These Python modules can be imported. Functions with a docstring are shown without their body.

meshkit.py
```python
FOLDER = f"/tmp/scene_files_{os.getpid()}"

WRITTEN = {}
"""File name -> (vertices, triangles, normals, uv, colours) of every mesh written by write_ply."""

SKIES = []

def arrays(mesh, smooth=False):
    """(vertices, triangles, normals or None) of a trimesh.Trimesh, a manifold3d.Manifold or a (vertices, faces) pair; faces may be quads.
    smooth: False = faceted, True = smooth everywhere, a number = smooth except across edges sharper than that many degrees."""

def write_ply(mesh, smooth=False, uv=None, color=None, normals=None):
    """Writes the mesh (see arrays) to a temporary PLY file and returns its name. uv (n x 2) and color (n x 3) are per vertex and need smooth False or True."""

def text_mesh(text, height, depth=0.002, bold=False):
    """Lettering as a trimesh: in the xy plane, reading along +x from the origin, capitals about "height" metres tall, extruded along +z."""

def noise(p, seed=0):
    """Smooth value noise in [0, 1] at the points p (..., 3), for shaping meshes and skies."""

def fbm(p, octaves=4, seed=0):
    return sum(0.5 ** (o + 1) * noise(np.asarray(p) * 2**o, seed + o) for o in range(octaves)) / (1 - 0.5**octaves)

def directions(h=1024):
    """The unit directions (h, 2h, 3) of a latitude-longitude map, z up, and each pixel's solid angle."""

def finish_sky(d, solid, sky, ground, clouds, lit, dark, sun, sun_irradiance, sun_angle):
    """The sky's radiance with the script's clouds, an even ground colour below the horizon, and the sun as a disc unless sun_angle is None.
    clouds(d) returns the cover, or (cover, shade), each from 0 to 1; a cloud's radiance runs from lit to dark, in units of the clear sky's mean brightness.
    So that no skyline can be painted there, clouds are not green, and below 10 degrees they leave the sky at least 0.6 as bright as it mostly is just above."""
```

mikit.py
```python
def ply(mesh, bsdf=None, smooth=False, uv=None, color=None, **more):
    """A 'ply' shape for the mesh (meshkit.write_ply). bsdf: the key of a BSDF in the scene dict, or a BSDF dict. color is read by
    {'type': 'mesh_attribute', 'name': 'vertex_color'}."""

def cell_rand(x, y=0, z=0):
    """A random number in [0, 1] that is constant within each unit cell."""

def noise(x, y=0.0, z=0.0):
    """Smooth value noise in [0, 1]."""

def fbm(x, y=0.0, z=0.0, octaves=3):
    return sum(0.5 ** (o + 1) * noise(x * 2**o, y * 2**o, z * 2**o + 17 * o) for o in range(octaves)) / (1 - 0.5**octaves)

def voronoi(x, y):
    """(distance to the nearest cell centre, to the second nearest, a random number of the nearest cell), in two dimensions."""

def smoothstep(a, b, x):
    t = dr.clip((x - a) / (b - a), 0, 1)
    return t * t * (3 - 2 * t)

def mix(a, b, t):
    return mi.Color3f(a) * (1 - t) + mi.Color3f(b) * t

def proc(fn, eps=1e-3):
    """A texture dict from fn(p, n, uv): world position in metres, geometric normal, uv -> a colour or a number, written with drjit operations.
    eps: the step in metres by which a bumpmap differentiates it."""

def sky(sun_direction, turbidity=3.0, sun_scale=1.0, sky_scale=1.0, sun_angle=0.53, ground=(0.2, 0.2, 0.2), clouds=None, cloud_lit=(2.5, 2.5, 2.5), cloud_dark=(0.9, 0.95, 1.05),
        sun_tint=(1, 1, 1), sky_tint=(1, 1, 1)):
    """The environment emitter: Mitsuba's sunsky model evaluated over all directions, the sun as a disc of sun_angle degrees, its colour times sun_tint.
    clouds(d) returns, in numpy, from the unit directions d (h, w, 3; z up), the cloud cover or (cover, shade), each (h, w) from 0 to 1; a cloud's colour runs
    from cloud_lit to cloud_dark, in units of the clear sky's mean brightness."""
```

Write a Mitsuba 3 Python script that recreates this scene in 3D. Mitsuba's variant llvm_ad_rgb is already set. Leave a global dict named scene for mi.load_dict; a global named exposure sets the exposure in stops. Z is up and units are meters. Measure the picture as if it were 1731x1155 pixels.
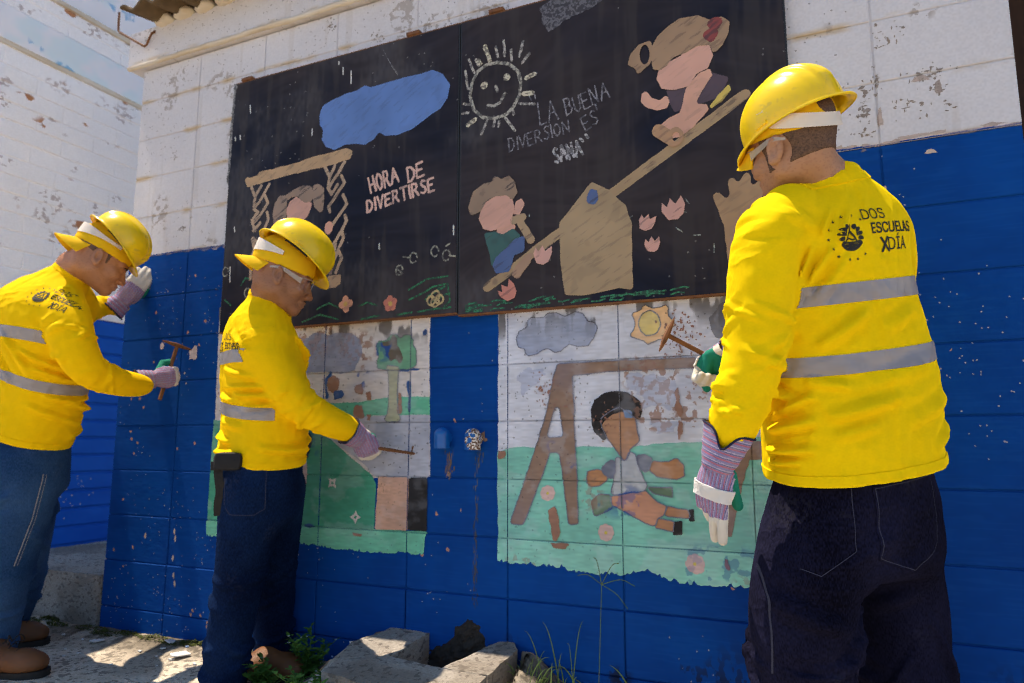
import math, random
import numpy as np, trimesh, mitsuba as mi, drjit as dr
import mikit, meshkit
from mikit import proc, noise, fbm, smoothstep, mix, cell_rand, voronoi
from shapely import Polygon, LineString, MultiPolygon, box as sbox, union_all, affinity, Point
import mapbox_earcut as earcut

T = mi.ScalarTransform4f
scene, labels = {}, {}
A3 = lambda *v: np.array(v, float)

# ---------------------------------------------------------------- camera, sky, exposure
scene['camera'] = {'type': 'thinlens', 'fov': 72.72, 'fov_axis': 'x', 'near_clip': 0.05, 'far_clip': 300.0,
                   'aperture_radius': 0.0035, 'focus_distance': 1.72,
                   'to_world': T().look_at(origin=[0, -2.2437, 0.7295], target=[-0.40192, -1.33914, 0.87167], up=[0, 0, 1])}
SUN = (-0.31, -0.035, 0.95)
scene['sky'] = mikit.sky(SUN, turbidity=3.0, ground=(0.3, 0.28, 0.25))
exposure = 2.3

# ---------------------------------------------------------------- helpers: keys, labels, meshes
def numbered(key):
    if key not in scene and key not in labels and not any(k.startswith(key + '__') for k in scene):
        return key
    i = 1
    while f'{key}_{i:03d}' in scene or f'{key}_{i:03d}' in labels or any(k.startswith(f'{key}_{i:03d}__') for k in scene):
        i += 1
    return f'{key}_{i:03d}'

COUNT = {}
def part(parent, name):
    base = f'{parent}__{name}'
    n = COUNT.get(base, 0)
    COUNT[base] = n + 1
    return base if n == 0 else f'{base}_{n:03d}'

def tag(key, label=None, cat=None, group=None, kind=None):
    d = labels.setdefault(key, {})
    for k, v in (('label', label), ('category', cat), ('group', group), ('kind', kind)):
        if v: d[k] = v
    return key

def thing(name, label, cat, group=None):
    return tag(numbered(name), label, cat, group)

def put(key, mesh, m, smooth=False, uv=None, label=None, kind=None):
    scene[key] = mikit.ply(mesh, m, smooth=smooth, uv=uv)
    if label: labels.setdefault(key, {})['label'] = label
    if kind: labels.setdefault(key, {})['kind'] = kind
    return key

def add(parent, name, mesh, m, smooth=False, uv=None, label=None, kind=None):
    return put(part(parent, name), mesh, m, smooth, uv, label, kind)

def cat(ms):
    return trimesh.util.concatenate([m for m in ms if m is not None and len(m.faces)])

def boxm(lo, hi):
    lo, hi = np.array(lo, float), np.array(hi, float)
    b = trimesh.creation.box(hi - lo); b.apply_translation((lo + hi) / 2); return b

def norm(v):
    v = np.asarray(v, float); return v / (np.linalg.norm(v, axis=-1, keepdims=True) + 1e-12)

def sweep(points, radius, sides=8, ell=1.0, caps=True, up=(0, 0, 1)):
    """A tube along a polyline with a radius per point."""
    p = np.asarray(points, float); r = np.broadcast_to(np.asarray(radius, float), (len(p),))
    t = norm(np.gradient(p, axis=0))
    a = np.cross(t, up); bad = np.linalg.norm(a, axis=1) < 1e-3
    a[bad] = np.cross(t[bad], (1, 0, 0.1)); a = norm(a); b = np.cross(a, t)
    ang = np.arange(sides) * 2 * np.pi / sides
    v = p[:, None] + r[:, None, None] * (np.cos(ang)[None, :, None] * a[:, None] + ell * np.sin(ang)[None, :, None] * b[:, None])
    n = len(p)
    i, j = np.meshgrid(np.arange(n - 1), np.arange(sides), indexing='ij')
    q = np.stack([i * sides + j, i * sides + (j + 1) % sides, (i + 1) * sides + (j + 1) % sides, (i + 1) * sides + j], -1).reshape(-1, 4)
    f = [q[:, [0, 1, 2]], q[:, [0, 2, 3]]]
    v = v.reshape(-1, 3)
    if caps:
        v = np.vstack([v, p[:1], p[-1:]])
        jj = np.arange(sides)
        f += [np.stack([(jj + 1) % sides, jj, jj * 0 + n * sides], 1), np.stack([(n - 1) * sides + jj, (n - 1) * sides + (jj + 1) % sides, jj * 0 + n * sides + 1], 1)]
    m = trimesh.Trimesh(v, np.vstack(f), process=False)
    if m.volume < 0: m.invert()
    return m

def crom(points, n):
    """Catmull-Rom through points."""
    p = np.asarray(points, float); p = np.vstack([2 * p[0] - p[1], p, 2 * p[-1] - p[-2]])
    out = []
    for i in range(1, len(p) - 2):
        for t in np.linspace(0, 1, n, endpoint=False):
            a, b, c, d = p[i - 1], p[i], p[i + 1], p[i + 2]
            out.append(0.5 * (2 * b + (c - a) * t + (2 * a - 5 * b + 4 * c - d) * t * t + (3 * b - a - 3 * c + d) * t ** 3))
    out.append(p[-2]); return np.array(out)

def tri2d(poly):
    """(vertices n x 2, triangles) of a shapely polygon."""
    rings = [np.array(poly.exterior.coords)[:-1]] + [np.array(h.coords)[:-1] for h in poly.interiors]
    v = np.vstack(rings); ends = np.cumsum([len(x) for x in rings]).astype(np.uint32)
    f = earcut.triangulate_float64(v, ends).reshape(-1, 3)
    return v, f

def polys(g):
    return [q for q in getattr(g, 'geoms', [g]) if isinstance(q, Polygon) and q.area > 1e-7]

def pack(rgb, extra=0.0):
    """A colour packed into one uv number, so that pieces of one paint share one BSDF."""
    r, g, b = (min(255, max(0, int(round(255 * math.sqrt(c))))) for c in rgb)
    return np.array([r + 256.0 * g + 65536.0 * b, extra])

def unpack(x):
    x = mi.Float(x) + 0.5
    b = dr.floor(x / 65536.0); x = x - b * 65536.0
    g = dr.floor(x / 256.0); r = dr.floor(x - g * 256.0)
    return mi.Color3f(dr.square(r / 255.0), dr.square(g / 255.0), dr.square(b / 255.0))

def mat(name, color, rough=0.7, spec=0.3, bump=None, scale=1.0, two=False, **more):
    d = {'type': 'principled', 'base_color': proc(color) if callable(color) else {'type': 'rgb', 'value': list(color)},
         'roughness': proc(rough) if callable(rough) else rough, 'specular': spec, **more}
    if bump is not None:
        d = {'type': 'bumpmap', 'arbitrary': {**proc(bump)} , 'scale': scale, 'bsdf': d}
    if two: d = {'type': 'twosided', 'bsdf': d}
    scene[name] = d
    return name
# ---------------------------------------------------------------- bodies and clothes: smooth implicit surfaces, meshed by surface nets
from scipy.interpolate import PchipInterpolator
from scipy.ndimage import zoom as nd_zoom

def surface_nets(d, lo, h):
    s = d < 0
    nx, ny, nz = d.shape
    cnt = np.zeros((nx - 1, ny - 1, nz - 1), np.int8)
    for a, b, c in np.ndindex(2, 2, 2): cnt += s[a:nx - 1 + a, b:ny - 1 + b, c:nz - 1 + c]
    I = np.argwhere((cnt > 0) & (cnt < 8))
    idx = np.full(cnt.shape, -1, np.int64); idx[tuple(I.T)] = np.arange(len(I))
    acc, n = np.zeros((len(I), 3)), np.zeros(len(I))
    for ax in range(3):
        o = [k for k in range(3) if k != ax]
        for u, v in np.ndindex(2, 2):
            a = I.copy(); a[:, o[0]] += u; a[:, o[1]] += v
            b = a.copy(); b[:, ax] += 1
            da, db = d[tuple(a.T)], d[tuple(b.T)]
            m = (da < 0) != (db < 0)
            t = da[m] / (da[m] - db[m])
            p = a[m].astype(float); p[:, ax] += t
            acc[m] += p; n[m] += 1
    v = acc / n[:, None] * h + lo
    F = []
    for ax in range(3):
        o = [(ax + 1) % 3, (ax + 2) % 3]
        sl0, sl1 = [slice(None)] * 3, [slice(None)] * 3
        sl0[ax], sl1[ax] = slice(0, -1), slice(1, None)
        a, b = s[tuple(sl0)], s[tuple(sl1)]
        E = np.argwhere(a != b); flip = a[tuple(E.T)]
        ok = (E[:, o[0]] > 0) & (E[:, o[1]] > 0) & (E[:, o[0]] < d.shape[o[0]] - 1) & (E[:, o[1]] < d.shape[o[1]] - 1)
        E, flip = E[ok], flip[ok]
        q = []
        for u, w in ((1, 1), (0, 1), (0, 0), (1, 0)):
            c = E.copy(); c[:, o[0]] -= u; c[:, o[1]] -= w; q.append(idx[tuple(c.T)])
        q = np.stack(q, 1); q[~flip] = q[~flip][:, ::-1]
        F += [q[:, [0, 1, 2]], q[:, [0, 2, 3]]]
    return trimesh.Trimesh(v, np.vstack(F), process=False)

def sdf_mesh(f, lo, hi, h, margin=0.02, co=4):
    lo, hi = np.asarray(lo, float), np.asarray(hi, float)
    N = np.ceil((hi - lo) / (h * co)).astype(int) + 1
    g = np.stack(np.meshgrid(*[lo[k] + np.arange(N[k]) * h * co for k in range(3)], indexing='ij'), -1)
    c = f(g.reshape(-1, 3)).reshape(N)
    n = (N - 1) * co + 1
    d = nd_zoom(c, n / N, order=1, grid_mode=False)
    m = np.abs(d) < h * co + margin
    I = np.argwhere(m)
    d[m] = f(lo + I * h)
    return surface_nets(d, lo, h)

def smin(a, b, k):
    h = np.clip(0.5 + 0.5 * (b - a) / k, 0, 1)
    return b + (a - b) * h - k * h * (1 - h)
def smax(a, b, k): return -smin(-a, -b, k)
def sphere(p, c, r): return np.linalg.norm(p - np.asarray(c), axis=1) - r
def ellipsoid(p, c, r):
    q = (p - np.asarray(c)) / np.asarray(r); k0 = np.linalg.norm(q, axis=1); k1 = np.linalg.norm(q / np.asarray(r), axis=1)
    return k0 * (k0 - 1) / np.maximum(k1, 1e-9)
def cone(p, a, b, ra, rb):
    a, b = np.asarray(a, float), np.asarray(b, float)
    ab = b - a; t = np.clip(((p - a) @ ab) / (ab @ ab), 0, 1)
    return np.linalg.norm(p - a - t[:, None] * ab, axis=1) - (ra + (rb - ra) * t)

def hat(u):
    u = np.abs(u); return np.exp(-1.1 * u ** 1.5) - 0.55 * np.exp(-((u - 1.25) / 0.55) ** 2)

class Tube:
    """A limb or sleeve along joints, with round folds (s along it in m, phi, reach in phi, slope, width, height)."""
    def __init__(self, pts, rad, ref, folds=(), n=5, flat=None):
        k = len(pts)
        self.p = crom(pts, n)
        x = np.linspace(0, k - 1, len(self.p))
        self.r = PchipInterpolator(np.arange(k), rad)(x)
        self.S = np.concatenate([[0], np.cumsum(np.linalg.norm(np.diff(self.p, axis=0), axis=1))])
        self.ref, self.folds, self.flat = np.asarray(ref, float), list(folds), flat
    def __call__(self, q, coords=False):
        best = np.full(len(q), 1e9); s = np.zeros(len(q)); V = np.zeros((len(q), 3)); D = np.zeros((len(q), 3))
        for i in range(len(self.p) - 1):
            a, b = self.p[i], self.p[i + 1]; ab = b - a; L = np.linalg.norm(ab)
            t = np.clip(((q - a) @ ab) / (L * L), 0, 1)
            v = q - a - t[:, None] * ab
            d = np.linalg.norm(v, axis=1) - (self.r[i] + (self.r[i + 1] - self.r[i]) * t)
            m = d < best
            best[m] = d[m]; s[m] = self.S[i] + t[m] * L; V[m] = v[m]; D[m] = ab / L
        if not self.folds and not coords: return best
        near = np.abs(best) < 0.03
        e1 = norm(self.ref - D[near] * (D[near] @ self.ref)[:, None]); e2 = np.cross(D[near], e1)
        phi = np.arctan2((V[near] * e2).sum(1), (V[near] * e1).sum(1))
        w = np.zeros(near.sum())
        for s0, p0, reach, slope, wd, amp in self.folds:
            dp = (phi - p0 + np.pi) % (2 * np.pi) - np.pi
            w += min(amp, 0.75 * wd) * hat((s[near] - s0 - slope * dp) / wd) * np.clip(1 - (dp / reach) ** 2, 0, 1) ** 1.5
        best[near] -= w
        if coords: return best, s, near, phi
        return best

def auto_folds(rng_, spans, n, amp, width=(0.008, 0.018), reach=(0.7, 1.6), slope=0.03):
    out = []
    for k in range(n):
        a, b = spans[rng_.integers(len(spans))]
        out.append((a + (b - a) * rng_.random(), rng_.uniform(-np.pi, np.pi), rng_.uniform(*reach), slope * rng_.normal(), rng_.uniform(*width), amp * rng_.uniform(0.4, 1.0)))
    return out

class Trunk:
    """A torso of superelliptic sections on an axis. levels: (height, right, forward, half width, half depth). Folds: (phi0, h0, phi1, h1, width, height)."""
    def __init__(self, base, top, fwd, levels, n=2.3, folds=(), grain=0.0, seed=0, caps=(0.0, 0.03)):
        self.B = np.asarray(base, float); ax = np.asarray(top, float) - self.B; self.H = np.linalg.norm(ax); self.U = ax / self.H
        f = np.asarray(fwd, float); self.F = norm(f - self.U * (f @ self.U)); self.R = np.cross(self.F, self.U)
        L = np.array(levels, float); self.hr = (L[0, 0], L[-1, 0])
        self.I = [PchipInterpolator(L[:, 0], L[:, k]) for k in range(1, 5)]
        self.n, self.folds, self.grain, self.seed, self.caps = n, list(folds), grain, seed, caps
    def local(self, q):
        v = q - self.B
        return v @ self.R, v @ self.F, v @ self.U
    def point(self, x, y, h): return self.B + x * self.R + y * self.F + h * self.U
    def __call__(self, q):
        x, y, h = self.local(q)
        hc = np.clip(h, *self.hr)
        cx, cy, a, b = (g(hc) for g in self.I)
        x, y = x - cx, y - cy
        k = (np.abs(x / a) ** self.n + np.abs(y / b) ** self.n) ** (1 / self.n)
        rad = np.hypot(x, y)
        d = np.where(k > 1e-6, rad * (1 - 1 / np.maximum(k, 1e-6)), -np.minimum(a, b)); d = np.maximum(d, (k - 1) * np.minimum(a, b) * 1.0 - 0.02)
        near = np.abs(d) < 0.03
        if near.any() and (self.folds or self.grain):
            phi = np.arctan2(x[near], y[near]); w = np.zeros(near.sum()); R0 = 0.19
            for p0, h0, p1, h1, wd, amp in self.folds:
                dp = (phi - p0 + np.pi) % (2 * np.pi) - np.pi
                X = np.stack([dp * R0, h[near] - h0], 1); ab = np.array([(p1 - p0) * R0, h1 - h0]); l2 = ab @ ab
                t = np.clip(X @ ab / l2, 0, 1); e = X - t[:, None] * ab
                w += amp * hat(np.linalg.norm(e, axis=1) / wd) * np.sqrt(np.clip(4 * t * (1 - t) + 0.02, 0, 1))
            if self.grain:
                P = np.stack([phi * 3.2, h[near] * 11, h[near] * 0 + self.seed], 1)
                w += self.grain * 2 * (meshkit.fbm(P, 3, self.seed) - 0.5)
                P = np.stack([phi * 5 + h[near] * 9, h[near] * 17 - phi * 2, h[near] * 0 + self.seed + 4], 1)
                w += self.grain * 1.1 * (1 - np.abs(2 * meshkit.fbm(P, 2, self.seed + 3) - 1) ** 0.7 - 0.4)
            d[near] -= w
        lo, hi = self.hr
        d = smax(d, lo - h, 0.006) if self.caps[0] == 0 else smax(d, lo - h, self.caps[0])
        return smax(d, h - hi, self.caps[1])

def frame(az, pitch=0.0, roll=0.0):
    """Rows: forward, left, up. az from +x anticlockwise; pitch > 0 looks down; roll > 0 tilts to the left."""
    a, p, r_ = (math.radians(v) for v in (az, pitch, roll))
    f = np.array([math.cos(a) * math.cos(p), math.sin(a) * math.cos(p), -math.sin(p)])
    l = np.array([-math.sin(a), math.cos(a), 0.0]); u = np.cross(f, l)
    return np.stack([f, l * math.cos(r_) - u * math.sin(r_), u * math.cos(r_) + l * math.sin(r_)])

def place(mesh, fr, o):
    m = mesh.copy(); m.vertices = np.asarray(mesh.vertices) @ fr + np.asarray(o)
    if np.linalg.det(fr) < 0: m.invert()
    return m

def bounds(pts, pad): 
    p = np.asarray(pts); return p.min(0) - pad, p.max(0) + pad

# ---- a head in its own frame: x forward, y left, z up; the chin at z = -0.118
def head_sdf(wide=1.0, nose=1.0, jowl=0.0, neck=0.058):
    def f(q):
        p = q.copy(); p[:, 1] = np.abs(p[:, 1]) / wide
        d = ellipsoid(p, (-0.010, 0, 0.028), (0.098, 0.074, 0.090))
        d = smin(d, ellipsoid(p, (0.032, 0, -0.040), (0.058, 0.056, 0.075)), 0.035)
        d = smin(d, cone(p, (0.0, 0.048, -0.062), (0.072, 0.012, -0.104), 0.022 + jowl, 0.017 + 0.5 * jowl), 0.03)
        d = smin(d, sphere(p, (0.080, 0, -0.101), 0.017), 0.02)
        d = smin(d, ellipsoid(p, (0.060, 0.042, -0.040), (0.026, 0.020, 0.020)), 0.02)
        d = smin(d, cone(p, (0.084, 0.008, 0.006), (0.070, 0.042, 0.004), 0.013, 0.011), 0.014)
        d = smax(d, -ellipsoid(p, (0.098, 0.031, -0.018), (0.017, 0.017, 0.012)), 0.012)
        d = smin(d, ellipsoid(p, (0.077, 0.031, -0.018), (0.0125, 0.015, 0.012)), 0.006)
        d = smin(d, cone(p, (0.086, 0, -0.008), (0.109 * nose, 0, -0.046), 0.008, 0.0115), 0.012)
        d = smin(d, sphere(p, (0.101 * nose, 0.012, -0.050), 0.0095), 0.008)
        d = smax(d, -sphere(p, (0.108 * nose, 0.007, -0.059), 0.004), 0.004)
        d = smin(d, ellipsoid(p, (0.088, 0, -0.073), (0.013, 0.026, 0.013)), 0.010)
        d = smin(d, cone(p, (0.100, 0, -0.0705), (0.088, 0.022, -0.076), 0.0062, 0.003), 0.004)
        d = smin(d, cone(p, (0.0985, 0, -0.0825), (0.087, 0.020, -0.079), 0.0066, 0.003), 0.004)
        d = smax(d, -cone(p, (0.108, 0, -0.0765), (0.092, 0.024, -0.0785), 0.0018, 0.0012), 0.003)
        # ear
        e = p - np.array([-0.012, 0.076, -0.018]); e = e @ np.array([[0.94, 0.33, 0.0], [-0.33, 0.94, 0.0], [0, 0, 1.0]]).T
        e = e @ np.array([[0.97, 0, 0.24], [0, 1, 0], [-0.24, 0, 0.97]]).T
        ear = ellipsoid(e, (0, 0.006, 0), (0.018, 0.0085, 0.031))
        ear = smax(ear, -ellipsoid(e, (0.003, 0.015, -0.002), (0.0105, 0.009, 0.021)), 0.004)
        ear = smin(ear, ellipsoid(e, (0.004, 0.006, -0.026), (0.010, 0.006, 0.010)), 0.006)
        d = smin(d, ear, 0.008)
        return d
    return f

def hair_on(headf, cut, thick=0.0022, seed=1):
    """Short hair: a thin uneven coat on the scalp where cut(p) < 0."""
    def f(p):
        n = meshkit.noise(p * 260, seed) * 0.0022
        return smax(headf(p) - thick - n, cut(p), 0.006)
    return f

# ---- hard hat in its frame: origin in the middle of the rim
def helmet_shell(brim=(0.050, 0.016, 0.030), A=(0.138, 0.132), B=0.112, H=0.128, droop=0.016):
    n = 260; th = np.arange(n) * 2 * np.pi / n; ct, st = np.cos(th), np.sin(th)
    def ring_(phi):                       # phi from 0 at the crown to pi/2 at the rim
        r, z = math.sin(phi) ** 0.90, H * math.cos(phi) ** 0.85
        x = np.where(ct > 0, A[0], A[1]) * np.sign(ct) * np.abs(ct) ** 0.95 * r; y = B * np.sign(st) * np.abs(st) ** 0.95 * r
        fade = np.clip((z - 0.012) / 0.04, 0, 1) if np.isscalar(z) else 1
        k = 1 - np.clip((np.abs(y) - 0.017) / 0.011, 0, 1); k = k * k * (3 - 2 * k)
        k2 = 1 - np.clip((np.abs(y) - 0.044) / 0.012, 0, 1); k2 = k2 * k2 * (3 - 2 * k2)
        lift = (0.0065 * k + 0.0022 * k2) * fade
        nrm = norm(np.stack([x / A[0] ** 2, y / B ** 2, np.full(n, z) / H ** 2], 1)) if z > 0 or True else None
        return np.stack([x, y, np.full(n, z)], 1) + nrm * lift[:, None]
    rows = [ring_(p) for p in np.linspace(0.04, np.pi / 2, 30)]
    base = rows[-1].copy()
    b = np.where(ct > 0, brim[1] + (brim[0] - brim[1]) * np.abs(ct) ** 2.2, brim[1] + (brim[2] - brim[1]) * np.abs(ct) ** 2.2)
    out = norm(np.stack([ct / A[0], st / B, 0 * ct], 1))
    dz = -droop * np.where(ct > 0, np.abs(ct) ** 1.5, 0.45 * np.abs(ct) ** 2)
    for k in (0.12, 0.4, 0.7, 0.95, 1.0):
        r_ = base + out * (b * k)[:, None]; r_[:, 2] += -0.004 - dz * 0 + dz * k ** 1.6
        if k == 1.0: r_[:, 2] -= 0.0035
        rows.append(r_)
    edge = rows[-1].copy()
    e2 = edge - out * 0.0035; e2[:, 2] -= 0.0012; rows.append(e2)
    for k in (0.9, 0.5, 0.1):
        r_ = base + out * (b * k)[:, None]; r_[:, 2] += -0.0075 + dz * k ** 1.6; rows.append(r_)
    for p in np.linspace(np.pi / 2, 0.04, 14): rows.append(ring_(p) * np.array([0.972, 0.967, 0.972]))
    v = np.vstack(rows); m = len(rows)
    i, j = np.meshgrid(np.arange(m - 1), np.arange(n), indexing='ij')
    q = np.stack([i * n + j, (i + 1) * n + j, (i + 1) * n + (j + 1) % n, i * n + (j + 1) % n], -1).reshape(-1, 4)
    v = np.vstack([v, rows[0].mean(0)[None] + [[0, 0, 0.0008]], rows[-1].mean(0)[None]])
    jj = np.arange(n)
    f = np.vstack([q[:, [0, 1, 2]], q[:, [0, 2, 3]], np.stack([jj, (jj + 1) % n, jj * 0 + m * n], 1), np.stack([(m - 1) * n + (jj + 1) % n, (m - 1) * n + jj, jj * 0 + m * n + 1], 1)])
    me = trimesh.Trimesh(v, f, process=False)
    if me.volume < 0: me.invert()
    return me

def band(pts, normal_up, width, thick):
    """A strap: a flat strip along pts, its width along the given direction per point, thickness outward."""
    p = np.asarray(pts, float); u = norm(np.broadcast_to(normal_up, p.shape)); t = norm(np.gradient(p, axis=0)); o = norm(np.cross(t, u))
    w = np.broadcast_to(width, (len(p),))[:, None] / 2
    ringv = np.stack([p - u * w - o * thick / 2, p + u * w - o * thick / 2, p + u * w + o * thick / 2, p - u * w + o * thick / 2], 1)
    n = len(p); i, j = np.meshgrid(np.arange(n - 1), np.arange(4), indexing='ij')
    q = np.stack([i * 4 + j, i * 4 + (j + 1) % 4, (i + 1) * 4 + (j + 1) % 4, (i + 1) * 4 + j], -1).reshape(-1, 4)
    e = (n - 1) * 4
    f = np.vstack([q[:, [0, 1, 2]], q[:, [0, 2, 3]], [[0, 2, 1], [0, 3, 2], [e, e + 1, e + 2], [e, e + 2, e + 3]]])
    m = trimesh.Trimesh(ringv.reshape(-1, 3), f, process=False)
    if m.volume < 0: m.invert()
    return m

# ---- things cut out of a finished garment, lying on it
def slab(mesh, planes, off):
    """The part of a mesh's skin between planes (point, normal), moved outward."""
    m = trimesh.Trimesh(np.asarray(mesh.vertices) + off * np.asarray(mesh.vertex_normals), mesh.faces, process=False)
    for o, n in planes:
        m = m.slice_plane(o, n, cap=False)
    m.merge_vertices()
    return m

def thicken(m, t):
    """Gives a loose skin a thickness outward and closes its rim."""
    v = np.asarray(m.vertices); n = np.asarray(m.vertex_normals); k = len(v); f = np.asarray(m.faces)
    e = np.sort(m.edges, axis=1); _, inv, c = np.unique(e, axis=0, return_inverse=True, return_counts=True)
    b = m.edges[c[inv] == 1]
    side = np.vstack([np.stack([b[:, 0], b[:, 1], b[:, 1] + k], 1), np.stack([b[:, 0], b[:, 1] + k, b[:, 0] + k], 1)])
    return trimesh.Trimesh(np.vstack([v - n * 0.002, v + n * t]), np.vstack([f[:, ::-1], f + k, side[:, ::-1]]), process=False)

def drape(flat, origin, ux, uy, target, off=0.0016, size=0.008, reach=0.6):
    """Lays a flat drawing (x right, y up on the cloth) onto a garment seen along -(ux x uy)."""
    v, f = trimesh.remesh.subdivide_to_size(np.asarray(flat.vertices), np.asarray(flat.faces), size, max_iter=12)
    ux, uy = norm(ux), norm(uy); n = norm(np.cross(ux, uy))
    p = np.asarray(origin) + v[:, :1] * ux + v[:, 1:2] * uy
    loc, ri, ti = target.ray.intersects_location(p + n * reach, np.tile(-n, (len(p), 1)), multiple_hits=False)
    ok = np.zeros(len(p), bool); ok[ri] = True
    q = p.copy(); q[ri] = loc + off * n
    keep = ok[f].all(1)
    return trimesh.Trimesh(q, f[keep], process=False)

def flat_poly(g):
    ms = []
    for x in polys(g):
        v, f = tri2d(x); m = trimesh.Trimesh(np.column_stack([v, np.zeros(len(v))]), f, process=False)
        n = m.face_normals[:, 2] < 0; ff = np.array(m.faces); ff[n] = ff[n][:, ::-1]
        ms.append(trimesh.Trimesh(m.vertices, ff, process=False))
    return cat(ms)

# ---- a gloved hand: frame rows = along the fingers, across towards the thumb, back of the hand
GLOVE_FINGERS = ((0.030, 0.062), (0.010, 0.068), (-0.010, 0.063), (-0.029, 0.050))   # across, length
def glove_hand(curl=(10, 12, 12, 14), spread=2.0, thumb=(25, 20), r=0.0118, fold2=1.0, thumb_in=0.35, long=1.28):
    """(function, list of finger chains) in the hand's frame: the wrist at 0, palm to x = 0.092."""
    chains = []
    for k, (yy, ln) in enumerate(GLOVE_FINGERS):
        base = np.array([0.088 - abs(yy) * 0.12, yy, 0.0]); a = math.radians(yy * 1000 * spread / 20)
        p = [base]; ang = 0.0
        for j, fr_ in enumerate((0.46, 0.31, 0.23)):
            ang += math.radians(curl[k]) * (1.0, fold2, 0.7 * fold2)[j]
            dv = np.array([math.cos(ang) * math.cos(a), math.cos(ang) * math.sin(a), -math.sin(ang)])
            p.append(p[-1] + dv * ln * long * fr_)
        chains.append((p, r * (1.0, 1.04, 1.0, 0.9)[k]))
    t0 = np.array([0.022, 0.030, -0.008]); a, b = (math.radians(v) for v in thumb)
    d1 = norm(np.array([math.cos(a), math.sin(a), -thumb_in])); d2 = norm(np.array([math.cos(a - b), math.sin(a - b), -thumb_in * 1.6]))
    th = [t0, t0 + d1 * 0.044, t0 + d1 * 0.044 + d2 * 0.032, t0 + d1 * 0.044 + d2 * 0.056]
    chains.append((th, r * 1.15))
    def f(q):
        d = ellipsoid(q, (0.050, 0.001, 0), (0.058, 0.046, 0.0195))
        d = smin(d, cone(q, (0.0, 0, 0), (0.04, 0, 0), 0.030, 0.026), 0.02)
        d = np.maximum(d, np.abs(q[:, 2]) - 0.023)
        for p, rr_ in chains:
            fd = np.full(len(q), 1e9)
            for j in range(len(p) - 1):
                fd = np.minimum(fd, cone(q, p[j], p[j + 1], rr_ * (1.08, 1.02, 0.97)[j], rr_ * (1.02, 0.97, 0.88)[j]))
            d = smin(d, fd, 0.007)
        return d - 0.0012 * (meshkit.noise(q * 90, 3) - 0.5)
    return f, chains

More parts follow.
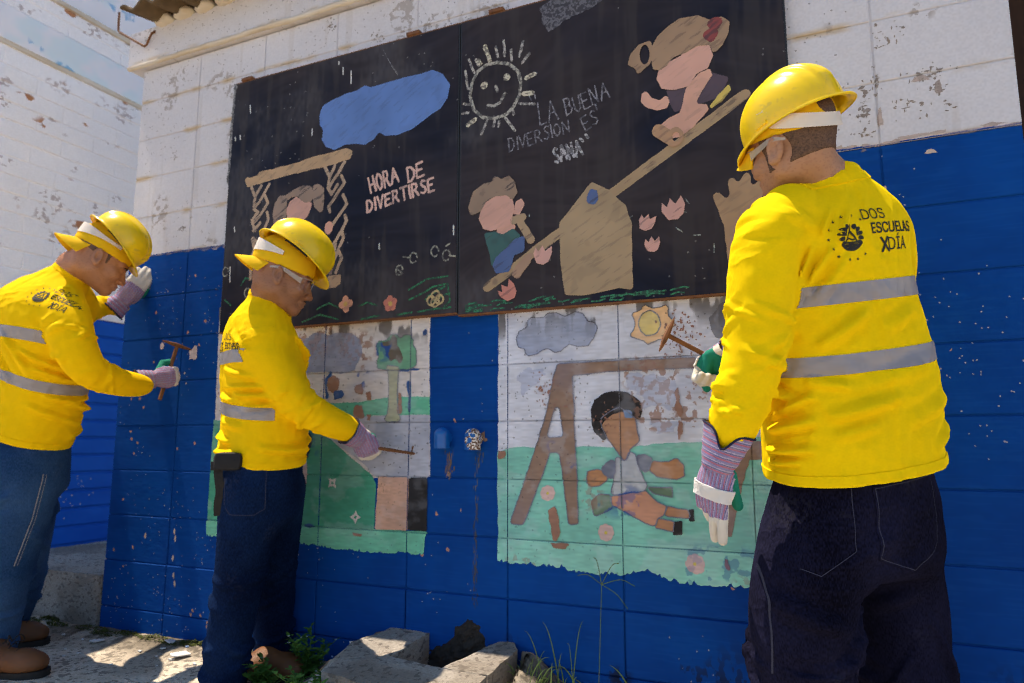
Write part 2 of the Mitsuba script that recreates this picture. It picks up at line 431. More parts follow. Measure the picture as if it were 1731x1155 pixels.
def cuff_mesh(length=0.075, r0=0.040, r1=0.058, flat=0.78, wave=0.002, seed=0, notch=0.0):
    """A stiff open cuff along -x from the wrist: (mesh, rim points); x from 0 to -length."""
    n, m = 56, 14; th = np.arange(n) * 2 * np.pi / n; rows = []
    for side in (1, -1):
        for k in np.linspace(0, 1, m)[::side]:
            R = r0 + (r1 - r0) * k ** 0.8 - (0.0022 if side < 0 else 0)
            R = R + wave * (np.sin(3 * th + seed) + 0.6 * np.sin(7 * th + 2 * seed)) * k + 0.0012 * np.sin(k * 26) * (side > 0)
            L = length * (1 - notch * np.exp(-((th - 1.2) / 0.35) ** 2))
            rows.append(np.stack([-L * k, R * np.cos(th), flat * R * np.sin(th)], 1))
    v = np.vstack(rows); M = len(rows)
    i, j = np.meshgrid(np.arange(M - 1), np.arange(n), indexing='ij')
    q = np.stack([i * n + j, (i + 1) * n + j, (i + 1) * n + (j + 1) % n, i * n + (j + 1) % n], -1).reshape(-1, 4)
    me = trimesh.Trimesh(v, np.vstack([q[:, [0, 1, 2]], q[:, [0, 2, 3]]]), process=False)
    rim = rows[m - 1]
    uv = np.stack([-v[:, 0], np.arctan2(v[:, 2], v[:, 1]) * 0.05], 1)
    return me, np.vstack([rim, rim[:1]]), uv
# ---------------------------------------------------------------- paints of the walls
def C(r, g, b): return mi.Color3f(r, g, b)

def chips(p, q, scale, share, seed=0.0):
    """Flaked spots: 1 inside ragged little cells, in clusters."""
    a, b, r = voronoi(q.x * scale + seed, q.y * scale)
    w = noise(q.x * scale * 2.7, q.y * scale * 2.7, 5.0 + seed)
    clump = fbm(q.x * 2.3 + seed, q.y * 2.3, 3.0 + seed, 2)
    return dr.select((r < share * smoothstep(0.42, 0.62, clump)) & (a < 0.18 + 0.3 * w), 1.0, 0.0)

def wall_xz(p):     # the two coordinates a wall's face runs in
    return mi.Point2f(p.x, p.z)

def wall_yz(p):
    return mi.Point2f(p.y, p.z)

def white_wall(p, n, uv):
    q = wall_xz(p)
    t = fbm(q.x * 3.1, q.y * 3.1, 1.0, 4)
    c = mix((0.56, 0.55, 0.57), (0.66, 0.645, 0.655), t)
    g = noise(q.x * 180, q.y * 180, 2.0)
    c = c * (0.94 + 0.1 * g)
    joint = dr.abs(q.y / 0.2 - dr.round(q.y / 0.2)) * 0.2
    st = smoothstep(0.45, 0.75, fbm(q.x * 9, q.y * 14, 7.0, 3)) * smoothstep(0.022, 0.006, joint)
    c = mix(c, (0.50, 0.38, 0.22), st * 0.75)
    mold = smoothstep(0.64, 0.72, fbm(q.x * 6, q.y * 5, 11.0, 2)) * smoothstep(0.55, 0.63, fbm(q.x * 55, q.y * 55, 4.0, 3))
    c = mix(c, (0.26, 0.21, 0.17), mold * 0.6)
    c = mix(c, (0.13, 0.10, 0.085), chips(p, q, 110.0, 0.05, 3.0) * 0.6)
    vs = smoothstep(0.62, 0.75, fbm(q.x * 26, q.y * 2.0, 9.0, 3))
    return mix(c, (0.42, 0.37, 0.32), vs * 0.22)

def blue_wall(p, n, uv):
    q = wall_xz(p)
    t = fbm(q.x * 4.0, q.y * 4.0, 1.5, 4)
    c = mix((0.0004, 0.032, 0.185), (0.0008, 0.068, 0.315), t)
    c = c * (0.95 + 0.10 * fbm(q.x * 26, q.y * 60, 2.0, 3))
    c = mix(c, (0.02, 0.15, 0.45), smoothstep(0.6, 0.8, noise(q.x * 14, q.y * 200, 3.0)) * 0.06)
    c = mix(c, (0.52, 0.47, 0.45), chips(p, q, 150.0, 0.022, 1.0) * 0.7)
    c = mix(c, (0.42, 0.24, 0.17), chips(p, q, 48.0, 0.018, 8.0) * 0.9)
    low = smoothstep(0.22, 0.02, q.y + 0.10 * fbm(q.x * 5, q.y * 5, 6.0, 2))
    mold = smoothstep(0.53, 0.64, fbm(q.x * 8, q.y * 6, 21.0, 2)) * smoothstep(0.45, 0.58, fbm(q.x * 60, q.y * 40, 4.0, 3))
    side = smoothstep(-1.25, -0.9, q.x)
    return mix(c, (0.010, 0.011, 0.014), mold * low * side * 0.9)

def wall_grain(p, n, uv):
    return 0.0016 * fbm(p.x * 70, p.y * 70, p.z * 70, 3) + 0.0008 * noise(p.x * 260, p.y * 260, p.z * 260)

def mural_paint(p, n, uv):
    """Old paint on blocks: uv.x holds the colour, uv.y how worn it is."""
    q = wall_xz(p)
    c = unpack(uv.x)
    wear = uv.y
    c = c * (0.80 + 0.46 * fbm(q.x * 9, q.y * 9, 3.0, 5))
    pale = smoothstep(0.50, 0.66, fbm(q.x * 12 + 5, q.y * 15, 23.0, 5)) * (0.25 + 0.55 * wear)
    c = mix(c, c * 0.55 + mi.Color3f(0.30, 0.31, 0.34), pale * 0.5)
    c = c * (0.9 + 0.2 * noise(q.x * 40, q.y * 160, 2.0))
    veil = smoothstep(0.52, 0.74, fbm(q.x * 5 + 4, q.y * 6, 13.0, 4)) * wear
    c = mix(c, (0.16, 0.19, 0.33), veil * 0.26)
    fl = smoothstep(0.68, 0.75, fbm(q.x * 4.2, q.y * 3.6, 31.0, 2)) * smoothstep(0.52, 0.60, fbm(q.x * 60, q.y * 60, 14.0, 3))
    c = mix(c, (0.30, 0.17, 0.12), fl * wear * 0.8)
    f2 = smoothstep(0.66, 0.74, fbm(q.x * 5.2, q.y * 5.6, 41.0, 2)) * smoothstep(0.55, 0.62, fbm(q.x * 38, q.y * 38, 24.0, 3))
    c = mix(c, (0.02, 0.08, 0.30), f2 * wear * 0.9)
    c = mix(c, (0.05, 0.05, 0.055), chips(p, q, 110.0, 0.05, 5.0) * wear * 0.6)
    grime = smoothstep(1.10, 1.2, q.y + 0.08 * fbm(q.x * 22, q.y * 8, 2.0, 3)) * smoothstep(0.48, 0.6, fbm(q.x * 28, q.y * 9, 6.0, 3))
    return mix(c, (0.06, 0.05, 0.045), grime * wear * 0.8)

def board_black(p, n, uv):
    q = wall_xz(p)
    t = smoothstep(0.30, 0.70, fbm(q.x * 2.2 + 3, q.y * 2.0, 2.0, 4))
    c = mix((0.010, 0.013, 0.026), (0.036, 0.030, 0.034), t)
    b = fbm(q.x * 6, q.y * 34 + 9.0 * noise(q.x * 3, q.y * 3, 4.0), 6.0, 4)
    c = c * (0.72 + 0.6 * b)
    s = smoothstep(0.50, 0.75, fbm(q.x * 30, q.y * 3.0, 6.0, 3))
    c = mix(c, (0.050, 0.045, 0.046), s * 0.45)
    dust = smoothstep(0.52, 0.80, fbm(q.x * 2.6 + 3, q.y * 3.2, 17.0, 5)) * (0.35 + 0.65 * noise(q.x * 90, q.y * 40, 8.0))
    c = mix(c, (0.095, 0.092, 0.10), dust * 0.55)
    return mix(c, (0.22, 0.22, 0.21), chips(p, q, 110.0, 0.010, 2.0) * 0.6)

def board_paint(p, n, uv):
    """Paint on the boards: uv.x the colour, uv.y the amount of dark brush streaks."""
    q = wall_xz(p)
    c = unpack(uv.x) * (0.84 + 0.3 * fbm(q.x * 9, q.y * 9, 3.0, 3))
    a = q.x + 0.6 * q.y; b = q.y - 0.6 * q.x
    s = smoothstep(0.60, 0.74, fbm(a * 16, b * 90, 4.0, 3)) + 0.5 * smoothstep(0.66, 0.78, fbm(q.x * 20, q.y * 20, 9.0, 3))
    return mix(c, (0.045, 0.04, 0.045), dr.clip(s, 0, 1) * uv.y)

def chalk(p, n, uv):
    q = wall_xz(p)
    c = unpack(uv.x)
    s = smoothstep(0.40, 0.62, fbm(q.x * 150, q.y * 150, 4.0, 3))
    return mix((0.03, 0.03, 0.04), c, (0.25 + 0.75 * s) * uv.y)

def left_white(p, n, uv):
    q = wall_yz(p)
    t = fbm(q.x * 3.5, q.y * 3.5, 1.0, 4)
    c = mix((0.80, 0.79, 0.79), (0.88, 0.87, 0.87), t) * (0.95 + 0.08 * noise(q.x * 150, q.y * 150, 1.0))
    fl = smoothstep(0.64, 0.72, fbm(q.x * 7, q.y * 9, 5.0, 2)) * smoothstep(0.55, 0.64, fbm(q.x * 44, q.y * 70, 8.0, 3))
    c = mix(c, (0.42, 0.35, 0.33), fl * 0.8)
    br = smoothstep(0.76, 0.80, fbm(q.x * 6, q.y * 8, 15.0, 2)) * smoothstep(0.58, 0.63, fbm(q.x * 16, q.y * 20, 18.0, 2))
    return mix(c, (0.42, 0.20, 0.10), br)

def left_band(p, n, uv):
    q = wall_yz(p)
    c = mix((0.70, 0.71, 0.75), (0.80, 0.80, 0.83), fbm(q.x * 4, q.y * 4, 1.0, 3))
    tq = smoothstep(0.50, 0.66, fbm(q.x * 5, q.y * 6, 5.0, 3))
    c = mix(c, (0.56, 0.72, 0.76), tq * 0.55)
    bl = smoothstep(0.64, 0.72, fbm(q.x * 6 + 2, q.y * 9, 9.0, 3)) * smoothstep(0.46, 0.62, fbm(q.x * 30, q.y * 24, 3.0, 3)) * 0.75
    return mix(c, (0.10, 0.36, 0.62), bl)

def left_blue(p, n, uv):
    q = wall_yz(p)
    c = mix((0.004, 0.075, 0.42), (0.008, 0.11, 0.52), fbm(q.x * 5, q.y * 9, 1.0, 3))
    low = smoothstep(0.75, 0.3, q.y)
    pl = smoothstep(0.69, 0.72, fbm(q.x * 9, q.y * 11, 5.0, 2)) * smoothstep(0.45, 0.35, q.y)
    c = mix(c, (0.40, 0.16, 0.07), pl * low)
    return mix(c, (0.5, 0.5, 0.52), chips(p, q, 75.0, 0.10, 4.0) * low * 0.8)

def joint_ochre(p, n, uv):
    return mix((0.50, 0.40, 0.26), (0.68, 0.64, 0.56), fbm(p.x * 8 + p.y * 8, p.z * 20, 1.0, 3))

def concrete(p, n, uv):
    t = fbm(p.x * 3, p.y * 3, p.z * 3, 4)
    c = mix((0.20, 0.185, 0.165), (0.36, 0.33, 0.285), t)
    g = noise(p.x * 190, p.y * 190, p.z * 190)
    c = c * (0.72 + 0.5 * g)
    sp = smoothstep(0.66, 0.74, noise(p.x * 85, p.y * 85, p.z * 85))
    c = mix(c, (0.09, 0.08, 0.07), sp * 0.7)
    dirt = smoothstep(0.48, 0.66, fbm(p.x * 5 + 9, p.y * 5, p.z * 5 + 2, 4))
    return mix(c, (0.13, 0.105, 0.08), dirt * 0.55)

def ground_concrete(p, n, uv):
    t = fbm(p.x * 2.4, p.y * 2.4, 1.0, 4)
    c = mix((0.40, 0.35, 0.28), (0.56, 0.50, 0.41), t)
    c = c * (0.80 + 0.36 * noise(p.x * 170, p.y * 170, 2.0))
    sp = smoothstep(0.64, 0.74, noise(p.x * 75, p.y * 75, 4.0))
    c = mix(c, (0.09, 0.08, 0.07), sp * 0.7)
    damp = smoothstep(0.46, 0.62, fbm(p.x * 2.3 + 3, p.y * 4.5, 12.0, 4))
    c = mix(c, (0.17, 0.145, 0.11), damp * 0.40)
    soil = smoothstep(-0.16, 0.02, p.y + 0.14 * fbm(p.x * 6, p.y * 6, 3.0, 3)) * smoothstep(0.35, 0.55, fbm(p.x * 12, p.y * 12, 9.0, 3))
    return mix(c, (0.055, 0.045, 0.03), soil * 0.75)

def soil_dark(p, n, uv):
    return mix((0.05, 0.042, 0.03), (0.14, 0.11, 0.075), fbm(p.x * 22, p.y * 22, p.z * 22, 3))

def rough_ground(p, n, uv):
    return 0.004 * fbm(p.x * 28, p.y * 28, p.z * 28, 4) + 0.002 * noise(p.x * 150, p.y * 150, p.z * 150)

def rust(p, n, uv):
    t = fbm(p.x * 60, p.y * 60, p.z * 60, 3)
    return mix((0.09, 0.04, 0.018), (0.24, 0.10, 0.035), t)

BUMP = lambda fn, inner, eps=1e-3: {'type': 'bumpmap', 'nested_texture': proc(fn, eps), 'scale': 1.0, 'bsdf': inner}
def surface(name, color, rough=0.75, spec=0.3, bump=None, two=True, eps=1e-3, **more):
    col = proc(color) if callable(color) else {'type': 'rgb', 'value': [float(x) for x in color]}
    d = {'type': 'principled', 'base_color': col, 'roughness': rough, 'specular': spec, **more}
    if bump is not None: d = BUMP(bump, d, eps)
    if two: d = {'type': 'twosided', 'bsdf': d}
    scene[name] = d
    return name

WHITE = surface('white_wall_paint', white_wall, 0.8, 0.25, wall_grain)
BLUE = surface('blue_wall_paint', blue_wall, 0.75, 0.12, wall_grain)
MURAL = surface('mural_paint', mural_paint, 0.7, 0.3, wall_grain)
BOARD = surface('board_black_paint', board_black, 0.75, 0.12)
BPAINT = surface('board_paint', board_paint, 0.6, 0.3)
CHALK = surface('chalk', chalk, 0.9, 0.1)
LWHITE = surface('left_white_paint', left_white, 0.75, 0.25, wall_grain)
LBAND = surface('left_band_paint', left_band, 0.7, 0.25)
LBLUE = surface('left_blue_paint', left_blue, 0.7, 0.15, wall_grain)
OCHRE = surface('stained_mortar', joint_ochre, 0.85, 0.2)
CONC = surface('rough_concrete', concrete, 0.9, 0.2, rough_ground)
GROUND = surface('yard_concrete', ground_concrete, 0.9, 0.2, rough_ground)
SOIL = surface('dark_soil', soil_dark, 0.95, 0.1, rough_ground)
RUST = surface('rusty_iron', rust, 0.75, 0.4)
DARK = surface('dark_steel', (0.02, 0.02, 0.022), 0.5, 0.4)

# ---------------------------------------------------------------- ground
rng = np.random.default_rng(4)
def grid_sheet(x, y, zf):
    X, Yg = np.meshgrid(x, y, indexing='ij')
    Zg = zf(X, Yg)
    v = np.stack([X, Yg, Zg], -1).reshape(-1, 3)
    i, j = np.meshgrid(np.arange(len(x) - 1), np.arange(len(y) - 1), indexing='ij')
    a = (i * len(y) + j).ravel(); b = a + len(y)
    return trimesh.Trimesh(v, np.vstack([np.stack([a, b, b + 1], 1), np.stack([a, b + 1, a + 1], 1)]), process=False)

from shapely import distance as sh_distance, points as sh_points
DRAIN = Polygon([(-1.53, -0.15), (-1.46, 0.02), (-0.97, 0.02), (-0.945, -0.05), (-0.95, -0.33), (-1.26, -0.405), (-1.475, -0.36)])
def ground_z(x, y):
    pts = np.stack([x * 2.2, y * 2.2, x * 0], -1)
    near = np.exp(-((x + 1.3) / 3.5) ** 2 - ((y + 0.3) / 1.6) ** 2)
    bank = 0.0
    if np.ndim(x) and np.size(x) > 1:
        d = sh_distance(DRAIN, sh_points(np.ravel(x), np.ravel(y))).reshape(np.shape(x))
        rim = np.clip(0.062 + 0.12 * y, 0.0, 0.06) + 0.118 - 0.016
        bank = np.where((d > 0) & (y < 0.02), rim * np.exp(-(d / 0.13) ** 2) * (0.85 + 0.5 * (meshkit.fbm(pts * 14, 3, 8) - 0.5)), np.where(d == 0, -0.08, 0.0))
    return bank - 0.118 + near * (0.026 * (meshkit.fbm(pts, 4, 3) - 0.5) + 0.008 * (meshkit.fbm(pts * 9, 3, 5) - 0.5)) + 0.03 * np.exp(-((y - 0.0) / 0.12) ** 2) * (x > -4)
gx = np.unique(np.concatenate([np.linspace(-80, -5, 12), np.arange(-5, 2.0, 0.025), np.linspace(2, 80, 12)]))
gy = np.unique(np.concatenate([np.linspace(-80, -2.6, 14), np.arange(-2.6, 0.12, 0.025), [0.3, 1, 3, 10, 40, 80]]))
put('ground', grid_sheet(gx, gy, ground_z), GROUND, smooth=True)
tag('ground', 'grey concrete yard ground stained with soil along the wall', kind='structure')

# ---------------------------------------------------------------- the block wall
COURSE, BW, X0, GAP, DEEP = 0.2, 0.405, -0.607, 0.005, 0.0045
XL, XR, ZTOP = -3.025, 0.553, 2.575
wall = thing('block_wall', 'long concrete block wall painted blue below and white above, carrying two blackboards', 'wall')
xs = [XL] + [X0 + BW * k for k in range(-5, 3)] + [XR]
zs = [-0.4 + COURSE * k for k in range(0, 15)] + [ZTOP]
BLOCKS = []       # (x0, x1, z0, z1, y of its face)
for j in range(len(zs) - 1):
    for i in range(len(xs) - 1):
        y = -0.0018 * rng.random() - (0.0035 if abs(zs[j]) < 0.01 or zs[j] < 0 else 0.0)
        x0, x1, z0, z1 = xs[i] + GAP / 2, xs[i + 1] - GAP / 2, zs[j] + GAP / 2, zs[j + 1] - GAP / 2
        if i == 0: x0 = XL
        if i == len(xs) - 2: x1 = XR
        BLOCKS.append((x0, x1, z0, z1, y))
        c = 0.0022
        v = np.array([[x0, 0.06, z0], [x1, 0.06, z0], [x1, 0.06, z1], [x0, 0.06, z1], [x0, y + c, z0], [x1, y + c, z0], [x1, y + c, z1], [x0, y + c, z1],
                      [x0 + c, y, z0 + c], [x1 - c, y, z0 + c], [x1 - c, y, z1 - c], [x0 + c, y, z1 - c]])
        f = []
        for a, b in ((0, 4), (4, 8)):
            for k in range(4):
                m_ = (k + 1) % 4
                f += [[a + k, a + m_, b + m_], [a + k, b + m_, b + k]]
        f += [[8, 9, 10], [8, 10, 11]]
        add(wall, 'block', trimesh.Trimesh(v, f, process=False), BLUE if zs[j] < 1.59 else WHITE)
add(wall, 'mortar', boxm((XL + 0.003, DEEP, -0.4), (XR - 0.003, 0.16, 1.598)), BLUE)
add(wall, 'mortar', boxm((XL + 0.003, DEEP, 1.602), (XR - 0.003, 0.16, ZTOP)), WHITE)
# the blue paint laps unevenly over the joint on which it ends
lap = [(XL + 0.001, 1.590)]
for x in np.arange(XL + 0.001, XR, 0.012):
    lap.append((x, 1.603 + 0.012 * float(meshkit.fbm(np.array([x * 9, 0.3, 0.2]), 4, 2)) - 0.004 * float(meshkit.noise(np.array([x * 60, 0.1, 0.4])))))
lap += [(XR - 0.001, 1.603), (XR - 0.001, 1.590)]
LAP = Polygon(lap)
# ring beam, with its rough lower edge
bm = boxm((-3.10, -0.035, 2.582), (XR + 0.03, 0.3, 2.775)).subdivide().subdivide().subdivide().subdivide()
bm.vertices += 0.006 * (np.stack([meshkit.fbm(bm.vertices * 9 + k * 7, 3, k) for k in range(3)], 1) - 0.5)
beam = add(wall, 'ring_beam', bm, WHITE, label='white concrete ring beam along the wall top with an ochre lower edge')
bl = np.arange(-3.10, XR, 0.03)
pts = np.stack([bl, -0.034 + 0.004 * meshkit.noise(np.stack([bl * 20, bl * 0, bl * 0], 1)), 2.583 + 0.005 * meshkit.noise(np.stack([bl * 14, bl * 0 + 3, bl * 0], 1))], 1)
add(wall, 'ring_beam__lower_edge', sweep(pts, 0.011 + 0.003 * meshkit.noise(np.stack([bl * 25, bl * 0, bl * 0 + 5], 1)), 6), OCHRE, smooth=True)

# ---------------------------------------------------------------- painting on the wall: thin coats, block by block and down in the joints
FACES = [sbox(x0 - 0.0004, z0 - 0.0004, x1 + 0.0004, z1 + 0.0004) for x0, x1, z0, z1, y in BLOCKS]
JOINTS = sbox(XL, -0.4, XR, 2.57).difference(union_all([sbox(x0, z0, x1, z1) for x0, x1, z0, z1, y in BLOCKS]))
def rag(poly, step=0.008, amp=0.003, seed=0):
    """A hand-painted edge."""
    out = []
    for g in polys(poly):
        p = np.array(g.segmentize(step).exterior.coords)[:-1]
        n = np.stack([meshkit.fbm(np.stack([p[:, 0] * 42 + seed, p[:, 1] * 42, p[:, 0] * 0 + k * 9.7], 1), 3, k) - 0.5 for k in range(2)], 1)
        q = Polygon(p + 2 * amp * n, [h.coords for h in g.interiors])
        out.append(q if q.is_valid else q.buffer(0))
    return union_all(out)

def sheet(poly, y):
    vs, fs, at_ = [], [], 0
    for g in polys(poly):
        v, f = tri2d(g)
        vs.append(np.stack([v[:, 0], np.full(len(v), y), v[:, 1]], 1)); fs.append(f + at_); at_ += len(v)
    if not vs: return None
    v, f = np.vstack(vs), np.vstack(fs)
    n = np.cross(v[f[:, 1]] - v[f[:, 0]], v[f[:, 2]] - v[f[:, 0]])
    f[n[:, 1] > 0] = f[n[:, 1] > 0][:, ::-1]
    return trimesh.Trimesh(v, f, process=False)

def wall_coat(parent, name, poly, rgb, wear=1.0, layer=1, m=None, label=None, edge=0.003, outline=0.0):
    kind = 'stuff' if len(polys(poly)) > 8 else None
    poly = rag(poly, amp=edge) if edge else poly
    if outline: wall_coat(parent, name + '_outline', rag(poly.boundary.buffer(outline / 2), amp=0.0012), (0.16, 0.17, 0.23), 1.0, layer + 3, m, None, 0)
    ms = []
    for (x0, x1, z0, z1, y), fc in zip(BLOCKS, FACES):
        g = poly.intersection(fc)
        if not g.is_empty: ms.append(sheet(g, y - 0.0009 * layer))
    g = poly.intersection(JOINTS)
    if not g.is_empty: ms.append(sheet(g, DEEP - 0.0009 * layer))
    me = cat(ms)
    return add(parent, name, me, m or MURAL, uv=np.tile(pack(rgb, wear), (len(me.vertices), 1)), label=label, kind=kind)

def board_coat(parent, name, poly, rgb, streak=0.5, layer=1, m=None, label=None, edge=0.0025, y=-0.030):
    kind = 'stuff' if len(polys(poly)) > 2 else None
    poly = rag(poly, amp=edge) if edge else poly
    me = sheet(poly, y - 0.0009 * layer)
    return add(parent, name, me, m or BPAINT, uv=np.tile(pack(rgb, streak), (len(me.vertices), 1)), label=label, kind=kind)

def stroke(pts, w):
    return LineString(pts).buffer(w / 2, quad_segs=3)
def strokes(lines, w):
    return union_all([stroke(l, w) for l in lines if len(l) > 1])
def poly(p):
    """A painted shape with the corners a brush leaves."""
    q = Polygon(p)
    q = q if q.is_valid else q.buffer(0)
    r = 0.010 if q.area > 0.002 else 0.004
    s_ = q.buffer(-r).buffer(2 * r).buffer(-r)
    return s_ if s_.area > 0.85 * q.area else q
def ring(c, rx, rz=None, n=20, seed=0, amp=0.06):
    r = np.random.default_rng(seed); a = np.arange(n) * 2 * np.pi / n
    k = 1 + amp * (r.random(n) - 0.5)
    return Polygon(np.stack([c[0] + rx * k * np.cos(a), c[1] + (rz or rx) * k * np.sin(a)], 1))
def flower(c, r, petals, phase=0.0):
    return union_all([Point(c[0] + 0.58 * r * math.cos(phase + 2 * math.pi * k / petals), c[1] + 0.58 * r * math.sin(phase + 2 * math.pi * k / petals)).buffer(0.44 * r) for k in range(petals)] + [Point(c).buffer(0.45 * r)])

wall_coat(wall, 'blue_paint_edge', LAP, (0.006, 0.10, 0.38), 0.0, 1, m=BLUE, edge=0)
# ---------------------------------------------------------------- the brick wall on the left
bw = thing('brick_wall', 'brick wall on the left, whitewashed and flaking above, bright blue below', 'wall')
XB = -3.95
def brick_box(y0, y1, z0, z1, x, c):
    v = np.array([[XB - 0.05, y0, z0], [XB - 0.05, y1, z0], [XB - 0.05, y1, z1], [XB - 0.05, y0, z1], [x - c, y0, z0], [x - c, y1, z0], [x - c, y1, z1], [x - c, y0, z1],
                  [x, y0 + c, z0 + c], [x, y1 - c, z0 + c], [x, y1 - c, z1 - c], [x, y0 + c, z1 - c]])
    f = []
    for a, b in ((0, 4), (4, 8)):
        for k in range(4):
            m_ = (k + 1) % 4; f += [[a + k, a + m_, b + m_], [a + k, b + m_, b + k]]
    f += [[8, 9, 10], [8, 10, 11]]
    return trimesh.Trimesh(v, f, process=False)
rb = np.random.default_rng(31)
YA, YB = -0.80, 1.30
def brick_row(z0, z1, j, m_, gap, deep):
    y = YA - 0.15 * (j % 2) - 0.03 * rb.random()
    while y < YB:
        y1 = y + (0.335 if m_ != LBLUE else 0.95)
        a, b = max(y, YA) + gap / 2, min(y1, YB) - gap / 2
        if b - a > 0.03: add(bw, 'brick', brick_box(a, b, z0 + gap / 2 + 0.002 * rb.random(), z1 - gap / 2 - 0.002 * rb.random(), XB + 0.005 * rb.random(), deep), m_)
        y = y1
for j in range(27):
    z0 = 0.149 + 0.1004 * j
    brick_row(z0, z0 + 0.1004, j, LBLUE if j < 13 else LWHITE, 0.009 if j < 13 else 0.006, 0.006 if j < 13 else 0.004)
for j in range(2): brick_row(3.094 + 0.085 * j, 3.179 + 0.085 * j, j, LWHITE, 0.006, 0.004)
add(bw, 'mortar', boxm((XB - 0.2, YA, -0.3), (XB - 0.010, YB, 1.453)), LBLUE)
add(bw, 'mortar', boxm((XB - 0.2, YA, 1.457), (XB - 0.0045, YB, 2.872)), LWHITE)
add(bw, 'mortar', boxm((XB - 0.2, YA, 3.093), (XB - 0.0045, YB, 3.263)), LWHITE)
def rough_box(lo, hi, n, amp, seed, f=9):
    b = boxm(lo, hi)
    for _ in range(n): b = b.subdivide()
    b.vertices += amp * 2 * (np.stack([meshkit.fbm(b.vertices * f + k * 7.3, 3, seed + k) for k in range(3)], 1) - 0.5)
    return b
add(bw, 'concrete_band', rough_box((XB - 0.2, YA, 2.899), (XB + 0.010, YB, 3.091), 4, 0.003, 2), LBAND, label='pale band of concrete stained turquoise across the brick wall')
add(bw, 'ochre_ledge', rough_box((XB - 0.1, YA, 2.873), (XB + 0.006, YB, 2.898), 5, 0.004, 5, 20), OCHRE)
add(bw, 'ochre_ledge', rough_box((XB - 0.1, YA, 3.265), (XB + 0.012, YB, 3.292), 5, 0.004, 6, 20), OCHRE)
add(bw, 'upper_plaster', rough_box((XB - 0.2, YA, 3.293), (XB, YB, 3.60), 4, 0.004, 7), LBAND)

# worn concrete step at the end of the passage
st = boxm((-3.96, -0.01, -0.3), (-3.035, 1.3, 0.142))
sv, sf_ = trimesh.remesh.subdivide_to_size(st.vertices, st.faces, 0.03)
st = trimesh.Trimesh(sv, sf_); v = np.array(st.vertices); top = v[:, 2] > 0.13
v[top, 2] -= 0.030 * np.exp(-np.maximum(v[top, 1] + 0.01, 0) / 0.05)
v += 0.020 * (np.stack([meshkit.fbm(v * 13 + k * 5, 4, k) for k in range(3)], 1) - 0.5) * np.clip((v[:, [2]] + 0.25) * 4, 0, 1) * np.array([0.3, 1, 0.7])
st.vertices = v
key = thing('concrete_step', 'worn grey concrete step between the brick wall and the corner of the block wall', 'step')
put(key, st, CONC, smooth=40)

# ---------------------------------------------------------------- roof edge, bent rod, dark shed on the right
rf = thing('corrugated_roof', 'brown weathered edge of a corrugated roof over the wall top', 'roof')
gx_, gy_ = np.arange(-2.955, 0.9, 0.0125), np.linspace(-0.205, 1.7, 12)
def roof_z(x, y): return 2.762 + 0.20 * (y + 0.20) + 0.020 * np.sin(2 * np.pi * x / 0.135) + 0.008 * meshkit.noise(np.stack([x * 7, y * 7, x * 0], -1)) 
g1 = grid_sheet(gx_, gy_, roof_z); g2 = grid_sheet(gx_, gy_, lambda x, y: roof_z(x, y) + 0.008)
add(rf, 'sheet', thicken(g1, 0.008), surface('mossy_roof', lambda p, n, uv: mix((0.06, 0.04, 0.022), (0.20, 0.14, 0.08), fbm(p.x * 18, p.y * 18, p.z * 18, 4)), 0.9, 0.2, rough_ground))
mo = []
for x in np.arange(-2.955, 0.5, 0.135):
    b = trimesh.creation.icosphere(2, 0.05); b.apply_scale((1.25, 0.9, 0.55)); b.vertices *= 1 + 0.35 * (meshkit.noise(b.vertices * 60 + x * 9)[:, None] - 0.5)
    b.apply_translation((x + 0.10, -0.035, 2.788)); add(rf, 'mortar_fill', b, OCHRE, smooth=True)
rod = thing('bent_iron_rod', 'bent rusty iron rod sticking out of the beam below the roof corner', 'rod')
put(rod, sweep([(-2.925, -0.02, 2.765), (-2.928, -0.05, 2.73), (-2.932, -0.058, 2.70), (-2.945, -0.06, 2.668), (-2.958, -0.062, 2.662), (-3.06, -0.06, 2.728), (-3.150, -0.06, 2.786), (-3.163, -0.06, 2.80), (-3.166, -0.06, 2.83), (-3.168, -0.06, 2.90)], 0.0055, 8), RUST, smooth=50)
sh_ = thing('timber_shed', 'dark brown timber boards in the gap past the right end of the block wall', 'shed')
wood = surface('dark_timber', lambda p, n, uv: mix((0.020, 0.012, 0.009), (0.060, 0.034, 0.024), fbm(p.x * 50, p.y * 50, p.z * 3, 3)), 0.8, 0.2)
for k in range(9):
    x = 0.46 + 0.17 * k
    add(sh_, 'board', boxm((x, 0.55 + 0.01 * (k % 2), -0.2), (x + 0.165, 0.59, 2.6)), wood)
for z in (0.6, 1.75): add(sh_, 'rail', boxm((0.46, 0.50, z), (2.0, 0.548, z + 0.10)), wood)
add(sh_, 'added_canopy', boxm((0.62, -0.12, 2.64), (2.0, 0.65, 2.70)), wood)  # unseen overhang, added so that the boards stay dark

